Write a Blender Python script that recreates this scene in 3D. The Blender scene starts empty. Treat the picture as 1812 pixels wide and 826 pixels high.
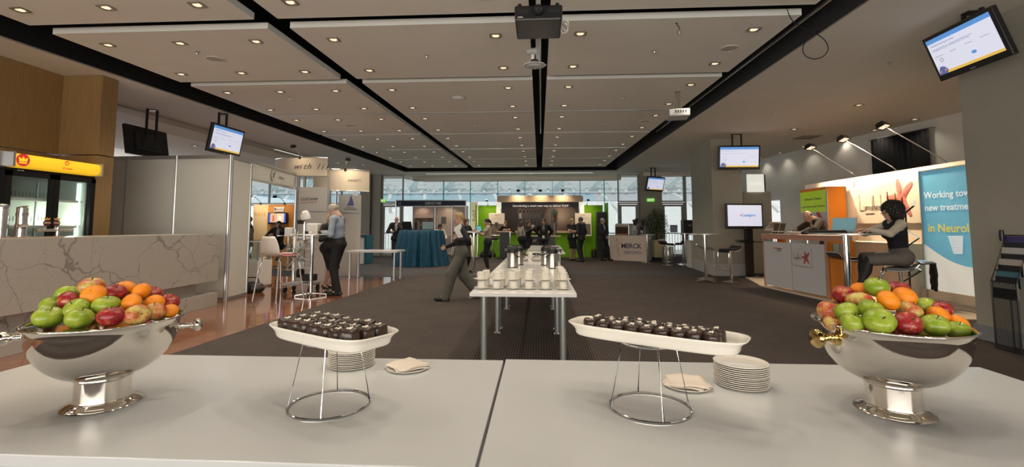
import bpy, math, random
import numpy as np
from mathutils import Vector, Matrix, Euler
random.seed(7); rng = np.random.default_rng(7)
SC = bpy.context.scene; COL = SC.collection
R = math.radians; PI = math.pi

# ------------------------------------------------------------------ camera
cam = bpy.data.cameras.new('camera'); camo = bpy.data.objects.new('camera', cam); COL.objects.link(camo)
cam.sensor_width = 36.0; cam.lens = 825.0/1812*36.0
cam.shift_x = 0.0; cam.shift_y = (339.0-413.0)/1812.0
cam.clip_start = 0.05; cam.clip_end = 600
camo.location = (0, 0, 1.40); camo.rotation_euler = (R(90+4.29), 0, R(3.35))
SC.camera = camo

# ------------------------------------------------------------------ colour management, world, lights
SC.view_settings.view_transform = 'Standard'; SC.view_settings.look = 'None'
SC.view_settings.exposure = 0.0; SC.view_settings.gamma = 1.0
SC.view_settings.use_curve_mapping = False
SC.cycles.use_denoising = True
SC.cycles.max_bounces = 7; SC.cycles.diffuse_bounces = 4; SC.cycles.glossy_bounces = 3
SC.cycles.transmission_bounces = 5; SC.cycles.transparent_max_bounces = 8
SC.cycles.sample_clamp_indirect = 3.0; SC.cycles.caustics_reflective = False; SC.cycles.caustics_refractive = False
W = bpy.data.worlds.new('overcast_sky'); SC.world = W; W.use_nodes = True
bg = W.node_tree.nodes['Background']; bg.inputs['Color'].default_value = (0.965, 0.98, 1.0, 1); bg.inputs['Strength'].default_value = 0.60

def light(kind, name, loc, rot, power, color, **kw):
    l = bpy.data.lights.new(name, kind); o = bpy.data.objects.new(name, l); COL.objects.link(o)
    o.location = loc; o.rotation_euler = rot; l.energy = power; l.color = color
    for k, v in kw.items(): setattr(l, k, v)
    return o
LAMP_W = 42.0                                     # each ceiling downlight
WARM = (1.0, 0.87, 0.70)
# area fills added for ambient light: open rear, ceiling, windowless left wall
light('AREA', 'rear_daylight_fill', (-1.5, -4.6, 2.0), (R(90), 0, 0), 250, (1.0, 0.95, 0.88), shape='RECTANGLE', size=15, size_y=3.2)  # daylight fill added at the open rear for ambient light
light('AREA', 'ceiling_uplight_fill', (-1.5, -4.7, 1.0), (R(122), 0, 0), 520, (1.0, 0.90, 0.78), shape='RECTANGLE', size=15, size_y=1.8)  # upward fill added to brighten the ceiling
light('AREA', 'left_side_fill', (-16.6, 15.0, 1.9), (R(90), 0, R(-90)), 260, (0.95, 0.97, 1.0), shape='RECTANGLE', size=10, size_y=2.6)  # fill added before the plain left wall to lift the left side
sun = light('SUN', 'sun', (0, 40, 30), (R(50), 0, R(-14)), 1.4, (1.0, 0.95, 0.88), angle=R(1.0))

# ------------------------------------------------------------------ materials
MATS = {}
def mat(name, col, rough=0.5, metal=0.0, spec=0.5, emit=None, es=1.0, trans=0.0, var=0.0, vs=8.0, bump=0.0, bs=60.0, alpha=1.0, coat=0.0, ior=1.45, stretch=None):
    if name in MATS: return MATS[name]
    m = bpy.data.materials.new(name); m.use_nodes = True; nt = m.node_tree; b = nt.nodes['Principled BSDF']
    c = tuple(col)+(1,) if len(col) == 3 else tuple(col)
    b.inputs['Base Color'].default_value = c; b.inputs['Roughness'].default_value = rough
    b.inputs['Metallic'].default_value = metal; b.inputs['Specular IOR Level'].default_value = spec
    b.inputs['IOR'].default_value = ior; b.inputs['Coat Weight'].default_value = coat
    if trans: b.inputs['Transmission Weight'].default_value = trans
    if alpha < 1: b.inputs['Alpha'].default_value = alpha
    if emit is not None:
        b.inputs['Emission Color'].default_value = tuple(emit)+(1,); b.inputs['Emission Strength'].default_value = es
    tc = None
    if var or bump:
        tc = nt.nodes.new('ShaderNodeTexCoord'); src = tc.outputs['Object']
        if stretch:
            mp = nt.nodes.new('ShaderNodeMapping'); mp.inputs['Scale'].default_value = stretch
            nt.links.new(src, mp.inputs['Vector']); src = mp.outputs['Vector']
    if var:
        n = nt.nodes.new('ShaderNodeTexNoise'); n.inputs['Scale'].default_value = vs; n.inputs['Detail'].default_value = 4
        nt.links.new(src, n.inputs['Vector'])
        mr = nt.nodes.new('ShaderNodeMapRange'); mr.inputs[1].default_value = 0.3; mr.inputs[2].default_value = 0.7
        mr.inputs[3].default_value = 1-var; mr.inputs[4].default_value = 1+var
        nt.links.new(n.outputs['Fac'], mr.inputs[0])
        mx = nt.nodes.new('ShaderNodeVectorMath'); mx.operation = 'SCALE'; mx.inputs[0].default_value = c[:3]
        nt.links.new(mr.outputs[0], mx.inputs['Scale']); nt.links.new(mx.outputs[0], b.inputs['Base Color'])
    if bump:
        n2 = nt.nodes.new('ShaderNodeTexNoise'); n2.inputs['Scale'].default_value = bs
        nt.links.new(src, n2.inputs['Vector'])
        bp = nt.nodes.new('ShaderNodeBump'); bp.inputs['Strength'].default_value = bump; bp.inputs['Distance'].default_value = 0.01
        nt.links.new(n2.outputs['Fac'], bp.inputs['Height']); nt.links.new(bp.outputs[0], b.inputs['Normal'])
    MATS[name] = m; return m
def nodes(name):
    m = bpy.data.materials.new(name); m.use_nodes = True; MATS[name] = m
    nt = m.node_tree; return m, nt, nt.nodes['Principled BSDF']
def N(nt, t, **kw):
    n = nt.nodes.new(t)
    for k, v in kw.items(): setattr(n, k, v)
    return n
def ramp(nt, src, stops, interp='LINEAR'):
    r = N(nt, 'ShaderNodeValToRGB'); r.color_ramp.interpolation = interp
    e = r.color_ramp.elements
    while len(e) < len(stops): e.new(0.5)
    for i, (p, c) in enumerate(stops): e[i].position = p; e[i].color = tuple(c)+(1,)
    nt.links.new(src, r.inputs[0]); return r.outputs[0]
def math_(nt, op, a, b=None, c=None):
    n = N(nt, 'ShaderNodeMath', operation=op)
    for i, v in enumerate((a, b, c)):
        if v is None: continue
        if isinstance(v, (int, float)): n.inputs[i].default_value = v
        else: nt.links.new(v, n.inputs[i])
    return n.outputs[0]
def mix(nt, f, a, b):
    n = N(nt, 'ShaderNodeMix', data_type='RGBA')
    for s, v in ((0, f), (6, a), (7, b)):
        if isinstance(v, (int, float)): n.inputs[s].default_value = v
        elif isinstance(v, tuple): n.inputs[s].default_value = v+(1,)
        else: nt.links.new(v, n.inputs[s])
    return n.outputs[2]
def coords(nt, kind='Object', scale=None):
    t = N(nt, 'ShaderNodeTexCoord').outputs[kind]
    if scale:
        m = N(nt, 'ShaderNodeMapping'); m.inputs['Scale'].default_value = scale; nt.links.new(t, m.inputs['Vector']); return m.outputs[0]
    return t
def noise(nt, v, s, d=3, dist=0):
    n = N(nt, 'ShaderNodeTexNoise'); n.inputs['Scale'].default_value = s; n.inputs['Detail'].default_value = d; n.inputs['Distortion'].default_value = dist
    nt.links.new(v, n.inputs['Vector']); return n.outputs['Fac']

def carpet_mat(name, base, line, xs=0.03):
    m, nt, b = nodes(name); v = coords(nt)
    sep = N(nt, 'ShaderNodeSeparateXYZ'); nt.links.new(v, sep.inputs[0])
    fx = math_(nt, 'FRACT', math_(nt, 'DIVIDE', sep.outputs[0], xs)); lx = math_(nt, 'LESS_THAN', fx, 0.16)
    fy = math_(nt, 'FRACT', math_(nt, 'DIVIDE', sep.outputs[1], 0.02)); ly = math_(nt, 'LESS_THAN', fy, 0.55)
    f = math_(nt, 'MULTIPLY', lx, ly)
    tn = N(nt, 'ShaderNodeTexChecker'); tn.inputs['Scale'].default_value = 1.0
    mp = N(nt, 'ShaderNodeMapping'); mp.inputs['Scale'].default_value = (2, 2, 0); mp.inputs['Location'].default_value = (0, 0, 0.3)
    nt.links.new(v, mp.inputs[0]); nt.links.new(mp.outputs[0], tn.inputs[0])
    tile = math_(nt, 'MULTIPLY', tn.outputs['Fac'], 0.06)
    n = noise(nt, v, 260, 2); n2 = noise(nt, v, 0.7, 3)
    c = mix(nt, f, base, line)
    sc = math_(nt, 'ADD', math_(nt, 'ADD', math_(nt, 'MULTIPLY', n, 0.5), math_(nt, 'MULTIPLY', n2, 0.35)), math_(nt, 'ADD', tile, 0.55))
    mx = N(nt, 'ShaderNodeVectorMath', operation='SCALE'); nt.links.new(c, mx.inputs[0]); nt.links.new(sc, mx.inputs['Scale'])
    nt.links.new(mx.outputs[0], b.inputs['Base Color']); b.inputs['Roughness'].default_value = 0.95; b.inputs['Specular IOR Level'].default_value = 0.1
    bp = N(nt, 'ShaderNodeBump'); bp.inputs['Strength'].default_value = 0.4; bp.inputs['Distance'].default_value = 0.004
    nt.links.new(n, bp.inputs['Height']); nt.links.new(bp.outputs[0], b.inputs['Normal']); return m
M_CARPET = carpet_mat('brown_carpet', (0.052, 0.042, 0.038), (0.20, 0.18, 0.165))
M_GCARPET = carpet_mat('grey_carpet', (0.060, 0.058, 0.060), (0.12, 0.12, 0.12))

def timber_floor():
    m, nt, b = nodes('jarrah_floor'); v = coords(nt)
    br = N(nt, 'ShaderNodeTexBrick'); br.inputs['Scale'].default_value = 1.0; br.inputs['Mortar Size'].default_value = 0.002
    br.inputs['Brick Width'].default_value = 1.6; br.inputs['Row Height'].default_value = 0.085; br.offset = 0.37
    br.inputs['Color1'].default_value = (0.15, 0.050, 0.022, 1); br.inputs['Color2'].default_value = (0.26, 0.098, 0.044, 1); br.inputs['Mortar'].default_value = (0.06, 0.02, 0.01, 1)
    nt.links.new(v, br.inputs[0])
    g = noise(nt, coords(nt, scale=(1.2, 30, 1)), 4, 4)
    c = mix(nt, math_(nt, 'MULTIPLY', g, 0.55), br.outputs[0], (0.27, 0.115, 0.058))
    nt.links.new(c, b.inputs['Base Color']); b.inputs['Roughness'].default_value = 0.09; b.inputs['Specular IOR Level'].default_value = 0.9; b.inputs['Coat Weight'].default_value = 0.5; b.inputs['Coat Roughness'].default_value = 0.05
    bp = N(nt, 'ShaderNodeBump'); bp.inputs['Strength'].default_value = 0.12; bp.inputs['Distance'].default_value = 0.01
    nt.links.new(noise(nt, coords(nt, scale=(0.8, 9, 1)), 3, 2), bp.inputs['Height']); nt.links.new(bp.outputs[0], b.inputs['Normal']); return m
M_WOODFLOOR = timber_floor()

def maple():
    m, nt, b = nodes('maple_veneer'); v = coords(nt, scale=(6, 6, 0.5))
    g = noise(nt, v, 5, 5, 0.3)
    nt.links.new(ramp(nt, g, [(0.3, (0.24, 0.145, 0.055)), (0.7, (0.30, 0.185, 0.075))]), b.inputs['Base Color']); b.inputs['Roughness'].default_value = 0.42; return m
M_MAPLE = maple()

def marble():
    m, nt, b = nodes('veined_marble'); v = coords(nt)
    warp = N(nt, 'ShaderNodeTexNoise'); warp.inputs['Scale'].default_value = 1.6; warp.inputs['Detail'].default_value = 5
    nt.links.new(v, warp.inputs['Vector'])
    add = N(nt, 'ShaderNodeVectorMath', operation='MULTIPLY_ADD'); add.inputs[1].default_value = (0.7, 0.7, 0.7)
    nt.links.new(warp.outputs['Color'], add.inputs[0]); nt.links.new(v, add.inputs[2])
    vo = N(nt, 'ShaderNodeTexVoronoi', feature='DISTANCE_TO_EDGE'); vo.inputs['Scale'].default_value = 1.7
    nt.links.new(add.outputs[0], vo.inputs['Vector'])
    thick = math_(nt, 'MULTIPLY', noise(nt, v, 2.0, 3), 0.085)
    vein = math_(nt, 'SMOOTH_MIN', 1.0, math_(nt, 'DIVIDE', vo.outputs['Distance'], math_(nt, 'MAXIMUM', math_(nt, 'SUBTRACT', thick, 0.030), 0.004)), 0.1)
    vo2 = N(nt, 'ShaderNodeTexVoronoi', feature='DISTANCE_TO_EDGE'); vo2.inputs['Scale'].default_value = 4.3
    nt.links.new(add.outputs[0], vo2.inputs['Vector'])
    v2 = math_(nt, 'MINIMUM', 1.0, math_(nt, 'ADD', math_(nt, 'DIVIDE', vo2.outputs['Distance'], 0.012), math_(nt, 'MULTIPLY', noise(nt, v, 1.1, 2), 0.9)))
    fac = math_(nt, 'MULTIPLY', math_(nt, 'MINIMUM', vein, 1.0), v2)
    nt.links.new(ramp(nt, fac, [(0.0, (0.19, 0.18, 0.16)), (0.6, (0.31, 0.29, 0.26)), (1.0, (0.395, 0.365, 0.325))]), b.inputs['Base Color'])
    b.inputs['Roughness'].default_value = 0.28; return m
M_MARBLE = marble()

M_CEIL = mat('ceiling_paint', (0.76, 0.70, 0.62), 0.9, var=0.02, vs=2)
M_RAFT = mat('raft_paint', (0.80, 0.755, 0.68), 0.85, var=0.02, vs=2)
M_RAFTEDGE = mat('raft_edge_paint', (0.74, 0.74, 0.70), 0.7)
M_BLACK = mat('black_paint', (0.012, 0.012, 0.013), 0.8, spec=0.2)
M_DGREY = mat('charcoal_paint', (0.035, 0.036, 0.038), 0.8)
M_WALL = mat('grey_wall_paint', (0.36, 0.345, 0.29), 0.85, var=0.03, vs=3)
M_WALLW = mat('pale_wall_paint', (0.84, 0.83, 0.79), 0.85, var=0.03, vs=3)
M_SKIRT = mat('grey_skirting', (0.24, 0.25, 0.27), 0.6)
M_FRAME = mat('window_frame_paint', (0.36, 0.36, 0.34), 0.5)
M_ALU = mat('brushed_aluminium', (0.62, 0.63, 0.63), 0.32, metal=0.9, bump=0.03, bs=200)
M_CHROME = mat('chrome', (0.80, 0.80, 0.80), 0.08, metal=1.0)
M_STEEL = mat('polished_steel', (0.78, 0.73, 0.66), 0.085, metal=1.0, bump=0.02, bs=25)
M_BSTEEL = mat('brushed_steel', (0.58, 0.55, 0.50), 0.28, metal=1.0, bump=0.02, bs=90)
M_BRASS = mat('brass', (0.55, 0.40, 0.16), 0.12, metal=1.0)
M_LEG = mat('satin_grey_leg', (0.42, 0.46, 0.45), 0.3, metal=0.7)
M_WHITE = mat('white_laminate', (0.575, 0.585, 0.585), 0.20, var=0.012, vs=5)
M_WHITEG = mat('glossy_laminate_lit', (0.76, 0.75, 0.73), 0.12, spec=.7)  # lighter copy of the white laminate; window reflection put into its colour
M_WHITEP = mat('white_paint', (0.76, 0.74, 0.70), 0.5)
M_CERAMIC = mat('cream_china', (0.84, 0.80, 0.71), 0.16, coat=0.4)
M_PANEL = mat('shell_panel', (0.60, 0.60, 0.545), 0.55, var=0.015, vs=3)
M_PANELW = mat('warm_shell_panel', (0.66, 0.58, 0.50), 0.6)
M_PLAST = mat('black_plastic', (0.014, 0.014, 0.015), 0.3)
M_GPLAST = mat('grey_plastic', (0.40, 0.40, 0.39), 0.4)
M_WPLAST = mat('white_plastic', (0.72, 0.71, 0.67), 0.3)
M_LEATHER = mat('black_leather', (0.016, 0.015, 0.015), 0.35)
M_ORANGE = mat('orange_laminate', (0.72, 0.22, 0.015), 0.5, var=0.05, vs=60)
M_ORANGED = mat('orange_edge', (0.50, 0.14, 0.04), 0.5)
M_GREEN = mat('lime_green_fabric', (0.20, 0.46, 0.012), 0.8)
M_TEALCLOTH = mat('teal_cloth', (0.008, 0.070, 0.125), 0.6, var=0.2, vs=5)
M_TEAL = mat('teal_edge', (0.02, 0.12, 0.17), 0.5)
M_GLASS = mat('window_glass', (0.9, 0.97, 0.97), 0.0, trans=1.0, ior=1.02, spec=0.2)
def thin_glass(name, tint, refl=0.06):
    m = bpy.data.materials.new(name); m.use_nodes = True; nt = m.node_tree; nt.nodes.clear()
    o = N(nt, 'ShaderNodeOutputMaterial'); t = N(nt, 'ShaderNodeBsdfTransparent'); g = N(nt, 'ShaderNodeBsdfGlossy'); x = N(nt, 'ShaderNodeMixShader')
    t.inputs[0].default_value = tint+(1,); g.inputs['Roughness'].default_value = 0.02; x.inputs[0].default_value = refl
    nt.links.new(t.outputs[0], x.inputs[1]); nt.links.new(g.outputs[0], x.inputs[2]); nt.links.new(x.outputs[0], o.inputs[0]); MATS[name] = m; return m
M_PANE = thin_glass('clear_pane', (0.95, 0.985, 0.985))
M_TEALGLASS = thin_glass('glass_fin', (0.30, 0.62, 0.62), 0.1)

# ------------------------------------------------------------------ mesh builder
class MB:
    def __init__(s): s.v = []; s.f = []; s.m = []
    def add(s, vs, fs, mi=0, M=None):
        o = len(s.v)
        for p in vs:
            p = Vector(p)
            if M is not None: p = M @ p
            s.v.append(tuple(p))
        for f in fs: s.f.append([i+o for i in f]); s.m.append(mi)
        return s
    def box(s, c, d, rz=0, mi=0, M=None):
        x, y, z = d[0]/2, d[1]/2, d[2]/2
        vs = [(-x,-y,-z),(x,-y,-z),(x,y,-z),(-x,y,-z),(-x,-y,z),(x,-y,z),(x,y,z),(-x,y,z)]
        T = Matrix.Translation(c) @ Matrix.Rotation(rz, 4, 'Z')
        if M is not None: T = M @ T
        return s.add(vs, [(0,3,2,1),(4,5,6,7),(0,1,5,4),(1,2,6,5),(2,3,7,6),(3,0,4,7)], mi, T)
    def bar(s, a, b, w, h, mi=0):
        a, b = Vector(a), Vector(b); d = b-a; L = d.length; q = d.to_track_quat('X', 'Z').to_matrix().to_4x4()
        T = Matrix.Translation((a+b)/2) @ q
        return s.box((0,0,0), (L, w, h), 0, mi, T)
    def cyl(s, a, b, r0, r1=None, n=16, mi=0, cap=True):
        r1 = r0 if r1 is None else r1; a, b = Vector(a), Vector(b)
        q = (b-a).to_track_quat('Z', 'Y').to_matrix(); vs = []
        for c, r in ((a, r0), (b, r1)):
            for i in range(n):
                t = 2*PI*i/n; vs.append(c + q @ Vector((r*math.cos(t), r*math.sin(t), 0)))
        fs = [(i, (i+1) % n, n+(i+1) % n, n+i) for i in range(n)]
        if cap: fs += [tuple(range(n-1, -1, -1)), tuple(range(n, 2*n))]
        return s.add(vs, fs, mi)
    def tube(s, pts, r, n=8, mi=0, closed=False):
        pts = [Vector(p) for p in pts]; rs = r if isinstance(r, (list, tuple)) else [r]*len(pts); m = len(pts); vs = []; up = Vector((0.13, 0.21, 1)).normalized()
        for i, p in enumerate(pts):
            if closed: t = pts[(i+1) % m]-pts[i-1]
            else: t = pts[min(i+1, m-1)]-pts[max(i-1, 0)]
            t.normalize(); u = t.cross(up)
            if u.length < 1e-3: u = t.cross(Vector((1, 0, 0)))
            u.normalize(); w = t.cross(u); up = up if abs(t.dot(up)) < 0.9 else w
            for k in range(n):
                a = 2*PI*k/n; vs.append(p+(u*math.cos(a)+w*math.sin(a))*rs[i])
        fs = []
        for i in range(m if closed else m-1):
            j = (i+1) % m
            for k in range(n): fs.append((i*n+k, i*n+(k+1) % n, j*n+(k+1) % n, j*n+k))
        if not closed: fs += [tuple(range(n)), tuple(range((m-1)*n+n-1, (m-1)*n-1, -1))]
        return s.add(vs, fs, mi)
    def lathe(s, prof, n=32, c=(0,0,0), sx=1, sy=1, mi=0, M=None, capb=False, capt=False):
        vs = []; fs = []
        for r, z in prof:
            for i in range(n):
                t = 2*PI*i/n; vs.append((c[0]+r*math.cos(t)*sx, c[1]+r*math.sin(t)*sy, c[2]+z))
        for j in range(len(prof)-1):
            for i in range(n): fs.append((j*n+i, j*n+(i+1) % n, (j+1)*n+(i+1) % n, (j+1)*n+i))
        if capb: fs.append(tuple(range(n-1, -1, -1)))
        if capt: fs.append(tuple(range((len(prof)-1)*n, len(prof)*n)))
        return s.add(vs, fs, mi, M)
    def prism(s, poly, z0, z1, mi=0, M=None):
        n = len(poly); vs = [(p[0], p[1], z0) for p in poly]+[(p[0], p[1], z1) for p in poly]
        fs = [tuple(range(n-1, -1, -1)), tuple(range(n, 2*n))]+[(i, (i+1) % n, n+(i+1) % n, n+i) for i in range(n)]
        return s.add(vs, fs, mi, M)
    def quad(s, a, b, c, d, mi=0, M=None): return s.add([a, b, c, d], [(0,1,2,3)], mi, M)
    def build(s, name, mats, parent=None, smooth=False, bevel=0, loc=(0,0,0), rz=0, sub=0, weld=False):
        me = bpy.data.meshes.new(name); me.from_pydata(s.v, [], s.f)
        mats = mats if isinstance(mats, (list, tuple)) else [mats]
        for m in mats: me.materials.append(m)
        if len(mats) > 1: me.polygons.foreach_set('material_index', s.m)
        if smooth: me.polygons.foreach_set('use_smooth', [True]*len(s.f))
        me.update()
        if smooth is True and not sub:
            try: me.set_sharp_from_angle(angle=R(40))
            except Exception: pass
        o = bpy.data.objects.new(name, me); COL.objects.link(o); o.location = loc; o.rotation_euler = (0, 0, rz)
        if parent: o.parent = parent
        if bevel:
            b = o.modifiers.new('bevel', 'BEVEL'); b.width = bevel; b.segments = 2; b.limit_method = 'ANGLE'; b.angle_limit = R(50)
        if sub:
            b = o.modifiers.new('sub', 'SUBSURF'); b.levels = sub; b.render_levels = sub
        return o
def tag(o, label, cat, group=None, kind=None):
    if label: o['label'] = label
    if cat: o['category'] = cat
    if group: o['group'] = group
    if kind: o['kind'] = kind
    return o
def thing(name, label, cat, loc=(0,0,0), rz=0, group=None, rot=None):
    o = bpy.data.objects.new(name, None); COL.objects.link(o); o.empty_display_size = 0.1
    o.location = loc; o.rotation_euler = rot if rot else (0, 0, rz); return tag(o, label, cat, group)
def lab(o, l): o['label'] = l; return o
def struct(name, mb, m, **kw):
    o = mb.build(name, m, **kw)
    if not kw.get('parent'): o['kind'] = 'structure'
    return o
def dup(root, loc, rz=0, label=None, group=None, scale=None, rot=None):
    r = root.copy(); COL.objects.link(r); r.location = loc; r.rotation_euler = rot if rot else (0, 0, rz)
    if label: r['label'] = label
    if group: r['group'] = group
    if scale: r.scale = scale
    for ch in list(root.children):
        c = ch.copy(); COL.objects.link(c); c.parent = r
        for g in list(ch.children):
            d = g.copy(); COL.objects.link(d); d.parent = c
    return r
def text(s, size, m, name, parent, M, bold=0.0, shear=0.0, ext=0.001, align='CENTER', spacing=1.0, res=2):
    """flat lettering: local text x -> M x axis, text y -> M y axis"""
    cu = bpy.data.curves.new('t', 'FONT'); cu.body = s; cu.size = size; cu.offset = bold*size; cu.shear = shear; cu.extrude = ext
    cu.align_x = align; cu.align_y = 'CENTER'; cu.space_character = spacing; cu.resolution_u = res
    t = bpy.data.objects.new('t', cu); me = bpy.data.meshes.new_from_object(t); me.materials.clear(); me.materials.append(m)
    bpy.data.objects.remove(t); bpy.data.curves.remove(cu)
    me.transform(M); me.name = name
    o = bpy.data.objects.new(name, me); COL.objects.link(o)
    if parent: o.parent = parent
    return o
def face(origin, ang, tilt=0):
    """matrix for lettering standing upright; ang 0 faces -Y, ang -90 faces -X, ang 90 faces +X (degrees)"""
    return Matrix.Translation(origin) @ Matrix.Rotation(R(ang), 4, 'Z') @ Matrix.Rotation(R(90), 4, 'X')
ORD = ['first','second','third','fourth','fifth','sixth','seventh','eighth','ninth','tenth','eleventh','twelfth','thirteenth','fourteenth','fifteenth']
# ================================================================== STRUCTURE
def sx(x, y): return x*(1-0.008*(y-6))          # the ceiling grid narrows slightly towards the far end
CZ = 3.94
struct('floor', MB().prism([(-17,-5),(9.9,-5),(9.9,26.5),(-17,26.5)], -0.2, -0.012), M_BLACK)
struct('floor_timber', MB().prism([(-17.0,-5),(-4.12,-5),(-4.07,4.95),(-3.72,12.9),(-17.0,12.9)], -0.012, 0.0), M_WOODFLOOR)
struct('floor_carpet', MB().prism([(-4.12,-5),(9.85,-5),(9.85,13.9),(-3.70,13.9),(-3.72,12.9),(-4.07,4.95)], -0.012, 0.0), M_CARPET)
struct('floor_carpet_far', MB().prism([(-3.70,15.4),(9.85,15.4),(9.85,24.1),(-3.70,24.1)], -0.012, 0.0), M_CARPET)
struct('floor_grey_carpet', MB().prism([(-17.0,12.9),(-3.72,12.9),(-3.70,13.9),(9.85,13.9),(9.85,15.4),(-3.70,15.4),(-3.70,24.1),(-17.0,24.1)], -0.012, 0.0), M_GCARPET)
# outer ceiling around the recess
LX = lambda y: -6.95 + (y-10)*0.062 if y > -6 else -8
RX = lambda y: 3.66 - (y-10)*0.014
YN, YF = -5.0, 21.2
mb = MB()
mb.prism([(-17.0,YN),(LX(YN),YN),(LX(YF),YF),(-17.0,YF)], CZ, CZ+.02)
mb.prism([(RX(YN),YN),(9.9,YN),(9.9,YF),(RX(YF),YF)], CZ, CZ+.02)
mb.prism([(-17.0,YF),(9.9,YF),(9.9,24.3),(-17.0,24.3)], CZ, CZ+.02)
struct('ceiling', mb, M_CEIL)
mb = MB()
mb.prism([(LX(YN)-.04,YN),(LX(YN),YN),(LX(YF),YF),(LX(YF)-.04,YF)], CZ+.001, 4.6)
mb.prism([(LX(YF),YF),(RX(YF),YF),(RX(YF),YF+.04),(LX(YF),YF+.04)], CZ+.001, 4.6)
mb.prism([(-8.2,YN),(4.2,YN),(4.2,YF+.1),(-8.2,YF+.1)], 4.6, 4.65)
struct('ceiling_recess', mb, M_BLACK)
struct('trim_1', MB().prism([(RX(YN),YN),(RX(YN)+.04,YN),(RX(YF)+.04,YF),(RX(YF),YF)], CZ+.001, 4.6), M_DGREY)  # right recess side in a lighter grey, standing for faint light on it
struct('ceiling_header', MB().box((-1.2,23.75,3.85),(10.6,.5,.18)).box((6.6,22.25,3.86),(3.4,.3,.16)), M_CEIL)
struct('ceiling_bulkhead', MB().prism([(-12.4,9.2),(-9.3,9.2),(-8.95,16.6),(-12.4,16.6)], 3.70, CZ), M_CEIL)
# suspended rafts
rows = [(0.9,3.05),(3.35,5.44),(5.72,7.82),(8.06,10.29),(10.33,12.62),(12.75,15.2),(15.25,17.5),(17.65,20.15)]
cols = [(-6.5,-3.53,'left'),(-3.22,-0.12,'middle'),(0.15,3.2,'right')]
for ri, (a, b) in enumerate(rows):
    for x0, x1, side in cols:
        o = MB()
        P = [(sx(x0,a),a),(sx(x1,a),a),(sx(x1,b),b),(sx(x0,b),b)]
        o.prism(P, 3.98, 4.06)
        o = o.build('ceiling_raft', [M_RAFT])
        tag(o, 'flat pale ceiling raft in the %s column, %s row counted from the far end' % (side, ORD[7-ri]), 'ceiling panel', 'suspended ceiling rafts')
        e = MB()
        n = len(P)
        for i in range(4):
            p, q = P[i], P[(i+1) % 4]; cx, cy = (P[0][0]+P[1][0])/2, (a+b)/2
            e.bar((p[0], p[1], 4.02), (q[0], q[1], 4.02), .012, .082)
        e.build('edge_trim', M_RAFTEDGE, o)
# metal slots between joined rafts
for k, (y, x0, x1) in enumerate([(10.31,-6.4,-3.55),(10.31,-3.2,-.13),(10.31,.15,2.9),(15.22,-6.2,-3.5),(15.22,-3.2,-.13),(15.22,.15,3.1)]):
    o = MB().box(((sx(x0,y)+sx(x1,y))/2, y, 3.972), (sx(x1,y)-sx(x0,y), .075, .012)).build('air_slot', M_ALU)
    tag(o, 'thin silver air slot across the %s rafts, %s of the two' % (['left','middle','right'][k % 3], 'nearer' if k < 3 else 'farther'), 'air slot', 'silver ceiling slots')

# ---- side walls
struct('wall_left', MB().box((-17.1,9.5,2),(.2,30,4.1)), M_WALLW)
struct('wall_right_column', MB().box((6.2,4.6,1.97),(1.36,3.48,3.94)), M_WALL)
struct('baseboard_right_column', MB().box((6.2,4.6,.09),(1.40,3.52,.18)), M_SKIRT)
def wall_line(name, pts, z0, z1, m, t=.12):
    mb = MB()
    for (ax, ay), (bx, by) in zip(pts, pts[1:]):
        d = Vector((bx-ax, by-ay, 0)).normalized(); nn = Vector((d.y, -d.x, 0))*t
        mb.prism([(ax,ay),(bx,by),(bx+nn.x,by+nn.y),(ax+nn.x,ay+nn.y)], z0, z1)
    return struct(name, mb, m)
wall_line('wall_right', [(9.85,-5),(9.62,9.3),(8.66,15.5),(8.50,17.0)], 0, CZ, M_WALLW)
wall_line('wall_right_above_opening', [(8.50,17.0),(8.42,17.95)], 2.36, CZ, M_WALLW)
wall_line('wall_right_far', [(8.42,17.95),(8.38,22.5)], 0, CZ, M_WALLW)
struct('wall_back_left', MB().box((-12.5,-5,1.97),(9.0,.2,3.94)), M_WALLW)
struct('wall_back_right', MB().box((8.2,-5,1.97),(3.4,.2,3.94)), M_WALLW)
struct('wall_back_top', MB().box((-1.6,-5,3.85),(16.5,.2,.3)), M_WALLW)
# TV column
struct('wall_column', MB().prism([(4.99,13.75),(5.84,13.75),(5.84,16.1),(5.16,16.1)], 0, CZ), M_WALL)
struct('baseboard_column', MB().prism([(4.97,13.73),(5.86,13.73),(5.86,16.1),(5.14,16.12)], 0, .34), mat('column_kick', (0.42,0.42,0.42), 0.6))
# far pillars
struct('wall_pillar_left', MB().box((-8.45,22.4,1.97),(.50,.5,3.94)).box((-7.93,22.45,1.97),(.44,.4,3.94)), M_WALL)
struct('wall_pillar_right', MB().box((5.22,22.4,1.97),(.98,.5,3.94)), M_WALL)

# timber lined bar wall
mb = MB(); 
for y0, y1 in ((-3.0,-.6),(-.58,1.8),(1.82,4.1),(4.12,5.7),(5.72,7.27)):
    mb.box((-8.15,(y0+y1)/2,1.30),(.3,y1-y0,2.56)); mb.box((-8.15,(y0+y1)/2,3.265),(.3,y1-y0,1.34))
struct('wall_timber', mb, M_MAPLE, bevel=.004)
mb = MB()
mb.box((-7.66,7.40,1.30),(.70,.30,2.56)); mb.box((-7.66,7.40,3.265),(.70,.30,1.34))
struct('wall_timber_return', mb, M_MAPLE, bevel=.004)

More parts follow.
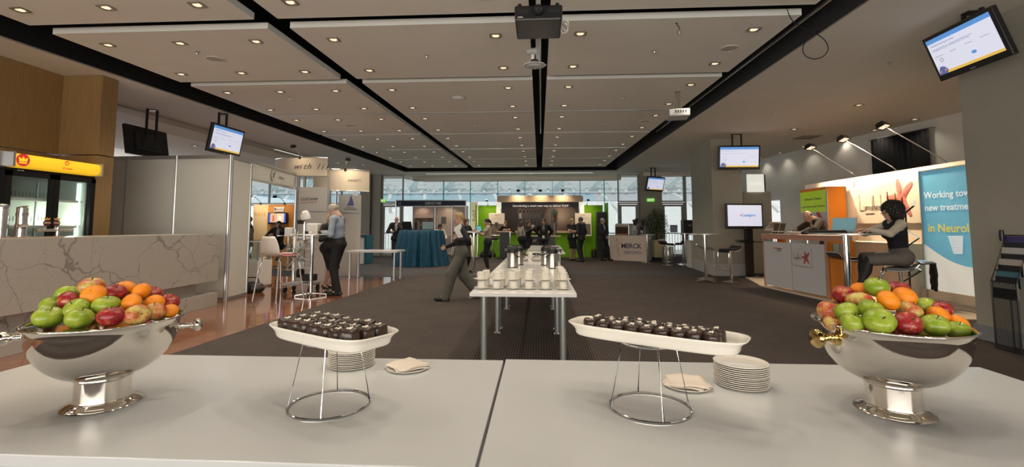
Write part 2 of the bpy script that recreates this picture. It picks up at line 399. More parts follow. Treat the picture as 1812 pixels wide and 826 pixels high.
# ---- far facade
def frame_rect(mb, x0, x1, y, z0, z1, w=.06, d=.09):
    mb.box((x0+w/2,y,(z0+z1)/2),(w,d,z1-z0)).box((x1-w/2,y,(z0+z1)/2),(w,d,z1-z0))
    mb.box(((x0+x1)/2,y,z1-w/2),(x1-x0-2*w,d,w)).box(((x0+x1)/2,y,z0+w/2),(x1-x0-2*w,d,w))
def window(n, x0, x1, y, z0, z1, mull=()):
    mb = MB(); frame_rect(mb, x0, x1, y, z0, z1)
    for mx in mull: mb.box((mx,y,(z0+z1)/2),(.07,.09,z1-z0-.12))
    o = struct('window_%d' % n, mb, M_FRAME)
    MB().box(((x0+x1)/2,y,(z0+z1)/2),(x1-x0-.1,.008,z1-z0-.1)).build('glass_pane', M_PANE, o)
    return o
window(1,-16.95,-10.35,22.4,2.52,3.94,(-15.6,-13.4,-11.6)); window(2,-16.95,-10.35,22.4,0,2.5,(-15.6,-13.4,-11.6))
window(3,-10.33,-8.72,22.4,2.52,3.94,(-9.72,)); window(4,-10.33,-8.72,22.4,0,2.5,(-9.72,))
window(5,-7.70,-6.62,22.4,2.56,3.94)
window(6,3.72,4.72,22.4,2.56,3.90); window(7,5.73,6.84,22.4,2.56,3.86); window(8,6.86,8.4,22.4,0,3.82)
def door(n, x0, x1, notice=None):
    mb = MB(); frame_rect(mb, x0, x1, 22.4, 0, 2.54, .07, .12)
    o = struct('door_%d' % n, mb, M_FRAME)
    m2 = MB(); frame_rect(m2, x0+.08, x1-.08, 22.38, .03, 2.44, .09, .05); l = m2.build('door_leaf', M_FRAME, o)
    MB().box(((x0+x1)/2,22.38,1.22),(x1-x0-.34,.008,2.24)).build('glass_pane', M_PANE, l)
    MB().tube([(x0+.15,22.33,.95),(x0+.15,22.29,.98),(x0+.15,22.29,1.27),(x0+.15,22.33,1.3)], .012).build('door_handle', M_ALU, o, smooth=True)
    return o
door(1,-7.70,-6.62); door(2,3.72,4.72); d3 = door(3,5.73,6.84)
nt_ = MB().box((6.30,22.36,1.30),(.34,.006,.34)).build('notice', mat('notice_paper', (.62,.66,.74), .8), d3)
MB().box((6.30,22.355,1.45),(.34,.006,.05)).build('notice_band', mat('notice_navy', (.04,.06,.20), .8), nt_)
# recessed centre glazing with glass fins
def cpane(i, a, b, z1):
    mb = MB(); mb.bar((a[0],a[1],z1-.02),(b[0],b[1],z1-.02),.05,.04).bar((a[0],a[1],.03),(b[0],b[1],.03),.06,.06)
    o = struct('window_%d' % i, mb, M_FRAME)
    MB().bar((a[0],a[1],z1/2),(b[0],b[1],z1/2),.01,z1-.1).build('glass_pane', M_PANE, o); return o
cpane(9,(-6.6,22.5),(-6.0,24.0),3.78)
xs = [-6.0,-4.95,-3.55,-2.14,-.73,.67,2.08,3.3,3.9]
for i, (a, b) in enumerate(zip(xs, xs[1:])): cpane(10+i,(a,24.0),(b,24.0),3.78)
cpane(18,(3.9,24.0),(3.9,22.5),3.78)
for i, x in enumerate(xs[1:-1]): struct('trim_%d' % (i+2), MB().box((x,23.86,2.5),(.02,.26,2.5)), M_TEALGLASS)

# ================================================================== OUTSIDE
M_PAVE = mat('glare_pale_paving', (0.85,0.85,0.84), 0.8); M_HAZE = mat('glare_pale_seating', (0.88,0.90,0.91), 0.9, var=.05, vs=2)  # paving and lower seating whitened to stand for outdoor glare
M_SEAT = mat('blue_grey_seats', (0.46,0.62,0.72), 0.9, var=.06, vs=3); M_SEATG = mat('grey_seats', (0.62,0.64,0.69), 0.9, var=.05, vs=3)
M_TRUSS = mat('truss_paint', (0.60,0.70,0.73), 0.8); M_ROOF = mat('stand_roof', (0.85,0.86,0.84), 0.8)  # truss, roof and upper seat colours paled to stand for haze
struct('ground_terrace', MB().box((-2,27,-.15),(60,6,.28)), M_PAVE)
struct('ground_field', MB().box((0,70,-8.1),(400,84,.2)), mat('grass_field', (0.62,0.68,0.55), .9, var=.03, vs=.3))
t = thing('terrace_railing', 'dark steel balustrade on the terrace outside the far doors', 'railing', (0,27.5,0))
MB().box((-1,0,1.02),(32,.05,.05)).build('handrail', M_DGREY, t)
mb = MB()
for i in range(200): mb.box((-17+i*.16,0,.5),(.018,.018,1.0))
mb.build('balusters', M_DGREY, t)
st = thing('grandstand', 'pale blue stadium grandstand with trussed roof seen through the glass', 'grandstand', (0,100,0))
MB().add([(-150,0,-8),(150,0,-8),(150,15,7.6),(-150,15,7.6),(-150,12,-8),(150,12,-8)], [(0,1,2,3),(3,2,5,4),(0,3,4),(1,5,2)]).build('lower_tier', M_HAZE, st)
MB().add([(-150,15,7.7),(14,15,7.7),(14,22,10.2),(-150,22,10.2),(-150,22,7.7),(14,22,7.7)], [(0,1,2,3),(3,2,5,4),(0,3,4),(1,5,2)]).build('upper_tier', M_SEAT, st)
MB().add([(14,15,7.7),(150,15,7.7),(150,22,10.2),(14,22,10.2),(150,22,7.7),(14,22,5.6)], [(0,1,2,3),(3,2,4,5)]).build('upper_tier', M_SEATG, st)
mb = MB()
for i in range(30): x = -140+i*9.2; mb.bar((x+2.2,11,5.8),(x-.8,22,10.3),.8,.3)
mb.build('stair_aisle', M_HAZE, st)
mb = MB().box((0,20.5,10.9),(300,.5,.9))
mb.build('fascia', mat('stand_fascia', (.66,.70,.72), .8), st)
mb = MB()
for i in range(100):
    x = -100+i*2.0+.3*math.sin(i*5.1); mb.box((x,20,11.7+.25*math.sin(i*2.3)),(.7,.4,.5))
for i in range(60):
    x = -100+i*3.3; mb.cyl((x,20,10.1),(x,20,10.1+.7),.45,n=8)
mb.build('floodlights', mat('flood_white', (.78,.80,.80), .6), st)['kind'] = 'stuff'
mb = MB()
for z in (11.4,12.2,13.3): mb.bar((-110,19.5,z),(110,19.5,z),.1,.12)
for i in range(22):
    x = -100+i*9.4
    for q in range(4): mb.bar((x+q*.5,19.5,11.2),(x+3.6+q*.4,17,14.6),.2,.2)
    mb.bar((x,19.5,11.4),(x+3,19.5,13.3),.15,.15); mb.bar((x+3,19.5,13.3),(x+6,19.5,11.4),.15,.15)
mb.build('roof_truss', M_TRUSS, st)
MB().add([(-150,14,18.0),(150,14,18.0),(150,30,20),(-150,30,20),(-150,30,21),(150,30,21)], [(0,1,2,3),(3,2,5,4)]).build('roof', M_ROOF, st)

# ================================================================== CEILING FITTINGS
M_LAMPGLOW = mat('lamp_glow', (0.9,0.8,0.6), 0.4, emit=(1.0,0.80,0.56), es=0.95)
M_LAMPFRAME = mat('lamp_frame', (0.30,0.26,0.21), 0.4, metal=0.6)
spotd = bpy.data.lights.new('lamp_beam', 'SPOT'); spotd.energy = LAMP_W; spotd.color = WARM; spotd.spot_size = R(118); spotd.spot_blend = 0.7; spotd.shadow_soft_size = 0.05
dimd = spotd.copy(); dimd.energy = 7
dl = thing('recessed_downlight', 'x', 'downlight', (0,0,-20), 0, 'square recessed ceiling downlights')
mb = MB(); 
for a, b in (((-.07,-.055),(.07,-.055)),((.07,-.055),(.07,.055)),((.07,.055),(-.07,.055)),((-.07,.055),(-.07,-.055))):
    mb.bar((a[0],a[1],-.004),(b[0],b[1],-.004),.022,.010)
mb.build('frame', M_LAMPFRAME, dl)
MB().lathe([(.046,-.006),(.038,-.002),(.026,.0)], 16, capt=True, mi=0).build('reflector', M_LAMPGLOW, dl, smooth=True)
lp = bpy.data.objects.new('lamp_beam', spotd); COL.objects.link(lp); lp.location = (0,0,-.03); lp.parent = dl
first = [True]
def place_dl(x, y, z, label, dim=False):
    if first[0]: dl.location = (x,y,z); dl['label'] = label; first[0] = False; return dl
    o = dup(dl, (x,y,z), 0, label)
    if dim:
        for c in o.children:
            if c.type == 'LIGHT': c.data = dimd
    return o
ROWS = [1.35,2.55,3.75,5.03,6.11,7.39,8.49,9.82,10.84,12.16,13.34,14.62,15.78,17.05,18.2,19.4]
CN = ['outermost column of the left rafts','middle column of the left rafts','inner column of the left rafts','left column of the middle rafts','right column of the middle rafts','left column of the right rafts','right column of the right rafts']
for ri, y in enumerate(ROWS):
    for ci, x in enumerate((-6.12,-5.05,-3.94,-2.83,-.58,.56,2.82)):
        place_dl(sx(x,y), y, 3.978, 'square recessed downlight, %s, %s one from the far end' % (CN[ci], ORD[15-ri] if 15-ri < 15 else 'sixteenth'))
for k, (x, y) in enumerate([(6.69,4.9),(6.69,7.5),(6.69,10.0),(6.66,12.43),(6.66,14.96),(6.6,17.4)][2:]):
    place_dl(x, y, 3.938, 'square recessed downlight in the flat ceiling right of the recess, %s from camera' % ORD[k])
for k, (x, y) in enumerate([(8.89,11.42),(8.83,12.66),(8.79,13.92),(8.5,15.19),(8.4,16.45),(8.3,17.67)]):
    if y > 15: x -= .1
    place_dl(x, y, 3.938, 'square recessed downlight close to the right wall, %s from the camera' % ORD[k], True)
for k, (x, y) in enumerate([(-4.95,22.3),(-2.6,22.3),(-.4,22.3),(1.9,22.3)]):
    place_dl(x, y, 3.938, 'square recessed downlight in the strip before the far glass, %s from the left' % ORD[k])
for k, (x, y) in enumerate([(-9.8,12.6),(-10.0,15.2),(-8.0,18.0),(-7.2,18.6)]):
    place_dl(x, y, 3.698 if k < 2 else 3.938, ['square recessed downlight above the booths, nearest on the left side','square recessed downlight above the booths, second on the left side','square recessed downlight left of the recess near the far pillars','square recessed downlight beside the far left corner of the recess'][k])

# ceiling loudspeakers and smoke detectors
sp = thing('ceiling_speaker', 'round white ceiling loudspeaker in the nearest left raft', 'loudspeaker', (-4.98,6.74,3.978), 0, 'round ceiling loudspeakers')
MB().lathe([(.12,-.006),(.125,0),(.11,.002)], 28, capb=True).build('grille', mat('speaker_grille', (.48,.44,.38), .7), sp, smooth=True)
MB().lathe([(.125,0),(.128,-.008),(.118,-.010),(.116,-.004)], 28).build('rim', M_CEIL, sp, smooth=True)
for (x, y, l) in [(-4.82,11.51,'round ceiling loudspeaker in the left column, fourth raft row'),(2.76,6.76,'round ceiling loudspeaker in the nearest right raft'),(2.6,11.43,'round ceiling loudspeaker in the right column behind the small projector'),(-2.43,18.17,'round ceiling loudspeaker in the farthest middle raft'),(-4.3,18.05,'round ceiling loudspeaker in the farthest left raft')]:
    dup(sp, (x,y,3.978), 0, l)
ap = thing('dome_fitting', 'white shallow dome hanging below the middle raft', 'ceiling dome', (-1.61,9.08,3.975))
MB().lathe([(0,-.055),(.06,-.05),(.12,-.03),(.14,-.012),(.13,0)], 28).build('dome', mat('dome_white', (.74,.72,.68), .4), ap, smooth=True)
MB().lathe([(.15,-.012),(.15,0),(.13,0)], 28).build('rim', M_GPLAST, ap, smooth=True)
sm = thing('sprinkler', 'x', 'sprinkler', (-5.03,6.43,3.978), 0, 'ceiling sprinklers')
sm['label'] = 'small ceiling sprinkler in the nearest left raft, left of a loudspeaker'
MB().lathe([(.03,0),(.03,-.006),(.012,-.01),(.01,-.03)], 12).build('rose', M_GPLAST, sm, smooth=True)
MB().lathe([(.0,-.046),(.022,-.044),(.024,-.038),(.006,-.034),(.01,-.03)], 12).build('deflector', M_CHROME, sm, smooth=True)
for x, y, z, l in [(-1.68,6.76,3.978,'in the nearest middle raft'),(-1.62,11.56,3.978,'in the fourth middle raft, behind the dome'),(1.69,6.76,3.978,'in the nearest right raft'),(1.67,9.19,3.978,'in the second right raft'),(1.65,11.5,3.978,'in the third right raft'),(-4.95,8.84,3.978,'in the second left raft'),(1.65,14.11,3.978,'in the fourth right raft'),(5.44,7.4,3.938,'in the flat ceiling before the hung television'),(5.2,10.6,3.938,'in the flat ceiling left of the orange tower'),(-7.8,7.6,3.938,'in the flat ceiling above the white partition')]:
    dup(sm, (x,y,z), 0, 'small ceiling sprinkler '+l)
t = thing('air_vent', 'square louvred air vent in the ceiling above the starfish booth', 'air vent', (7.6,13.55,3.938))
mb = MB(); mb.box((0,0,-.005),(.62,.62,.006)); mb.build('plate', M_CEIL, t)
mb = MB()
for i in range(4):
    r = .26-.06*i
    for a, b in (((-r,-r),(r,-r)),((r,-r),(r,r)),((r,r),(-r,r)),((-r,r),(-r,-r))): mb.bar((a[0],a[1],-.013),(b[0],b[1],-.013),.02,.012)
mb.build('louvre', M_LAMPFRAME, t)
# light slots and tracks
M_STRIP = mat('strip_glow', (.8,.8,.8), .5, emit=(1.0,.95,.85), es=.62)
def strip(name, a, b, w, label, cat, m=M_STRIP):
    t = thing(name, label, cat); d = (Vector(b)-Vector(a))
    MB().bar(a, b, w+.03, .012).build('housing', M_ALU, t); a2, b2 = Vector(a)-Vector((0,0,.008)), Vector(b)-Vector((0,0,.008))
    MB().bar(a2, b2, w, .006).build('diffuser', m, t); return t
strip('linear_light', (-5.4,21.9,3.925), (2.5,21.9,3.925), .10, 'long glowing linear light in the ceiling before the far glass', 'linear light')
strip('linear_light', (-8.62,14.6,3.925), (-8.45,17.6,3.925), .07, 'glowing linear light in the ceiling above the left booths', 'linear light')
strip('lighting_track', (-8.80,8.9,3.925), (-8.62,14.5,3.925), .05, 'unlit pale metal track in the ceiling above the white partition', 'lighting track', M_ALU)
M_TRK = mat('track_white', (.6,.62,.62), .25, metal=.6)
o = MB().bar((.02,6.2,4.15),(.05,13.6,4.15),.03,.03).build('lighting_track', M_TRK); tag(o, 'thin white track in the black slot down the middle of the ceiling', 'lighting track')
o = MB().bar((3.50,5.6,4.12),(3.36,13.4,4.12),.025,.03).build('lighting_track', M_TRK); tag(o, 'thin white track in the black recess beside the right rafts', 'lighting track')
o = MB().bar((3.1,5.56,4.06),(.25,5.56,4.06),.03,.03).build('conduit', M_PLAST); tag(o, 'black conduit running in the gap before the right raft', 'conduit')
# loose cable loop and bulb
pts = [(2.98,5.6,4.0),(3.02,5.6,3.88),(3.10,5.6,3.80),(3.22,5.6,3.74),(3.34,5.62,3.68),(3.42,5.62,3.60),(3.44,5.62,3.50),(3.38,5.62,3.42),(3.28,5.62,3.39),(3.18,5.62,3.43),(3.15,5.62,3.52),(3.20,5.6,3.64),(3.30,5.6,3.76),(3.38,5.6,3.88),(3.42,5.6,4.02)]
def smooth_pts(P, k=5):
    P = [Vector(p) for p in P]; out = []
    for i in range(len(P)-1):
        p0, p1, p2, p3 = P[max(i-1,0)], P[i], P[i+1], P[min(i+2,len(P)-1)]
        for j in range(k):
            t = j/k; out.append(.5*((2*p1)+(-p0+p2)*t+(2*p0-5*p1+4*p2-p3)*t*t+(-p0+3*p1-3*p2+p3)*t**3))
    out.append(P[-1]); return out
o = MB().tube(smooth_pts(pts), .006, 6).build('cable_loop', M_PLAST, smooth=True); tag(o, 'black cable looping down from the right end of the ceiling slot', 'cable')
t = thing('hanging_bulb', 'clear bulb hanging on a short black cord below the right raft', 'bulb', (1.79,5.88,3.98))
MB().cyl((-.04,-.02,0),(-.04,-.02,-.01),.012,n=10).build('ceiling_rose', M_PLAST, t)
MB().tube(smooth_pts([(-.04,-.02,0),(-.03,-.02,-.03),(0,0,-.05),(.0,0,-.07)]), .005, 6).build('cord', M_PLAST, t, smooth=True)
MB().lathe([(0,-.05),(.02,-.045),(.028,-.02),(.02,.005),(.012,.02)], 16, c=(0,0,-.095)).build('bulb', thin_glass('bulb_glass',(.8,.8,.78),.2), t, smooth=True)
# exit signs
M_EXIT = mat('exit_green', (.05,.4,.03), .5, emit=(.16,.55,.03), es=.75); M_EXITW = mat('exit_letters', (.8,.9,.6), .5, emit=(.85,1,.6), es=.75)
def exit_sign(x, y, z, label, w=.30):
    t = thing('exit_sign', label, 'exit sign', (x,y,z), 0, 'green exit signs')
    MB().box((0,0,0),(w,.05,.15)).build('sign_box', M_EXIT, t, bevel=.008)
    text('EXIT', .15, M_EXITW, 'lettering', t, face((0,-.028,-.003), 0), bold=.02)
exit_sign(-8.95,22.3,2.62,'green lit exit sign left of the left pillars'); exit_sign(-7.62,22.3,2.66,'green lit exit sign above the far left glass door', .34); exit_sign(5.20,22.10,2.64,'green lit exit sign on the pillar above the potted fig', .36)
# ================================================================== FOREGROUND BUFFET
def table(name, label, x0, x1, y0, y1, H=.75, th=.036, legs=True, inset=.10, r=.030, leg_m=M_LEG, group=None, feet=True, top=M_WHITE):
    t = thing(name, label, 'table', ((x0+x1)/2,(y0+y1)/2,0), 0, group); w, d = x1-x0, y1-y0
    MB().box((0,0,H-th/2),(w,d,th)).build('tabletop', top, t, bevel=.003)
    if legs:
        for sx_ in (-1,1):
            for sy_ in (-1,1):
                x, y = sx_*(w/2-inset), sy_*(d/2-inset)
                l = MB().cyl((x,y,.012),(x,y,H-th),r,n=20).build('leg', leg_m, t, smooth=True)
                if feet: MB().cyl((x,y,0),(x,y,.014),r*1.55,r*1.4,n=20).cyl((x,y,H-th-.012),(x,y,H-th),r*1.4,n=20).build('foot_plate', M_CHROME, l, smooth=True)
    return t
table('buffet_table', 'white buffet table in the foreground, the one left of the seam', -2.42, -.178, 1.30, 2.325)
table('buffet_table', 'white buffet table in the foreground, the one right of the seam', -.168, 2.04, 1.30, 2.345)

# ---- fruit
def fruit_mat(name, stops, streak, sc=5, rough=.28, spots=None):
    m, nt, b = nodes(name); v = coords(nt, scale=(1,1,streak))
    inf = N(nt, 'ShaderNodeObjectInfo'); ad = N(nt, 'ShaderNodeVectorMath'); nt.links.new(v, ad.inputs[0])
    sc_ = N(nt, 'ShaderNodeMath', operation='MULTIPLY'); sc_.inputs[1].default_value = 20; nt.links.new(inf.outputs['Random'], sc_.inputs[0]); nt.links.new(sc_.outputs[0], ad.inputs[1])
    st = N(nt, 'ShaderNodeMapping'); st.inputs['Scale'].default_value = (sc, sc, sc*.07); nt.links.new(ad.outputs[0], st.inputs['Vector'])
    f = math_(nt, 'ADD', math_(nt, 'MULTIPLY', noise(nt, ad.outputs[0], 1.1, 2), .62), math_(nt, 'MULTIPLY', noise(nt, st.outputs[0], 1.0, 3), .38)); c = ramp(nt, f, stops)
    vo = N(nt, 'ShaderNodeTexVoronoi'); vo.inputs['Scale'].default_value = 220; nt.links.new(v, vo.inputs['Vector'])
    dots = math_(nt, 'LESS_THAN', vo.outputs['Distance'], .16)
    if spots: c = mix(nt, math_(nt, 'MULTIPLY', dots, .35), c, spots)
    nt.links.new(c, b.inputs['Base Color']); b.inputs['Roughness'].default_value = rough; b.inputs['Specular IOR Level'].default_value = .4
    b.inputs['Subsurface Weight'].default_value = .0; return m, nt, b
M_AG = fruit_mat('green_apple_skin', [(.38,(.19,.29,.018)),(.62,(.34,.41,.05))], 1, 4, .26, (.48,.55,.16))[0]
M_AR = fruit_mat('red_apple_skin', [(.35,(.15,.008,.014)),(.55,(.32,.022,.025)),(.68,(.48,.20,.07))], 1, 8, .26, (.55,.25,.15))[0]
M_AY = fruit_mat('blush_apple_skin', [(.40,(.42,.045,.03)),(.50,(.50,.20,.06)),(.60,(.52,.42,.12))], 1, 7, .3, (.6,.45,.2))[0]
M_OR, nt_o, b_o = fruit_mat('mandarin_peel', [(.3,(.78,.20,.006)),(.7,(.88,.31,.012))], 1, 14, .24)
vo = N(nt_o, 'ShaderNodeTexVoronoi'); vo.inputs['Scale'].default_value = 380; nt_o.links.new(coords(nt_o), vo.inputs['Vector'])
bp = N(nt_o, 'ShaderNodeBump'); bp.inputs['Strength'].default_value = .25; bp.inputs['Distance'].default_value = .002
nt_o.links.new(vo.outputs['Distance'], bp.inputs['Height']); nt_o.links.new(bp.outputs[0], b_o.inputs['Normal'])
M_STEM = mat('fruit_stem', (.09,.06,.02), .8)
def apple_proto(name, m):
    prof = []
    for i in range(19):
        a = PI*i/18; z = -math.cos(a); r = math.sin(a)
        rr = r*(1.0+.06*z) ; zz = z*.90 - (.28*math.exp(-(r/.30)**2) if z > 0 else -.16*math.exp(-(r/.25)**2))
        prof.append((max(rr,.001), zz))
    n = 28; mb = MB(); vs = []; fs = []
    for r, z in prof:
        for i in range(n):
            t = 2*PI*i/n; k = 1+.025*math.cos(5*t)*(1 if z < 0 else .6) + .015*math.sin(2*t+1); vs.append((r*math.cos(t)*k, r*math.sin(t)*k, z))
    for j in range(len(prof)-1):
        for i in range(n): fs.append((j*n+i, j*n+(i+1) % n, (j+1)*n+(i+1) % n, (j+1)*n+i))
    mb.add(vs, fs); o = mb.build(name, m, smooth='all')
    MB().tube([(0,0,.55),(.02,.0,.75),(.08,.02,.98)], [.05,.04,.055], 6).build('stem', M_STEM, o, smooth=True); return o
def orange_proto():
    prof = [(max(math.sin(PI*i/18),.001), -math.cos(PI*i/18)*.84+(-.07*math.exp(-(math.sin(PI*i/18)/.16)**2) if i > 9 else .05*math.exp(-(math.sin(PI*i/18)/.16)**2))) for i in range(19)]
    o = MB().lathe(prof, 28).build('mandarin', M_OR, smooth='all')
    MB().lathe([(.07,.77),(.05,.80),(.02,.81),(.001,.81)], 7).build('stem_button', mat('calyx', (.08,.14,.02), .8), o); return o
PR = {'g': apple_proto('green_apple', M_AG), 'r': apple_proto('red_apple', M_AR), 'y': apple_proto('blush_apple', M_AY), 'o': orange_proto()}
FIRST = {k: True for k in PR}
def put(proto, key, loc, rot, s, label, cat, group=None):
    if FIRST[key]:
        FIRST[key] = False; o = proto; o.location = loc; o.rotation_euler = rot; o.scale = s; tag(o, label, cat, group); return o
    o = dup(proto, loc, 0, label, group, s, rot); o['category'] = cat; return o
CATN = {'g': 'apple', 'r': 'apple', 'y': 'apple', 'o': 'mandarin'}
FL = [('g',-1.738,1.582,1.079,.040,'large green apple at the left end of the front row, left bowl',(20,70)),('g',-1.589,1.55,1.084,.038,'green apple front and centre-left over the rim, left bowl',(15,100)),
('g',-1.647,1.596,1.108,.037,'pale green apple showing its stem dimple, second row, left bowl',(40,-20)),('g',-1.571,1.63,1.114,.038,'green apple in the middle under the big mandarin, left bowl',(10,60)),
('g',-1.821,1.724,1.138,.036,'green apple high at the back left, left bowl',(30,200)),('g',-1.824,1.667,1.103,.036,'green apple mostly hidden behind the leftmost one, left bowl',(30,120)),
('r',-1.753,1.667,1.121,.037,'red apple leaning between green ones on the left, left bowl',(60,150)),('y',-1.72,1.717,1.17,.037,'blush red apple topmost of the pile, left bowl',(15,40)),
('o',-1.636,1.644,1.151,.035,'big mandarin near the top of the pile, left bowl',(50,20)),('r',-1.612,1.703,1.147,.036,'dark red apple right of the topmost mandarin, left bowl',(20,80)),
('r',-1.498,1.576,1.086,.037,'red apple with yellow patch in front with stem up, left bowl',(8,0)),('o',-1.625,1.763,1.159,.031,'small mandarin at the top back, left bowl',(20,10)),
('o',-1.537,1.739,1.148,.033,'mandarin leaning at the upper right, left bowl',(60,-60)),('o',-1.505,1.663,1.119,.032,'round mandarin with glints right of the centre, left bowl',(70,-20)),
('o',-1.469,1.724,1.109,.031,'mandarin with a thin stem on the right, left bowl',(50,10)),('o',-1.42,1.74,1.077,.028,'smallest mandarin by the right end of the rim, left bowl',(20,0)),
('y',-1.441,1.619,1.084,.036,'yellow apple with red streaks over the front rim, left bowl',(80,60)),('y',-1.432,1.684,1.085,.034,'blush apple beside the smallest mandarin, left bowl',(10,0)),
('r',-1.463,1.787,1.102,.034,'dark red apple at the right end of the pile, left bowl',(30,80)),('r',-1.546,1.801,1.13,.033,'red apple only peeking out behind the leaning mandarin, left bowl',(30,80))]
FR = [('g',1.218,1.784,1.181,.038,'green apple topmost of the pile, right bowl',(15,30)),('r',1.138,1.839,1.144,.037,'dark plum-red apple high on the left, right bowl',(30,100)),
('y',1.148,1.771,1.131,.038,'pale yellow-green apple below the topmost, right bowl',(20,160)),('y',1.045,1.785,1.094,.035,'yellow and red striped apple at the far left, right bowl',(60,100)),
('o',1.089,1.816,1.088,.031,'mandarin squeezed behind the left green apple, right bowl',(20,0)),('g',1.075,1.727,1.102,.036,'green apple in the second row on the left, right bowl',(30,200)),
('g',1.065,1.686,1.073,.036,'green apple in the front row on the left, right bowl',(20,50)),('g',1.121,1.638,1.088,.041,'largest green apple showing its dark stem dimple in front, right bowl',(62,-14)),
('g',1.14,1.703,1.115,.037,'green apple behind the large dimpled one, right bowl',(20,50)),('o',1.218,1.73,1.143,.034,'oblong mandarin in the upper middle, right bowl',(50,40)),
('o',1.322,1.795,1.148,.035,'mandarin at the upper right, right bowl',(30,30)),('r',1.344,1.854,1.163,.035,'plum-red apple behind the upper right mandarin, right bowl',(10,0)),
('y',1.301,1.751,1.102,.037,'speckled red and yellow apple in the centre, right bowl',(30,80)),('r',1.232,1.669,1.075,.039,'red apple with its stem hollow facing the front, right bowl',(48,10)),
('g',1.422,1.84,1.103,.036,'green apple at the back right showing its base, right bowl',(120,20)),('o',1.42,1.778,1.083,.034,'mandarin lying on the right, right bowl',(40,70)),
('o',1.463,1.752,1.058,.033,'mandarin at the right end of the rim, right bowl',(60,70)),('g',1.333,1.685,1.067,.038,'green apple in the front row right of the red one, right bowl',(20,0)),
('g',1.425,1.71,1.045,.034,'green apple low at the right over the rim, right bowl',(20,0)),('r',1.455,1.81,1.10,.033,'dark red apple with a stem behind the lying mandarin, right bowl',(10,0)),
('y',1.045,1.752,1.058,.031,'peach-coloured apple low beside the brass handle, right bowl',(20,0)),('o',1.206,1.852,1.162,.030,'mandarin just visible behind the topmost apple, right bowl',(20,0))]
for gname, S in (('fruit heaped in the left bowl', FL), ('fruit heaped in the right bowl', FR)):
    for k, x, y, z, r, l, (tx, tz) in S:
        f = (1.06,.98,.97) if k != 'o' else (1.06,1.0,1.0)
        r *= 1.07
        put(PR[k], k, (x,y,z), (R(tx), 0, R(tz)), (r*f[0],r*f[1],r*f[2]), l, CATN[k], gname)
for side, (cx, cy) in (('left',(-1.61,1.68)),('right',(1.25,1.78))):
    for q in range(12):
        k = 'grog'[q % 4]; a = q*2*PI/6; rr = .115 if q < 6 else .075; z = 1.005 if q < 6 else .93
        if q == 6: rr = .0; z = .90
        put(PR[k], k, (cx+rr*math.cos(a+.3*(q > 5)), cy+rr*math.sin(a+.3*(q > 5)), z), (R(30*q),0,R(50*q)), (.033,)*3, 'fruit buried deep under the heap in the %s bowl' % side, CATN[k], 'buried fruit in the %s bowl' % side)

# ---- pedestal bowls
def pedestal_bowl(c, ang, label, km, both=True):
    t = thing('pedestal_bowl', label, 'bowl', (c[0],c[1],.75), R(ang))
    out = [(.072,.103),(.10,.108),(.135,.125),(.165,.148),(.190,.178),(.208,.212),(.219,.248),(.2235,.280),(.2245,.294),(.234,.301),(.2375,.304),(.2375,.308),(.231,.309),(.222,.302),(.2195,.292),(.2170,.27),(.2110,.236),(.198,.200),(.176,.165),(.146,.137),(.11,.119),(.06,.112),(.001,.111)]
    MB().lathe(out, 72).build('basin', M_STEEL, t, smooth='all')
    MB().lathe([(.118,0),(.120,.003),(.118,.006),(.102,.012),(.088,.0185),(.0845,.021),(.0835,.024),(.083,.028),(.082,.094),(.085,.096),(.089,.099),(.0895,.104),(.087,.108),(.08,.111),(.06,.112)], 64, capb=True).build('foot', M_STEEL, t, smooth=True)
    for s in ((1,-1) if both else (-1,)):
        prof = [(.020,.0),(.021,.004),(.019,.008),(.0115,.011),(.0095,.016),(.0095,.020),(.0115,.022),(.0115,.026),(.0085,.029),(.0085,.046),(.012,.050),(.014,.052),(.012,.055),(.016,.060),(.022,.066),(.024,.071),(.024,.077),(.020,.083),(.012,.087),(.001,.088)]
        if km is M_BRASS: prof = [(r*1.35, z*1.08) for r, z in prof]
        T = Matrix.Translation((s*.212,0,.262)) @ Matrix.Rotation(s*PI/2, 4, 'Y')
        MB().lathe(prof, 28, M=T).build('handle', km, t, smooth=True)
    return t
pedestal_bowl((-1.61,1.68), 28, 'polished steel pedestal bowl of fruit with steel knob handles', M_STEEL)
pedestal_bowl((1.25,1.78), 12, 'polished steel pedestal bowl of fruit with a brass knob handle', M_BRASS)

# ---- cake stands and trays
def cake_stand(c, off, label):
    t = thing('wire_stand', label, 'stand', (c[0],c[1],.75)); zt = .232
    MB().tube([(.142*math.cos(a),.142*math.sin(a),.004) for a in np.linspace(0,2*PI,64,endpoint=False)], .0036, 8, closed=True).build('base_ring', M_CHROME, t, smooth=True)
    MB().tube([(.098*math.cos(a),.098*math.sin(a),zt) for a in np.linspace(0,2*PI,48,endpoint=False)], .003, 8, closed=True).build('top_ring', M_CHROME, t, smooth=True)
    for k in range(4):
        a = R(off+90*k); MB().tube([(.142*math.cos(a),.142*math.sin(a),.006),(.098*math.cos(a),.098*math.sin(a),zt)], .0028, 8).build('rod', M_CHROME, t, smooth=True)
def outline(a, b, n, z, m=72):
    o = []
    for i in range(m):
        t = 2*PI*i/m; c, s = math.cos(t), math.sin(t); o.append((a*abs(c)**(2/n)*(1 if c >= 0 else -1), b*abs(s)**(2/n)*(1 if s >= 0 else -1), z))
    return o
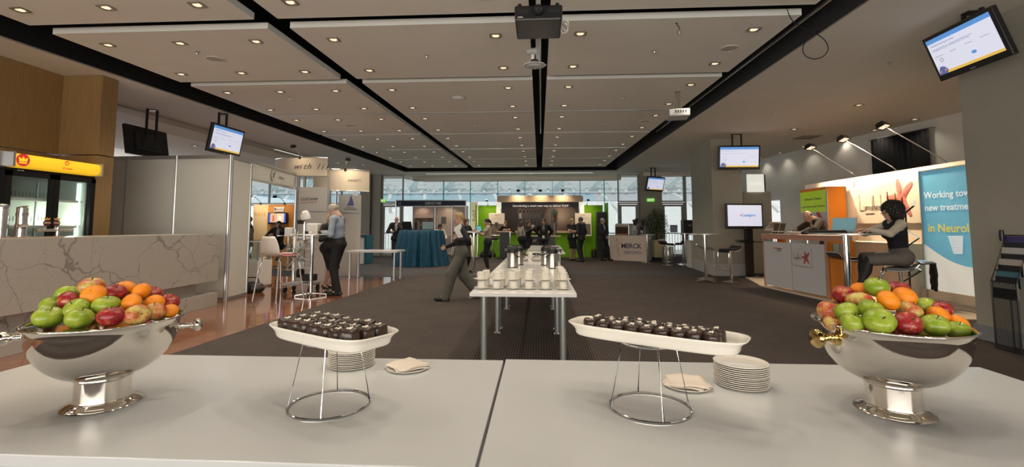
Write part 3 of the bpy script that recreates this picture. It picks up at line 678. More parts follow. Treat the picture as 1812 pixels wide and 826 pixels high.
def tray(c, a, b, n, rz, label):
    t = [outline(a-.035,b-.022,n,0),outline(a-.030,b-.017,n,.006),outline(a-.027,b-.013,n,.022),outline(a-.016,b-.006,n,.034),outline(a-.003,b-.0005,n,.043),outline(a,b,n,.046),outline(a-.003,b-.003,n,.048),outline(a-.012,b-.010,n,.043),outline(a-.030,b-.018,n,.024),outline(a-.038,b-.026,n,.010),outline(.01,.01,2,.010)]
    mb = MB(); m = 72; vs = [p for l in t for p in l]; fs = [(j*m+i, j*m+(i+1) % m, (j+1)*m+(i+1) % m, (j+1)*m+i) for j in range(len(t)-1) for i in range(m)]
    fs.append(tuple(range(m-1,-1,-1))); fs.append(tuple(range((len(t)-1)*m, len(t)*m)))
    o = mb.add(vs, fs).build('serving_tray', M_CERAMIC, None, smooth='all', loc=(c[0],c[1],.984), rz=R(rz)); tag(o, label, 'tray'); return o
cake_stand((-.77,1.72), 13, 'chrome wire stand under the left tray of chocolate cakes'); cake_stand((.395,1.76), 5, 'chrome wire stand under the right, longer tray of cakes')
tray((-.77,1.72), .272, .125, 4.5, -30, 'cream china tray of chocolate squares on the left wire stand')
tray((.41,1.765), .322, .108, 3.8, -31, 'long cream china tray of round chocolate cakes on the right wire stand')
M_CHOC = mat('chocolate_glaze', (.036,.019,.013), .28, var=.3, vs=70, bump=.35, bs=60, coat=.3)
M_CREAM = mat('white_chocolate_flake', (.78,.70,.56), .6)
def cake_proto(name, square):
    n = 24; prof = [(.02,0),(.0225,.002),(.0235,.010),(.0235,.028),(.022,.034),(.018,.037),(.001,.038)]; mb = MB(); vs = []; fs = []
    for r, z in prof:
        for i in range(n):
            t = 2*PI*i/n; k = 1.0
            if square: k = 1/((abs(math.cos(t))**4.5+abs(math.sin(t))**4.5)**(1/4.5))*.97
            k *= 1+.03*math.sin(3*t+z*90); vs.append((r*k*math.cos(t), r*k*math.sin(t), z+(.0015*math.sin(2*t) if z > .02 else 0)))
    for j in range(len(prof)-1):
        for i in range(n): fs.append((j*n+i, j*n+(i+1) % n, (j+1)*n+(i+1) % n, (j+1)*n+i))
    fs.append(tuple(range(n-1,-1,-1)))
    o = mb.add(vs, fs).build(name, M_CHOC, smooth='all')
    c = MB(); r_ = random.Random(3 if square else 5)
    for i in range(7):
        a = r_.uniform(0,6.28); d = r_.uniform(0,.008); p = Vector((d*math.cos(a), d*math.sin(a), .037)); q = p+Vector((r_.uniform(-.007,.007), r_.uniform(-.007,.007), r_.uniform(.001,.0045)))
        c.cyl(p, q, .0032, .0015, 6)
    c.build('cream_flake', M_CREAM, o); return o
csq = cake_proto('chocolate_cake', True); crd = cake_proto('chocolate_cake', False); FIRST['sq'] = FIRST['rd'] = True
def cakes(c, rz, nx, ny, dx, dy, proto, key, side, seed):
    r_ = random.Random(seed)
    for j in range(ny):
        for i in range(nx):
            u = (i-(nx-1)/2)*dx + (.014 if (j % 2 and key == 'rd') else 0) + r_.uniform(-.002,.002); v = (j-(ny-1)/2)*dy+r_.uniform(-.002,.002)
            if key == 'rd' and j == 1 and i == nx-1: continue
            a = R(rz); x = c[0]+u*math.cos(a)-v*math.sin(a); y = c[1]+u*math.sin(a)+v*math.cos(a)
            rowname = (['front','middle','back'] if ny == 3 else ['front','back'])[j]
            put(proto, key, (x,y,.9942), (R(r_.uniform(-3,3)), R(r_.uniform(-3,3)), r_.uniform(-.25,.25)+a if key == 'sq' else r_.uniform(0,6)), ((1.27,1.27,r_.uniform(1.45,1.68)) if key == 'sq' else (1.22,1.22,r_.uniform(1.3,1.45))), '%s chocolate cake on the %s tray, %s row, %s from the left end' % ('square' if key == 'sq' else 'round', side, rowname, ORD[i]), 'cake', 'chocolate cakes on the %s tray' % side)
cakes((-.77,1.72), -30, 7, 3, .061, .062, csq, 'sq', 'left', 1)
cakes((.405,1.768), -31, 9, 3, .0555, .041, crd, 'rd', 'right', 2)

# ---- plates and napkins
def plate_mesh(r=.105, h=.008):
    return MB().lathe([(r*.55,0),(r*.6,.001),(r*.92,h*.6),(r,h),(r+.001,h+.0015),(r-.002,h+.002),(r*.9,h*.55+.002),(r*.62,.004),(.001,.0035)], 48, capb=True)
pl = plate_mesh().build('side_plate', M_CERAMIC, smooth='all'); tag(pl, 'x', 'plate', 'stacked side plates')
def stack(c, n, dz, side, first):
    r_ = random.Random(n)
    for i in range(n):
        l = 'white side plate in the %s stack, %s' % (side, 'topmost' if i == n-1 else 'lowest' if i == 0 else '%s from the bottom' % ORD[i])
        x, y, z = c[0]+r_.uniform(-.0015,.0015), c[1]+r_.uniform(-.0015,.0015), .75+i*dz
        if first and i == 0: pl.location = (x,y,z); pl['label'] = l
        else: dup(pl, (x,y,z), r_.uniform(0,6), l)
stack((.83,2.03), 12, .0078, 'right', True); stack((-.885,2.20), 10, .0078, 'left', False)
def napkin_plate(c, rz, side, tint):
    p = plate_mesh(.095).build('side_plate', M_CERAMIC, smooth='all', loc=(c[0],c[1],.75)); tag(p, 'single white plate holding paper napkins, %s' % side, 'plate')
    r_ = random.Random(int(rz)); s = .075
    for i in range(3):
        mb = MB(); g = 8; vs = []
        for a in range(g+1):
            for b in range(g+1):
                u, v = (a/g-.5)*2*s, (b/g-.5)*2*s; vs.append((u,v,.013+i*.0035+.003*math.sin(u*50+i)+.0025*math.cos(v*40+i*2)+.06*abs(u*v)*10*.1))
        fs = [(a*(g+1)+b,(a+1)*(g+1)+b,(a+1)*(g+1)+b+1,a*(g+1)+b+1) for a in range(g) for b in range(g)]
        mb.add(vs, fs); o = mb.build('paper_napkin', mat('napkin_paper', (.72,.64,.55), .9), None, smooth=True, loc=(c[0]+r_.uniform(-.008,.008),c[1]+.01,.75), rz=R(rz+i*13))
        m_ = o.modifiers.new('thick', 'SOLIDIFY'); m_.thickness = .001
        tag(o, 'folded cream napkin on the single plate, %s, %s layer' % (side, ['bottom','middle','top'][i]), 'napkin', 'paper napkins on plates')
napkin_plate((-.605,2.165), 30, 'behind the left stand', 0); napkin_plate((.60,2.00), -25, 'behind the right stand', 1)

# ================================================================== COFFEE TABLES
for i, (y0, y1) in enumerate(((4.62,6.40),(6.42,8.20),(8.22,10.3))):
    table('coffee_table', 'white coffee table in the centre, %s' % ['nearest, carrying the stacked cups','middle one of the joined three','farthest of the joined three, with bowls of sachets'][i], -.69, .36, y0, y1, r=.031, inset=.13, group='white coffee tables', top=M_WHITEG)
table('coffee_table', 'empty white table standing behind the coffee tables, shifted right', -.34, .64, 11.75, 14.0, r=.035, inset=.13, group='white coffee tables', top=M_WHITEG)
table('coffee_table', 'white table farthest back in the central row, before the green booth', -.30, .68, 14.02, 16.3, r=.035, inset=.13, group='white coffee tables', top=M_WHITEG)
sau = MB().lathe([(.028,0),(.03,.001),(.055,.006),(.074,.013),(.0755,.0145),(.073,.0155),(.052,.009),(.03,.004),(.001,.0035)], 32, capb=True).build('saucer', M_CERAMIC, smooth='all')
cup = MB().lathe([(.024,0),(.030,.002),(.0355,.010),(.037,.02),(.0375,.066),(.038,.068),(.0365,.069),(.035,.064),(.034,.02),(.028,.008),(.001,.007)], 32, capb=True).build('coffee_cup', M_CERAMIC, smooth='all')
MB().tube(smooth_pts([(.036,0,.056),(.050,0,.060),(.058,0,.048),(.056,0,.032),(.047,0,.020),(.036,0,.016)],3), .004, 8).build('handle', M_CERAMIC, cup, smooth=True)
FIRST['sau'] = FIRST['cup'] = True
for ci, (x, n) in enumerate(zip((-.614,-.444,-.279,-.108,.064,.245), (2,2,3,3,4,5))):
    r_ = random.Random(ci)
    for row in range(n):
        for tier in range(2):
            y = 4.93+row*.175; xx_ = x + (.03*(1 if ci < 3 else 0) if row == 1 else 0)+r_.uniform(-.006,.006); z = .75+tier*.0905
            where = 'cup column %s from the left, %s stack back' % (ORD[ci], ['front','second','third','fourth','fifth'][row])
            put(sau, 'sau', (xx_,y,z), (0,0,0), (1.06,1.06,1.3), 'cream saucer, %s tier, %s' % (['lower','upper'][tier], where), 'saucer', 'saucers on the nearest coffee table')
            put(cup, 'cup', (xx_,y,z+.006), (0,0,R(90+r_.uniform(-60,60))), (1.14,1.14,1.16), 'cream coffee cup, %s tier, %s' % (['lower','upper'][tier], where), 'cup', 'cups on the nearest coffee table')
# airpots
def airpot(c, rz, label):
    t = thing('airpot', label, 'flask', (c[0],c[1],.75), R(rz), 'steel pump flasks')
    MB().lathe([(.084,0),(.088,.004),(.088,.225),(.084,.238)], 40, capb=True, capt=True).build('body', M_BSTEEL, t, smooth=True)
    MB().lathe([(.0885,.0),(.0895,.006),(.0885,.012)], 40).build('base_ring', M_PLAST, t, smooth=True)
    mb = MB().lathe([(.086,.236),(.089,.24),(.089,.262),(.086,.285),(.080,.300),(.06,.314),(.03,.322),(.001,.323)], 40)
    mb.prism([(-.05,.03),(-.135,.022),(-.150,.0),(-.135,-.022),(-.05,-.03)], .262, .300)
    mb.build('lid', M_PLAST, t, smooth=True)
    mb = MB().prism([(.06,.035),(.06,-.035),(-.09,-.03),(-.11,0),(-.09,.03)], .318, .336); mb.build('pump_lever', M_PLAST, t, bevel=.004)
    MB().tube(smooth_pts([(0,-.090,.255),(.02,-.108,.225),(.055,-.118,.180),(.075,-.112,.165),(.085,-.09,.175)],4), .0085, 8).tube([(0,.090,.255),(.03,.105,.215),(.085,.09,.175)], .0085, 8).tube([(.085,-.09,.175),(.108,0,.17),(.085,.09,.175)], .0085, 8).build('carry_handle', M_PLAST, t, smooth=True)
    MB().cyl((-.135,0,.262),(-.135,0,.235),.009,.008,n=12).build('spout', M_PLAST, t, smooth=True)
airpot((-.43,7.52), 10, 'steel airpot with black lid, left pair, in front'); airpot((-.36,8.02), 25, 'steel airpot with black lid, left pair, behind')
airpot((.20,7.42), 170, 'steel airpot with black lid, right pair, in front'); airpot((.11,8.0), 200, 'steel airpot with black lid, right pair, behind')
def sachet_bowl(c, label, seed):
    o = MB().lathe([(.06,0),(.075,.004),(.11,.035),(.125,.062),(.122,.064),(.10,.035),(.06,.012),(.001,.010)], 32, capb=True).build('serving_bowl', M_CERAMIC, smooth='all', loc=(c[0],c[1],.75)); tag(o, label, 'bowl', 'bowls of sachets')
    r_ = random.Random(seed); mb = MB()
    for i in range(26):
        a, d = r_.uniform(0,6.28), r_.uniform(0,.085); T = Matrix.Translation((d*math.cos(a),d*math.sin(a),.062+.05*(1-d/.09)*r_.random())) @ Euler((r_.uniform(-.9,.9),r_.uniform(-.9,.9),r_.uniform(0,3))).to_matrix().to_4x4()
        mb.box((0,0,0),(.055,.035,.006), 0, i % 3, T)
    s = mb.build('sachets', [mat('sachet_white',(.6,.58,.55),.5), mat('sachet_pink',(.45,.25,.20),.5), mat('sachet_blue',(.2,.22,.32),.5)], loc=(c[0],c[1],.75)); tag(s, 'heap of small sachets in the %s' % label.split(' china ')[-1].replace('bowl of sachets','bowl'), 'sachets', None, 'stuff')
sachet_bowl((-.33,8.95), 'cream china bowl of sachets behind the left airpots', 1); sachet_bowl((-.06,8.95), 'cream china bowl of sachets in the middle', 2); sachet_bowl((.12,9.35), 'cream china bowl of sachets behind the right airpots', 3)
t = thing('carton', 'low cream carton with a dark slot at the end of the coffee tables', 'box', (-.07,10.0,.75))
MB().box((0,0,.06),(.34,.16,.12)).build('box_body', M_CERAMIC, t, bevel=.004); MB().box((0,-.081,.075),(.16,.006,.04)).build('slot', M_DGREY, t)
# ================================================================== BAR, LEFT SIDE
# marble counter along the bar
t = thing('marble_counter', 'long grey-veined marble bar counter on the left', 'counter', (0,0,0))
for a, b in ((-1.0,2.2),(2.203,4.6),(4.603,5.72),(5.723,8.13)):
    MB().box((-5.83,(a+b)/2,.855),(.16,b-a,.83)).build('marble_slab', M_MARBLE, t, bevel=.003)
MB().box((-6.25,3.565,1.25),(.69,9.13,.04)).build('counter_shelf', M_MARBLE, t)
MB().box((-6.10,3.4,.33),(.40,8.8,.22)).build('recess_panel', M_MARBLE, t)
MB().box((-5.90,3.565,.115),(.30,9.13,.23)).build('marble_plinth', M_MARBLE, t, bevel=.003)
MB().box((-6.3,3.4,.8),(.5,8.8,.70)).build('carcass', M_DGREY, t)
# fridge
M_YEL = mat('yellow_light_box', (.8,.5,.02), .4, emit=(.90,.50,.02), es=.80)
M_FRIN = mat('fridge_inside', (.62,.66,.62), .5); M_RED = mat('sign_red', (.55,.03,.03), .5, emit=(.6,.03,.03), es=.5)
t = thing('drinks_fridge', 'empty two-door display fridge with a yellow lit header behind the bar', 'fridge', (-7.33,6.60,0), R(90))
# local: x along +Y world, front face is local -Y (towards +X world)
w = 1.30
MB().box((0,.62,1.08),(w,.04,2.16)).box((-w/2+.03,.31,1.08),(.06,.62,2.16)).box((w/2-.03,.31,1.08),(.06,.62,2.16)).box((0,.31,.25),(w,.62,.5)).box((0,.31,2.19),(w,.62,.06)).build('cabinet', M_BLACK, t)
MB().box((0,.585,1.32),(w-.14,.02,1.66)).box((0,.31,.52),(w-.14,.5,.02)).box((-w/2+.075,.31,1.32),(.02,.5,1.66)).box((w/2-.075,.31,1.32),(.02,.5,1.66)).box((0,.31,2.13),(w-.14,.5,.02)).build('liner', M_FRIN, t)
for z in (.95,1.40,1.80): MB().box((0,.33,z),(w-.18,.42,.012)).box((0,.125,z),(w-.18,.012,.035)).build('wire_shelf', M_WPLAST, t)
mb = MB()
for z in (1.12,1.52,1.90):
    for i in range(22): mb.box((-.52+i*.05,.572,z),(.014,.006,.07))
mb.build('vent_slots', M_GPLAST, t)
mb = MB()
for x in (-.30,-.24,.28): mb.box((x,.566,1.35),(.022,.014,1.5))
mb.build('shelf_strips', M_ALU, t)
MB().cyl((w/2-.12,.14,.60),(w/2-.12,.14,2.10),.028,n=14).build('tube_lamp', mat('tube_glow', (.9,.95,.9), .4, emit=(.86,1.0,.88), es=1.0), t)
MB().box((-.30,.58,1.25),(.42,.004,.9)).build('back_glow_patch', mat('fridge_back_glow', (.8,.85,.75), .5, emit=(.72,.80,.62), es=.42), t)  # glowing patch added to imitate lamp light on the fridge back
lf = light('POINT', 'fridge_lamp', (w/2-.14,.18,1.5), (0,0,0), 15, (.93,1.0,.80), shadow_soft_size=.06); lf.parent = t
for s in (-1,1):
    d = MB(); cx = s*w/4; ww = w/2-.01
    for a, b in (((cx-ww/2+.035,1.35),(.07,1.66)),((cx+ww/2-.035,1.35),(.07,1.66))): d.box((a[0],-.012,a[1]),(b[0],.03,b[1]))
    d.box((cx,-.012,2.145),(ww,.03,.07)).box((cx,-.012,.555),(ww,.03,.07))
    dd = d.build('sliding_door', M_BLACK, t); MB().box((cx,-.008,1.35),(ww-.14,.006,1.52)).build('glass_pane', M_PANE, dd)
hdr = MB(); 
for i in range(9):
    pass
prof = [(-.02,2.235),(-.075,2.25),(-.105,2.30),(-.108,2.36),(-.085,2.41),(-.03,2.425),(.1,2.425),(.1,2.235)]
vs = [(x,p[0],p[1]) for x in (-w/2+.02,w/2-.02) for p in prof]; n = len(prof)
h = MB().add(vs, [(i,(i+1) % n,n+(i+1) % n,n+i) for i in range(n)]+[tuple(range(n-1,-1,-1)),tuple(range(n,2*n))]).build('header_light_box', M_YEL, t, smooth=True)
MB().box((-w/2,0,2.33),(.03,.26,.21)).box((-w/2-.12,.1,2.33),(.22,.30,.20)).build('header_end', M_ALU, t); MB().box((w/2,0,2.33),(.03,.26,.21)).build('header_end', M_ALU, t)
F0 = Matrix.Translation((0,-.112,2.33)) @ Matrix.Rotation(PI/2, 4, 'X')
def disc(mb, cx, cy, r, n=28, z=0, M=None, sx_=1, mi=0): mb.add([(cx+r*math.cos(2*PI*i/n)*sx_, cy+r*math.sin(2*PI*i/n), z) for i in range(n)], [tuple(range(n))], mi, M)
mb = MB(); disc(mb,-.53,.0,.088,M=F0,z=.002); disc(mb,.08,.038,.034,M=F0,z=.002); mb.build('crest', M_RED, h)
mb = MB()
for cx, cy, s in ((-.53,.0,1.0),(.08,.038,.4)):
    mb.add([(cx-.05*s,cy-.02*s,.004),(cx+.05*s,cy-.02*s,.004),(cx+.06*s,cy+.045*s,.004),(cx+.025*s,cy+.015*s,.004),(cx,cy+.05*s,.004),(cx-.025*s,cy+.015*s,.004),(cx-.06*s,cy+.045*s,.004)], [tuple(range(7))], 0, F0)
    mb.add([(cx-.05*s,cy-.05*s,.004),(cx+.05*s,cy-.05*s,.004),(cx+.05*s,cy-.03*s,.004),(cx-.05*s,cy-.03*s,.004)], [(0,1,2,3)], 0, F0)
mb.build('crest_crown', M_YEL, h)
text('Crown', .052, M_RED, 'lettering', h, F0 @ Matrix.Translation((.085,-.045,.003)), shear=.3, bold=.01)
text('SLIMLINE', .022, M_WPLAST, 'maker_lettering', h, Matrix.Translation((-.48,-.03,2.19)) @ Matrix.Rotation(PI/2, 4, 'X'))
# beer taps on the counter
t = thing('beer_tap', 'slanted-top polished steel beer tower at the left edge of the bar', 'beer tap', (-6.2,5.25,1.27))
MB().cyl((0,0,0),(0,0,.36),.052,n=28).build('tower', M_CHROME, t, smooth=True)
MB().lathe([(.056,0),(.056,.05),(.06,.055),(.052,.06)], 28, c=(0,0,.10)).build('collar', M_CHROME, t, smooth=True); MB().lathe([(.056,0),(.058,.03),(.052,.035)], 28, c=(0,0,.26)).build('collar', M_CHROME, t, smooth=True)
MB().lathe([(.053,0),(.056,.004),(.050,.008),(.001,.009)], 28, M=Matrix.Translation((0,0,.362)) @ Matrix.Rotation(R(16), 4, 'X')).build('slanted_cap', M_CHROME, t, smooth=True)
MB().cyl((0,0,0),(0,0,.02),.07,n=28).build('base_flange', M_CHROME, t, smooth=True)
t = thing('beer_tap', 'second steel beer tower cut off by the left edge of the photo', 'beer tap', (-6.2,5.04,1.27))
MB().cyl((0,0,0),(0,0,.34),.055,n=28).build('tower', M_CHROME, t, smooth=True); MB().cyl((0,0,0),(0,0,.02),.07,n=28).build('base_flange', M_CHROME, t, smooth=True); MB().lathe([(.056,0),(.06,.02),(.045,.05),(.001,.055)],28,c=(0,0,.34)).build('cap', M_CHROME, t, smooth=True)
t = thing('tap_rail', 'horizontal steel beer tap rail with two round badges', 'beer tap', (-6.2,5.62,1.27), R(90))
MB().cyl((-.20,0,.085),(.24,0,.085),.018,n=18).build('rail', M_BSTEEL, t, smooth=True); MB().cyl((.06,0,0),(.06,0,.12),.022,n=18).cyl((.06,0,0),(.06,0,.012),.045,n=18).build('pillar', M_CHROME, t, smooth=True)
M_BADGE = mat('badge_brown', (.10,.025,.02), .4); M_BGOLD = mat('badge_gold', (.55,.30,.05), .4)
for x in (-.10,.02):
    b = MB().lathe([(.001,-.008),(.040,-.008),(.043,0),(.040,.008),(.001,.008)], 8, M=Matrix.Translation((x,-.02,.175)) @ Matrix.Rotation(PI/2,4,'X')).build('tap_badge', M_BADGE, t)
    MB().box((x,-.030,.178),(.078,.004,.016)).build('name_band', mat('badge_band',(.5,.4,.3),.5), b)
    MB().add([(x-.03,-.02,.215),(x+.03,-.02,.215),(x+.036,-.02,.240),(x+.015,-.02,.228),(x,-.02,.245),(x-.015,-.02,.228),(x-.036,-.02,.240)]+[(x-.03,-.028,.215),(x+.03,-.028,.215),(x+.036,-.028,.240),(x+.015,-.028,.228),(x,-.028,.245),(x-.015,-.028,.228),(x-.036,-.028,.240)], [tuple(range(7)),tuple(range(13,6,-1))]+[(i,(i+1)%7,7+(i+1)%7,7+i) for i in range(7)]).build('badge_crest', M_BGOLD, b)
    MB().cyl((x,0,.10),(x,-.01,.135),.010,n=10).build('tap_handle', M_CHROME, t, smooth=True)
o = MB().box((-6.05,5.3,1.276),(.16,.62,.008)).build('drip_mat', mat('bar_mat',(.30,.20,.14),.8)); tag(o, 'thin tan bar mat beside the beer towers', 'mat')

# ================================================================== SHELL SCHEME BOOTH, LEFT
def shell_wall(name, label, pts, H, m, posts=True):
    t = thing(name, label, 'partition', (0,0,0))
    for (a, b) in zip(pts, pts[1:]):
        d = Vector((b[0]-a[0], b[1]-a[1], 0)); L = d.length; d.normalize()
        MB().bar((a[0]+d.x*.02,a[1]+d.y*.02,H/2-.02),(b[0]-d.x*.02,b[1]-d.y*.02,H/2-.02),.012,H-.10).build('panel', m, t)
        MB().bar((a[0],a[1],H-.035),(b[0],b[1],H-.035),.036,.07).bar((a[0],a[1],.03),(b[0],b[1],.03),.036,.05).build('rail', M_ALU, t)
    for a in pts: MB().cyl((a[0],a[1],0),(a[0],a[1],H),.026,n=8).build('post', M_ALU, t)
    return t
shell_wall('booth_partition', 'white shell-scheme partition of tall panels behind the marble counter', [(-9.2,8.74),(-8.14,8.71),(-7.09,8.68),(-5.97,8.64)], 2.79, M_PANEL)
shell_wall('booth_partition', 'narrow grey-white side panel at the corner of the white partition', [(-5.965,8.68),(-6.04,9.40)], 2.79, M_PANEL)
t = thing('booth_fascia', 'white booth name board with a small running-figure logo above the opening', 'fascia', (0,0,0))
a, b = Vector((-6.05,9.44,2.59)), Vector((-6.42,11.90,2.59))
MB().bar(a, b, .02, .34).build('board', M_PANEL, t)
MB().bar(a+Vector((0,0,.19)), b+Vector((0,0,.19)), .045, .05).bar(a-Vector((0,0,.19)), b-Vector((0,0,.19)), .045, .05).build('rail', M_ALU, t)
MB().cyl((-6.42,11.93,0),(-6.42,11.93,2.73),.028,n=8).build('post', M_ALU, t)
ang = math.degrees(math.atan2(b.y-a.y, b.x-a.x)); Ff = face((a*.45+b*.55)+Vector((.016,0,0)), ang)
M_LOGOG = mat('logo_grey', (.10,.12,.10), .6); M_INK = mat('ink', (.05,.045,.05), .6)
Ff = Matrix.Translation((a*.5+b*.5)+Vector((.02,0,0))) @ Matrix.Rotation(R(ang), 4, 'Z') @ Matrix.Rotation(R(90), 4, 'X')
text('Celltrion', .10, M_LOGOG, 'lettering', t, Ff @ Matrix.Translation((.25,-.01,0)), shear=.1)
mb = MB(); mb.tube([tuple(Ff @ Vector((-.22+.13*math.cos(q),.13*math.sin(q),.002))) for q in np.linspace(1.9,4.6,14)], .008, 6)
mb.tube([tuple(Ff @ Vector(p)) for p in ((-.20,-.06,.002),(-.17,.02,.002),(-.13,.10,.002))], .010, 6); mb.tube([tuple(Ff @ Vector(p)) for p in ((-.22,.05,.002),(-.16,.03,.002),(-.10,.05,.002))], .007, 6)
mb.build('logo', M_LOGOG, t)
# inside: cream header beam and exhibit walls
M_CREAMW = mat('cream_graphic', (.80,.62,.36), .7); M_ORW = mat('orange_graphic', (.55,.24,.055), .7)
t = thing('exhibit_wall', 'cream exhibit wall with gold capitals beside the orange television wall', 'exhibit wall', (0,0,0))
MB().box((-10.12,16.45,1.10),(.55,.08,2.2)).build('panel', M_CREAMW, t); text('REIS', .19, mat('gold_letters',(.62,.35,.05),.4), 'lettering', t, face((-10.14,16.40,1.84),0), spacing=1.25)
t = thing('exhibit_wall', 'orange exhibit wall with a small white name plate above the television', 'exhibit wall', (0,0,0))
MB().box((-9.25,16.45,1.10),(1.18,.08,2.2)).build('panel', M_ORW, t); nb = MB().box((-9.42,16.39,2.03),(.38,.02,.18)).build('name_plate', M_WPLAST, t); text('Ipsen Pharma', .055, M_INK, 'lettering', nb, face((-9.36,16.375,2.03),0))
MB().box((-9.56,16.375,2.03),(.05,.005,.09)).build('emblem', M_INK, nb)
t = thing('exhibit_banner', 'narrow blue banner left of the cream wall', 'banner', (-10.60,16.2,0))
MB().box((0,0,1.25),(.34,.02,2.3)).build('print', mat('banner_blue', (.09,.19,.34), .6), t); MB().box((0,0,.04),(.38,.12,.08)).build('base', M_ALU, t); text('to', .16, M_WPLAST, 'lettering', t, face((-.02,-.014,2.12),0)); text('life', .17, M_WPLAST, 'lettering', t, face((0,-.014,1.85),0), shear=.4)
def tv(name, label, loc, rot, w, h, ui=None, cat='television', hang=None, back=False, slim=False):
    t = thing(name, label, cat, loc, 0, None, rot)      # local: screen faces -Y, centre at origin
    MB().box((0,.035,0),(w,.07,h)).build('housing', M_PLAST, t, bevel=.012)
    b = .045 if not slim else .035; sw, sh = w-2*b, h-2*b-.03
    M = Matrix.Translation((0,-.003,.015)) @ Matrix.Rotation(PI/2, 4, 'X')
    s = MB().quad((-sw/2,-sh/2,0),(sw/2,-sh/2,0),(sw/2,sh/2,0),(-sw/2,sh/2,0), M=M).build('screen', M_SCR if ui != 'video' else M_SCRB, t)
    MB().box((0,.08,-.02),(w*.6,.05,h*.6)).build('rear_cover', M_DGREY, t)
    text('PHILIPS' if not slim else 'LG', .022, M_GPLAST, 'maker_lettering', t, Matrix.Translation((0,-.004,-h/2+.022)) @ Matrix.Rotation(PI/2, 4, 'X'))
    if ui == 'slide':
        def q(mat_, name_, x0, y0, x1, y1, z=.002): MB().quad((x0*sw-sw/2,y0*sh-sh/2,z),(x1*sw-sw/2,y0*sh-sh/2,z),(x1*sw-sw/2,y1*sh-sh/2,z),(x0*sw-sw/2,y1*sh-sh/2,z), M=M).build(name_, mat_, s)
        q(M_SCRBLUE, 'blue_header', 0,.88,1,1); q(M_SCRYEL, 'yellow_footer', .12,.0,1,.07)
        P = lambda x, y, z=.003: M @ Matrix.Translation((x*sw-sw/2, y*sh-sh/2, z))
        text('ANZAN 2010 Sponsorship', .030, M_SCRTXT, 'slide_title', s, P(.05,.80), align='LEFT')
        text('The organising committee of this meeting gratefully acknowledges the support\nof the following major sponsors, supporting the program of the meeting', .0175, M_SCRTXT, 'slide_text', s, P(.05,.68), align='LEFT')
        for i, (x, y, l) in enumerate(((.12,.50,'Platinum Sponsors'),(.35,.50,'Gold Sponsor'),(.60,.52,'Silver Sponsors'),(.84,.52,'Bronze Sponsors'))): text(l, .016, M_SCRTXT, 'slide_text', s, P(x,y))
        mb = MB(); 
        for i in range(10):
            a = i*.63; mb.add([(.13*sw-sw/2+.022*math.cos(a)+dx,.38*sh-sh/2+.022*math.sin(a)+dy,.003) for dx, dy in ((-.004,-.004),(.004,-.004),(.004,.004),(-.004,.004))], [(0,1,2,3)], 0, M)
        mb.build('slide_logo', M_INK, s)
        mb = MB(); disc(mb, .62*sw-sw/2, .26*sh-sh/2, .02, 20, .003, M, 1.7); mb.build('slide_logo', M_SCRBLUE, s)
        mb = MB(); mb.add([((x-.5)*sw,(y-.5)*sh,.003) for x, y in ((.0,.0),(.14,.0),(.17,.10),(.12,.20),(.06,.22),(.02,.13))], [tuple(range(6))], 0, M); mb.build('slide_picture', mat('slide_picture',(.1,.12,.3),.5,emit=(.10,.12,.30),es=.8), s)
        mb = MB(); mb.add([((x-.5)*sw,(y-.5)*sh,.004) for x, y in ((.10,.05),(.17,.10),(.15,.15),(.11,.12))], [(0,1,2,3)], 0, M); mb.add([((x-.5)*sw,(y-.5)*sh,.004) for x, y in ((.02,.05),(.06,.06),(.05,.12),(.02,.10))], [(0,1,2,3)], 0, M); mb.build('slide_picture_detail', mat('slide_picture_b',(.3,.2,.2),.5,emit=(.32,.24,.26),es=.8), s)
    if ui == 'video':
        def q(c, x0, x1, y0=0, y1=1, z=.002): MB().quad((x0*sw-sw/2,y0*sh-sh/2,z),(x1*sw-sw/2,y0*sh-sh/2,z),(x1*sw-sw/2,y1*sh-sh/2,z),(x0*sw-sw/2,y1*sh-sh/2,z), M=M).build('picture', mat('video_%d' % int(c[0]*100+c[2]*1000), c, .5, emit=c, es=.9), s)
        q((.55,.32,.18),.10,.45); q((.60,.42,.30),.47,.9); q((.35,.12,.08),.22,.34,.1,.8,.003); q((.75,.62,.5),.60,.74,.1,.7,.003)
    if ui == 'lexapro':
        P = lambda x, y, z=.003: M @ Matrix.Translation((x*sw-sw/2, y*sh-sh/2, z))
        text('Lexapro', .12, M_SCRNAVY, 'screen_lettering', s, P(.62,.52), bold=.02); text('Lundbeck', .04, mat('screen_grey',(.5,.5,.5),.5,emit=(.45,.47,.5),es=.8), 'screen_lettering', s, P(.22,.52))
        mb = MB(); 
        for k in range(5): a = k*2*PI/5+.3; mb.add([(.38*sw-sw/2+.04*math.cos(a),.52*sh-sh/2+.04*math.sin(a),.003),(.38*sw-sw/2+.016*math.cos(a+.6),.52*sh-sh/2+.016*math.sin(a+.6),.003),(.38*sw-sw/2,.52*sh-sh/2,.003),(.38*sw-sw/2+.016*math.cos(a-.6),.52*sh-sh/2+.016*math.sin(a-.6),.003)], [(0,1,2,3)], 0, M)
        mb.build('star_logo', mat('screen_red',(.5,.05,.08),.5,emit=(.5,.05,.08),es=.8), s)
    return t
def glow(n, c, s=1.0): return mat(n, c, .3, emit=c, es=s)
M_SCR = glow('screen_white', (.62,.64,.76), .85); M_SCRB = glow('screen_blue', (.05,.10,.55), .8); M_SCRBLUE = glow('screen_header', (.10,.27,.62), .8); M_SCRYEL = glow('screen_yellow', (.70,.45,.08), .8)
M_SCRTXT = glow('screen_text', (.20,.22,.30), .8); M_SCRNAVY = glow('screen_navy', (.06,.22,.45), .8)
tv('television', 'small television on the orange wall showing a split picture', (-9.43,16.30,1.70), (0,0,0), .70, .42, 'video', slim=True)
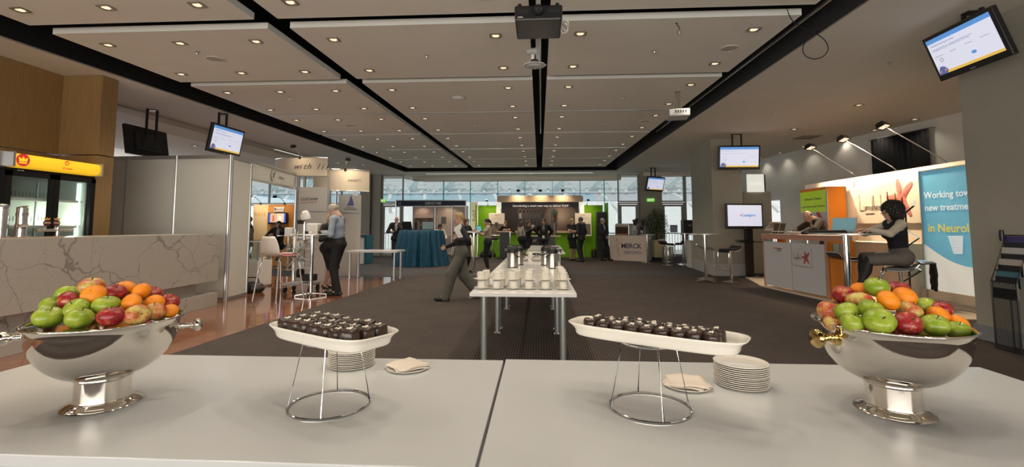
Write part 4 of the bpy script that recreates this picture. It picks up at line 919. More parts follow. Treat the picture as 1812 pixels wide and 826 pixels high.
def ceiling_tv(label, loc, yaw, tilt, w=1.02, h=.63, poles=(-.12,.12), pz=None, ui='slide'):
    t = tv('ceiling_television', label, loc, (R(tilt),0,R(yaw)), w, h, ui)
    # two hanging poles up to the ceiling (vertical in the world)
    m = (Matrix.Translation(loc) @ Euler((R(tilt),0,R(yaw))).to_matrix().to_4x4()).inverted()
    q = Matrix.Rotation(R(yaw), 4, 'Z')
    for i in poles:
        base = Vector(loc)+(q @ Vector((i,.13,0))); a = m @ Vector((base.x,base.y,loc[2]-.10)); b = m @ Vector((base.x,base.y,CZ)); MB().bar(a, b, .035, .035).build('hanging_pole', M_PLAST, t)
    c = Vector(loc)+(q @ Vector((0,.13,0))); MB().bar(m @ Vector((c.x-.09,c.y,CZ-.01)), m @ Vector((c.x+.09,c.y,CZ-.01)), .10, .02).build('ceiling_plate', M_PLAST, t)
    MB().box((0,.12,0),(.34,.06,.30)).build('bracket', M_DGREY, t)
    return t
ceiling_tv('ceiling-hung television with a lit slide above the white partition', (-6.98,9.95,3.32), 88, 10.4)
ceiling_tv('ceiling-hung television seen from its dark back, far left', (-8.55,9.55,3.22), -93.7, 10, ui=None)
ceiling_tv('largest ceiling-hung television, at the upper right beside the wall', (5.02,5.68,3.52), -91.4, 19.5, .95, .585)
ceiling_tv('ceiling-hung television facing front on the square column', (5.43,12.9,3.27), -1.1, 7.8, 1.1, .66)
ceiling_tv('small distant ceiling-hung television before the far right pillar', (5.0,20.3,3.22), 31.9, 15.2)
# white stool, bar tables
M_TOP = mat('table_disc', (.50,.47,.42), .35); M_SHELL = mat('stool_shell', (.72,.68,.62), .3)
t = thing('bar_chair', 'white moulded bar chair with chrome legs by the medical cart', 'chair', (-4.98,8.76,0), R(156))
bk = MB(); g = []; nu = 12
prof2 = [(.20,.84,.20),(.10,.835,.215),(0,.83,.215),(-.12,.84,.21),(-.19,.87,.205),(-.225,.93,.205),(-.235,1.02,.20),(-.245,1.12,.175),(-.255,1.22,.13)]
for (y, z, hw) in prof2:
    for i in range(nu+1):
        u = i/nu*2-1; g.append((u*hw, -y + (-.05*u*u if z > .9 else 0), z+(.03*u*u if z < .9 else 0)))
vs = g; fs = [(j*(nu+1)+i, j*(nu+1)+i+1, (j+1)*(nu+1)+i+1, (j+1)*(nu+1)+i) for j in range(len(prof2)-1) for i in range(nu)]
o = MB().add(vs, fs).build('seat_shell', M_SHELL, t, smooth='all', sub=1); m_ = o.modifiers.new('s','SOLIDIFY'); m_.thickness = .008
t.scale = (1.34,1.2,1.0)
for sx_ in (-1,1):
    for sy_ in (-1,1):
        MB().tube(smooth_pts([(sx_*.12,sy_*.10,.825),(sx_*.17,sy_*.15,.80),(sx_*.195,sy_*.18,.72),(sx_*.25,sy_*.25,0)],4), .0115, 8).build('leg', M_CHROME, t, smooth=True)
mb = MB(); q = .225; z = .28; mb.tube([(-q,-q,z),(q,-q,z),(q,q,z),(-q,q,z)], .008, 6, closed=True); mb.build('foot_ring', M_CHROME, t, smooth=True)
o = MB().box((0,0,.02),(.26,.20,.03)).build('book', mat('book_red',(.42,.03,.04),.5), None, loc=(-4.90,8.90,.845), rz=.3); tag(o, 'red-edged book lying on the white bar chair', 'book')
o = MB().box((0,0,.008),(.24,.20,.015)).build('papers', M_WPLAST, None, loc=(-4.90,8.90,.880), rz=.1); tag(o, 'white papers on the red book on the chair', 'papers')
def bar_table(loc, label, r, H, leg_r=.032, star=True, top=M_TOP, rz=.4):
    t = thing('bar_table', label, 'table', (loc[0],loc[1],0), rz)
    MB().lathe([(r-.01,H-.026),(r,H-.022),(r,H-.004),(r-.004,H)], 48, capb=True, capt=True).build('tabletop', top, t, smooth=True)
    MB().lathe([(r+.002,H-.022),(r+.003,H-.012),(r+.002,H-.006)], 48).build('rim', M_ALU, t, smooth=True)
    MB().cyl((0,0,.05),(0,0,H-.026),leg_r,n=24).build('pole', M_CHROME, t, smooth=True)
    if star:
        for k in range(4):
            a = k*PI/2; l = MB().bar((.02*math.cos(a),.02*math.sin(a),.062),(.30*math.cos(a),.30*math.sin(a),.028),.045,.022).build('base_arm', M_CHROME, t, bevel=.005); MB().cyl((.29*math.cos(a),.29*math.sin(a),0),(.29*math.cos(a),.29*math.sin(a),.02),.016,n=12).build('foot', M_CHROME, l, smooth=True)
    else: MB().lathe([(.24,0),(.24,.008),(.10,.022),(.035,.05)], 40, capb=True).build('base', M_CHROME, t, smooth=True)
    return t
bar_table((-4.62,9.30), 'round-topped bar table where the man in the blue shirt stands', .40, 1.25)
for i, (x, y, l) in enumerate(((-4.62,9.22,'small white cup on the near left bar table'),(-4.75,9.30,'dark tub on the near left bar table'),(-4.5,9.35,'dark glass on the near left bar table'))):
    MB_ = MB().lathe([(.025,0),(.034,.01),(.036,.055),(.033,.057),(.03,.01),(.001,.008)], 20, capb=True).build('cup' if i == 0 else 'tub', M_CERAMIC if i == 0 else M_PLAST, None, smooth='all', loc=(x,y,1.25)); tag(MB_, l, 'cup' if i == 0 else 'tub')
# medical cart with a robot-like scanner
t = thing('medical_cart', 'cluttered white medical device cart on castors behind the bar chair', 'medical cart', (-5.15,9.95,0))
MB().box((0,0,.17),(.62,.46,.05)).build('base_tray', M_GPLAST, t, bevel=.01)
for x in (-.27,.27):
    for y in (-.18,.18):
        c = MB().cyl((x-.02,y,.06),(x+.02,y,.06),.06,n=18).build('castor', M_PLAST, t, smooth=True); MB().box((x,y,.13),(.05,.05,.06)).build('castor_fork', M_PLAST, c)
MB().cyl((.02,0,.19),(.02,0,1.50),.024,n=16).cyl((-.24,.1,.19),(-.24,.1,1.35),.015,n=12).build('mast', M_CHROME, t, smooth=True)
for z, w_, x_ in ((.92,.50,0),(1.16,.42,.05)): MB().box((x_,0,z),(w_,.36,.02)).build('shelf', M_WPLAST, t, bevel=.004)
MB().box((.23,0,1.34),(.26,.22,.27)).build('monitor_unit', M_WPLAST, t, bevel=.03); MB().box((-.28,-.06,1.28),(.17,.14,.20)).build('control_box', M_WPLAST, t, bevel=.02); MB().box((-.02,-.05,1.03),(.20,.18,.18)).build('pump_unit', M_WPLAST, t, bevel=.02)
T = Matrix.Translation((.06,-.05,1.64)) @ Matrix.Rotation(R(-12), 4, 'Y')
hd = MB().lathe([(.075,-.10),(.095,-.09),(.10,-.02),(.085,.06),(.06,.10),(.02,.115),(.001,.116)], 20, sx=1.0, sy=.8, M=T, capb=True).build('scanner_head', M_WPLAST, t, smooth=True)
for x in (-.035,.03): MB().cyl(tuple(T @ Vector((x,-.068,.035))), tuple(T @ Vector((x,-.078,.035))), .011, n=10).build('sensor', mat('sensor_red',(.4,.08,.05),.4), hd)
MB().box((-.04,-.05,1.50),(.11,.10,.09)).build('camera_block', M_PLAST, t)
r_ = random.Random(4)
for k in range(14):
    x0, z0 = r_.uniform(-.25,.25), r_.uniform(.9,1.35); pts = [(x0,-.15,z0),(x0+r_.uniform(-.1,.1),-.26,z0-r_.uniform(.1,.3)),(r_.uniform(-.25,.25),-.24,r_.uniform(.45,.7)),(r_.uniform(-.25,.25),-.15,r_.uniform(.5,1.0))]
    MB().tube(smooth_pts(pts,6), r_.choice((.006,.008,.010)), 6).build('hose', r_.choice((M_GPLAST,M_PLAST,M_WPLAST)), t, smooth=True)
bk_ = MB()
for i in range(14): bk_.tube([(-.05+i*.03,-.30,.72),(-.05+i*.03,-.30,.52),(-.05+i*.03,-.10,.52)], .003, 4)
bk_.tube([(-.06,-.30,.72),(.36,-.30,.72),(.36,-.08,.72),(-.06,-.08,.72)], .005, 6, closed=True).tube([(-.06,-.30,.52),(.36,-.30,.52),(.36,-.08,.52),(-.06,-.08,.52)], .005, 6, closed=True); bk_.build('wire_basket', M_WPLAST, t)
MB().lathe([(.001,-.1),(.07,-.09),(.09,-.03),(.09,.05),(.05,.1),(.001,.11)], 18, c=(-.02,-.05,.40)).build('motor_housing', M_PLAST, t, smooth=True)
MB().box((.15,.02,.30),(.26,.24,.14)).build('battery_box', M_DGREY, t, bevel=.01)
# display case and laptop
t = thing('display_case', 'white display case with a glass upper section inside the left booth', 'display case', (-6.75,10.7,0), R(-6))
MB().box((0,0,.32),(.66,.5,.60)).build('cupboard', M_WPLAST, t, bevel=.004); MB().box((0,0,1.055),(.70,.54,.03)).build('top', M_WPLAST, t, bevel=.004)
for x in (-.31,.31):
    for y in (-.23,.23): MB().box((x,y,.83),(.035,.035,.43)).build('post', M_ALU, t)
MB().box((0,-.245,.83),(.58,.006,.40)).build('glass_pane', M_PANE, t); MB().box((0,.245,.83),(.58,.006,.40)).build('glass_pane', M_PANE, t); MB().box((0,0,.83),(.6,.44,.01)).build('glass_shelf', M_PANE, t)
o = MB().box((0,0,.01),(.40,.2,.02)).box((.1,0,.035),(.12,.1,.03)).build('samples', M_WPLAST, None, loc=(-6.75,10.7,.622)); tag(o, 'white sample packs inside the glass display case', 'samples')
def laptop(loc, rz, label, w=.34, d=.24, lid=105, m=M_PLAST, scr=None):
    t = thing('laptop', label, 'laptop', loc, R(rz))                # local: user sits at -Y
    MB().box((0,0,.010),(w,d,.018)).build('keyboard_base', m, t, bevel=.003)
    T = Matrix.Translation((0,d/2,.02)) @ Matrix.Rotation(R(-(lid-90)), 4, 'X')
    l = MB().box((0,.004,d/2),(w,.009,d), M=T).build('lid', m, t, bevel=.002)
    MB().box((0,-.0015,d/2),(w-.03,.002,d-.03), M=T).build('screen', scr or M_SCRTEAL, l)
    return t
M_SCRTEAL = glow('screen_teal', (.10,.22,.25), .6); M_SCRDARK = glow('screen_dark', (.10,.14,.14), .5)
laptop((-6.78,10.62,1.07), 175, 'open brown-grey laptop seen from behind on the glass display case', .40, .28, 100, mat('laptop_brown',(.20,.15,.12),.5))
# white bench table and teal framed counter
t = table('long_table', 'long white table behind the standing man, reaching to the carpet edge', -5.14, -3.74, 12.15, 12.93, H=.76, th=.045, r=.028, inset=.10, leg_m=M_ALU)
t = thing('exhibit_counter', 'white counter with a broad teal edge carrying food, left of the pillar', 'counter', (0,0,0))
MB().box((-7.65,17.6,1.05),(2.35,.7,.08)).box((-6.52,17.6,.52),(.10,.7,1.0)).build('teal_frame', M_TEAL, t, bevel=.004); MB().box((-7.72,17.6,.995),(2.2,.66,.03)).box((-6.72,17.6,.49),(.30,.66,.96)).build('inner_panel', M_WALLW, t)
for i, x in enumerate((-7.45,-7.2,-6.85)):
    o = MB().lathe([(.12,0),(.15,.006),(.15,.010),(.001,.008)], 24, capb=True).build('platter', M_CERAMIC, None, smooth=True, loc=(x,17.55,1.09)); tag(o, 'small platter on the teal-edged counter, %s from the left' % ORD[i], 'plate', 'platters on the teal-edged counter')
    mb = MB(); r_ = random.Random(i)
    for k in range(9): mb.lathe([(.001,0),(.035,.01),(.04,.03),(.02,.05),(.001,.052)], 8, c=(x+r_.uniform(-.09,.09),17.55+r_.uniform(-.08,.08),1.10+r_.uniform(0,.02)))
    o = mb.build('pastries', mat('pastry',(.42,.22,.13),.7)); tag(o, 'heap of pastries on the %s platter of the teal-edged counter' % ORD[i], 'pastries', None, 'stuff')
t = thing('low_chair', 'dark low chair behind the long white table, before the bright door', 'chair', (-8.0,19.5,0), .3)
MB().box((0,0,.43),(.5,.5,.06)).build('seat', M_LEATHER, t, bevel=.02); MB().box((0,.24,.62),(.5,.05,.34)).build('backrest', M_LEATHER, t, bevel=.02)
for x in (-.22,.22):
    for y in (-.22,.22): MB().cyl((x,y,0),(x,y,.4),.015,n=8).build('leg', M_PLAST, t)
# grey exhibit tower with curved fascias
t = thing('exhibit_tower', 'tall grey exhibit wall with company logos behind the cart', 'exhibit wall', (0,0,0))
M_TOWER = mat('tower_grey', (.47,.45,.42), .6)
MB().box((-5.95,11.95,1.22),(.76,.05,2.44)).build('panel', M_TOWER, t); MB().box((-5.41,13.05,1.15),(.64,.05,2.3)).build('panel', M_TOWER, t); MB().box((-6.35,11.93,1.36),(.05,.08,2.72)).box((-5.56,12.0,1.36),(.05,.08,2.72)).build('upright', M_ALU, t)
MB().box((-5.95,11.92,1.80),(.74,.01,.02)).box((-5.41,13.02,1.80),(.6,.01,.02)).build('seam', M_ALU, t)
text('CLIFTAMP', .105, M_INK, 'lettering', t, face((-6.05,11.915,2.12),0), shear=.15); MB().bar((-6.28,11.915,2.03),(-5.84,11.915,2.05),.004,.008).build('red_stroke', mat('logo_red',(.4,.05,.04),.6), t)
mb = MB().add([(-5.49,13.02,2.0),(-5.29,13.02,2.0),(-5.29,13.02,2.04),(-5.36,13.02,2.28),(-5.39,13.02,2.28),(-5.43,13.02,2.12)], [tuple(range(6))]); mb.build('sail_logo', mat('logo_blue',(.08,.10,.25),.6), t)
text('MEDICAL\nINNOVATIONS', .055, M_INK, 'lettering', t, face((-5.39,13.02,1.92),0))
pp = MB().box((-5.61,13.01,1.45),(.16,.006,.36)).build('purple_poster', mat('poster_purple',(.22,.10,.18),.6), t); MB().box((-5.61,13.005,1.52),(.12,.004,.06)).build('poster_text', M_WPLAST, pp)
def curved_fascia(label, c, r, a0, a1, z0, z1, words, size, wa, m):
    t = thing('curved_fascia', label, 'fascia', (c[0],c[1],0)); n = 20; vs = []; fs = []
    for k, rr in enumerate((r, r-.03)):
        for i in range(n+1):
            a = R(a0+(a1-a0)*i/n); vs += [(rr*math.cos(a),rr*math.sin(a),z0),(rr*math.cos(a),rr*math.sin(a),z1)]
    m1 = 2*(n+1)
    for i in range(n): fs += [(2*i,2*i+2,2*i+3,2*i+1),(m1+2*i,m1+2*i+1,m1+2*i+3,m1+2*i+2),(2*i+1,2*i+3,m1+2*i+3,m1+2*i+1),(2*i,m1+2*i,m1+2*i+2,2*i+2)]
    fs += [(0,1,m1+1,m1),(2*n,m1+2*n,m1+2*n+1,2*n+1)]
    MB().add(vs, fs).build('panel', m, t, smooth=True)
    mb = MB()
    for z in (z0,z1): mb.tube([((r+.004)*math.cos(R(a0+(a1-a0)*i/n)),(r+.004)*math.sin(R(a0+(a1-a0)*i/n)),z) for i in range(n+1)], .014, 6)
    mb.build('rim', M_ALU, t, smooth=True)
    for i, ch in enumerate(words):
        if ch == ' ': continue
        a = R(wa+i*size*.50/r*57.3); text(ch, size, M_INK, 'lettering', t, Matrix.Translation(((r+.006)*math.cos(a),(r+.006)*math.sin(a),(z0+z1)/2)) @ Matrix.Rotation(a+PI/2, 4, 'Z') @ Matrix.Rotation(PI/2, 4, 'X'), shear=.45)
    return t
M_FASC = mat('fascia_cream', (.62,.55,.44), .6)
t = curved_fascia('curved cream fascia with script lettering, highest on the left', (-6.35,13.3), 1.35, 232, 300, 2.74, 3.24, 'with life', .22, 266, M_FASC)
MB().cyl((-.05,-1.0,2.74),(-.05,-1.0,0),.03,n=10).build('pole', M_ALU, t)
MB().bar((-.05,-1.0,3.1),(-.25,-1.30,3.1),.03,.03).build('pole_arm', M_ALU, t)
t = curved_fascia('brightly lit curved cream fascia above the standing couple', (-5.65,13.5), 1.25, 245, 318, 2.37, 2.95, 'sanofi', .12, 292, M_FASC)
MB().cyl((-.1,-.6,2.95),(-.1,-.6,0),.03,n=10).bar((-.1,-.6,2.9),(-.3,-1.19,2.9),.03,.03).bar((-.1,-.6,2.45),(-.3,-1.19,2.45),.03,.03).build('pole', M_ALU, t)
t = thing('rear_fascia', 'flat white fascia behind the curved fascias near the ceiling', 'fascia', (0,0,0)); MB().box((-6.5,14.6,3.1),(1.2,.03,.42)).build('panel', M_FASC, t)
MB().cyl((-7.05,14.62,0),(-7.05,14.62,3.3),.03,n=8).build('post', M_ALU, t); MB().cyl((-5.95,14.62,0),(-5.95,14.62,3.3),.03,n=8).build('post', M_ALU, t)
def arm_lamp(a, b, c, label, power=18, tgt=None, group=None, name='arm_spotlight', hs=1.0):
    """a wall clamp, b elbow, c head"""
    t = thing(name, label, 'spotlight', a, 0, group); b2, c2 = Vector(b)-Vector(a), Vector(c)-Vector(a)
    MB().tube([(0,0,-.04),(0,0,.02),tuple(b2)], .010, 8).tube([tuple(b2),tuple(c2)], .010, 8).build('arm', M_ALU, t, smooth=True); MB().box((0,0,-.03),(.05,.05,.07)).build('clamp', M_PLAST, t)
    d = (Vector(tgt)-Vector(c)).normalized(); q = d.to_track_quat('-Z', 'Y').to_matrix().to_4x4(); T = Matrix.Translation(c2) @ q @ Matrix.Scale(hs, 4)
    h = MB().add([(-.10,-.06,.05),(.10,-.06,.05),(.10,.06,.05),(-.10,.06,.05),(-.13,-.09,-.06),(.13,-.09,-.06),(.13,.09,-.06),(-.13,.09,-.06)], [(0,1,2,3),(0,4,5,1),(1,5,6,2),(2,6,7,3),(3,7,4,0)], 0, T).build('lamp_head', M_PLAST, t)
    MB().quad((-.11,-.07,-.045),(.11,-.07,-.045),(.11,.07,-.045),(-.11,.07,-.045), M=T).build('lamp_glass', M_LAMPGLOW, h)
    l = light('SPOT', 'lamp_beam', tuple(T @ Vector((0,0,-.06))), q.to_euler(), power, (1.0,.78,.52), spot_size=R(120), spot_blend=.8, shadow_soft_size=.06); l.parent = t
    return t
arm_lamp((-6.35,11.95,3.26),(-6.35,11.7,3.44),(-6.3,11.5,3.46),'small black arm lamp lighting the script fascia', 14, (-6.3,11.8,3.0), hs=.5)
arm_lamp((-5.25,12.30,2.97),(-5.1,12.0,3.15),(-5.0,11.85,3.17),'small black arm lamp lighting the bright curved fascia', 30, (-5.2,12.4,2.6), hs=.5)
arm_lamp((-9.2,16.35,2.26),(-9.2,16.0,2.45),(-9.2,15.7,2.45),'arm lamp over the orange television wall', 30, (-9.3,16.4,1.6), hs=.5); arm_lamp((-10.1,16.35,2.26),(-10.1,16.0,2.45),(-10.1,15.7,2.45),'arm lamp over the cream wall with gold capitals', 40, (-10.1,16.4,1.6), hs=.5)
bar_table((-8.2,14.9), 'small distant bar table before the seated man on the left', .35, 1.12, .028, False)
t = thing('brochure_stand', 'zigzag grey brochure stand in the left booth beside the seated man', 'brochure stand', (-7.0,13.6,0), .3)
for i in range(3):
    MB().bar((-.16,-.05,1.02+i*.17),(.16,.10,1.24+i*.17),.30,.02).build('sloping_tray', M_GPLAST, t)
MB().cyl((0,.05,0),(0,.05,1.6),.02,n=10).build('pole', M_ALU, t); MB().lathe([(.2,0),(.2,.012),(.03,.03)],24,c=(0,.05,0),capb=True).build('base', M_ALU, t)
t = thing('holdall', 'dark holdall bag lying on the timber floor beside the partition', 'bag', (-6.15,9.75,0), .2)
MB().lathe([(.001,0),(.20,.01),(.24,.08),(.20,.17),(.10,.22),(.001,.23)], 20, sx=1.15, sy=.7).build('body', M_LEATHER, t, smooth=True); MB().tube(smooth_pts([(-.15,0,.17),(-.1,.02,.30),(.1,.02,.30),(.15,0,.17)]), .012, 6).build('strap', M_LEATHER, t, smooth=True)
# ================================================================== RIGHT SIDE: STARFISH BOOTH
M_BOOTHW = mat('booth_wall_cream', (.82,.70,.55), .6); M_BFLOOR = mat('booth_floor', (.60,.50,.38), .45, var=.06, vs=3)
M_STAR = mat('starfish_red', (.55,.16,.13), .7, var=.25, vs=14)
struct('floor_booth_platform', MB().prism([(5.17,11.4),(5.40,9.15),(5.56,8.2),(6.30,7.42),(9.3,7.42),(9.3,13.2),(5.60,13.2)], 0, .03), M_BFLOOR)
t = thing('booth_wall', 'long cream booth wall with a starfish board on the right', 'exhibit wall', (0,0,0))
MB().bar((7.16,7.4,1.27),(7.16,12.9,1.27),.08,2.48).build('wall_panels', M_BOOTHW, t); MB().box((7.02,8.2,.16),(.2,1.6,.26)).build('plinth', M_BOOTHW, t)
for y in (8.72,10.95,12.1): MB().box((7.117,y,1.3),(.006,.012,2.3)).build('panel_seam', M_ALU, t)
# starfish board
bd = thing('starfish_board', 'large cream board with a red starfish and thin script lettering', 'sign', (7.10,9.93,1.87), R(-90))   # local -Y faces -X
MB().box((0,0,0),(2.02,.02,.80)).build('board', mat('board_cream', (.72,.62,.50), .5), bd)
def starfish(mb, cx, cy, s, M, ang0=.25, th=.012):
    n = 5; ring = []
    for k in range(n):
        A5 = [R(q)+ang0-.95 for q in (100,178,242,302,402)]; a = A5[k]; L = [.86,.86,1.0,1.0,.95][k]
        d = Vector((math.cos(a),math.sin(a))); p = Vector((-d.y,d.x))
        b = (a+(A5[k+1] if k < 4 else A5[0]+2*PI))/2
        for u, w in ((.40,-.17),(.75,-.13),(.96,-.07),(1.0,0),(.96,.07),(.75,.13),(.40,.17)): q = d*u*L*s+p*w*s; ring.append((cx+q.x,cy+q.y))
        ring.append((cx+.27*s*math.cos(b),cy+.27*s*math.sin(b)))
    m = len(ring); vs = [(x,y,.002) for x, y in ring]+[(cx+(x-cx)*.55,cy+(y-cy)*.55,th) for x, y in ring]+[(cx,cy,th*1.3)]
    mb.add(vs, [(i,(i+1)%m,m+(i+1)%m,m+i) for i in range(m)]+[(m+i,m+(i+1)%m,2*m) for i in range(m)], 0, M)
FB = Matrix.Translation((0,-.012,0)) @ Matrix.Rotation(PI/2, 4, 'X')
mb = MB(); starfish(mb, .36, .10, .44, FB, 0.95); mb.build('starfish', M_STAR, bd, smooth=True)
def script_word(mb, x0, y0, s, M, r=.004):
    W_ = [[(0,1.1),(.02,.5),(0,0),(.15,.02),(.35,.03)],[(.42,.30),(.43,.05),(.50,.02),(.58,.10),(.60,.30),(.61,.04)],[(.70,.02),(.70,.28),(.78,.28),(.82,.02)],[(.90,.02),(.90,.28),(.98,.27),(1.02,.02)],[(1.24,.25),(1.12,.24),(1.10,.05),(1.22,.03),(1.27,.20),(1.28,.95),(1.27,.02)],[(1.40,1.0),(1.40,.03),(1.50,.02),(1.56,.15),(1.48,.28),(1.41,.22)],[(1.62,.14),(1.76,.16),(1.72,.28),(1.63,.22),(1.64,.05),(1.76,.03)],[(1.98,.25),(1.86,.26),(1.83,.08),(1.96,.02)],[(2.06,1.0),(2.06,.02)],[(2.22,.28),(2.08,.14),(2.25,.0)]]
    for w in W_: mb.tube([tuple(M @ Vector((x0+x*s,y0+y*s,.003))) for x, y in w], r, 5)
    mb.tube([tuple(M @ Vector((x0+(.5+.9*i/6)*s,y0-.22*s+.02*s*(i%2),.003))) for i in range(7)], r, 5)
mb = MB(); script_word(mb, -.82, -.12, .31, FB, .0045); mb.build('script_lettering', mat('script_ink',(.16,.12,.11),.6), bd)
# blue banner
t = thing('neurology_banner', 'tall sky-blue banner with white and yellow lettering beside the right column', 'banner', (6.93,8.31,.12), R(-90))
M_SKY = mat('banner_sky', (.13,.42,.60), .5, emit=(.13,.36,.48), es=.5, var=.12, vs=2); M_SAND = mat('banner_white', (.80,.80,.76), .5, emit=(.7,.68,.6), es=.5)  # emission put into the unlit print so the banner looks brightly lit
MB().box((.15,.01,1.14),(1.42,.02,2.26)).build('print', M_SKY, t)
MB().box((-.565,0,1.14),(.02,.05,2.30)).box((.865,0,1.14),(.02,.05,2.30)).box((.15,0,2.28),(1.42,.04,.02)).box((.15,0,.012),(1.44,.10,.024)).build('frame', M_ALU, t)
FN = Matrix.Translation((0,-.002,0)) @ Matrix.Rotation(PI/2, 4, 'X')
vs = [(-.555,.02,0),(.855,.02,0),(.855,.56,0)]+[(.555-1.11*i/16, (.62+.33*(i/16)**1.0-.10*math.sin(i/16*3.3)), 0) for i in range(17)]
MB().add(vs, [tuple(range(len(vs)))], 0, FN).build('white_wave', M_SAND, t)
vs = [(.555-1.11*i/16, (.66+.33*(i/16)-.10*math.sin(i/16*3.3)), .001) for i in range(17)]+[(-.555+1.11*i/16, (.985-.33*(i/16)-.10*math.sin((16-i)/16*3.3)), .001) for i in range(17)]
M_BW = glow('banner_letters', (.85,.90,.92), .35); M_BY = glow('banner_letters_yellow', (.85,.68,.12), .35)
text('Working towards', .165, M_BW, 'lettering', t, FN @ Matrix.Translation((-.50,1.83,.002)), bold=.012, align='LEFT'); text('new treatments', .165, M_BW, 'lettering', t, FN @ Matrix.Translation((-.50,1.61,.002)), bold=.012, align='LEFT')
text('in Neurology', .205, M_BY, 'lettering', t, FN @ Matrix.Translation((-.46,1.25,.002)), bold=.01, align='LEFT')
mb = MB()
for i in range(9): u = i/9; mb.add([((-.05+u*.09)-.02,1.12-u*.30,.002),(.22-u*.03,1.13-u*.30,.002),(.22-u*.03,1.10-u*.30,.002),((-.05+u*.09),1.095-u*.30,.002)], [(0,1,2,3)], 0, FN)
mb.build('white_motif', M_BW, t)['kind'] = 'stuff'
arm_pos = [((7.16,10.93,2.51),(7.10,10.95,2.60),(6.92,11.8,3.37)),((7.16,9.74,2.51),(7.10,9.76,2.60),(6.92,10.55,3.34)),((7.16,8.57,2.51),(7.10,8.60,2.60),(6.92,9.35,3.37))]
for i, (a, b, c) in enumerate(arm_pos):
    arm_lamp(a, b, (c[0]-.25,c[1],c[2]), 'long-armed black lamp on top of the starfish wall, %s from the camera' % ['farthest','middle one','nearest'][i], (620,380,330)[i], (7.1,c[1]-.7,1.6), 'long-armed booth lamps')
# curtain on the back wall
t = thing('wall_curtain', 'black curtain hanging high on the wall behind the lamps', 'curtain', (9.06,12.2,0), R(-81.2))
n = 60; vs = []
for i in range(n+1):
    x = -.80+1.6*i/n; y = .03*math.sin(i*1.25)+.01*math.sin(i*2.7)
    vs += [(x,y,2.4),(x,y,3.72)]
o = MB().add(vs, [(2*i,2*i+2,2*i+3,2*i+1) for i in range(n)]).build('cloth', mat('curtain_black',(.015,.017,.02),.9), t, smooth='all'); m_ = o.modifiers.new('s','SOLIDIFY'); m_.thickness = .004
MB().cyl((-.88,0,3.73),(.88,0,3.73),.012,n=10).build('rod', M_ALU, t, smooth=True); MB().box((-.84,.05,3.73),(.03,.10,.03)).box((.84,.05,3.73),(.03,.10,.03)).build('rod_bracket', M_ALU, t)
# reception counter with starfish plate
t = thing('reception_counter', 'white and orange reception counter with a starfish plate', 'counter', (0,0,.0))
A, B = Vector((5.20,11.27,0)), Vector((5.43,9.23,0)); d = (B-A).normalized(); nn = Vector((-d.y*-1,d.x*-1,0))  # towards +X
nn = Vector((d.y*-1, d.x, 0)); nn = nn if nn.x > 0 else -nn
def P3(u, w, z): q = A+d*u+nn*w; return (q.x,q.y,z)
L = (B-A).length
MB().bar(P3(.03,.02,.57),P3(L-.05,.02,.57),.025,.98).build('front_panel', mat('counter_grey_white',(.56,.56,.57),.45), t); MB().box(P3(1.02,.004,.57),(.004,.01,.98),math.atan2(d.y,d.x)).build('panel_joint', M_GPLAST, t)
MB().bar(P3(0,.25,1.17),P3(L,.25,1.17),.55,.09).bar(P3(.015,.02,.60),P3(.045,.02,.60),.05,1.12).bar(P3(L-.05,.02,.60),P3(L-.0,.02,.60),.05,1.12).build('orange_frame', mat('counter_rose_edge',(.50,.25,.17),.5), t, bevel=.003)
MB().bar(P3(0,.25,1.225),P3(L,.25,1.225),.56,.012).build('worktop', mat('counter_top_rose',(.62,.42,.34),.35), t)
MB().bar(P3(L-.02,.30,.58),P3(L+.02,.30,.58),.50,1.10).build('orange_end', M_ORANGE, t); MB().bar(P3(.0,.45,.58),P3(.03,.45,.58),.2,1.10).build('orange_end', M_ORANGE, t)
for u in (.30,.85,1.4,1.9): MB().cyl(P3(u,.10,1.06),P3(u,.10,1.14),.02,n=12).build('spacer', M_CHROME, t, smooth=True)
MB().bar(P3(.05,.35,.9),P3(L-.05,.35,.9),.40,.02).build('inner_shelf', M_ORANGE, t)
zr = math.degrees(math.atan2(d.y,d.x)); mid = A+d*1.35-nn*.004
pl_ = thing('starfish_plate', 'small pale plate with a dark red starfish fixed to the reception counter', 'sign', (mid.x,mid.y,.78), R(zr))
MB().box((0,0,0),(.58,.012,.36)).build('plate', mat('plate_pale',(.56,.54,.53),.4), pl_); FP = Matrix.Translation((0,-.008,0)) @ Matrix.Rotation(PI/2, 4, 'X')
mb = MB(); starfish(mb, .14, .0, .15, FP, 1.0, .004); mb.build('starfish', mat('starfish_dark',(.36,.07,.06),.6), pl_)
mb = MB(); script_word(mb, -.24, -.04, .105, FP, .0025); mb.build('script_lettering', mat('script_ink',(.16,.12,.11),.6), pl_)
# white/green display tower with orange side
t = thing('display_tower', 'display tower with a lime green headed poster and an orange side', 'display tower', (6.87,11.75,.03))
MB().box((0,0,1.15),(.42,1.12,2.30)).build('orange_body', M_ORANGE, t); MB().box((-.215,-.56,1.15),(.02,.02,2.3)).box((.21,-.565,1.15),(.02,.02,2.3)).build('edge', M_ALU, t)
g = MB().box((-.218,0,1.13),(.012,1.06,2.2)).build('poster', mat('poster_white',(.62,.64,.60),.5), t)
FG = Matrix.Translation((-.2245,0,0)) @ Matrix.Rotation(R(-90), 4, 'Z') @ Matrix.Rotation(PI/2, 4, 'X')
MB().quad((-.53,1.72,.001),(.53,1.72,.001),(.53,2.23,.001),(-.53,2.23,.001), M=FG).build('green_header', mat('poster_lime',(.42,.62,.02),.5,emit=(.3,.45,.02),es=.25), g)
text("Alzheimer's Disease", .085, M_INK, 'lettering', g, FG @ Matrix.Translation((.0,2.04,.003)), shear=.25); text('a stem from the edge of memory', .072, M_INK, 'lettering', g, FG @ Matrix.Translation((.0,1.86,.003)), shear=.25)
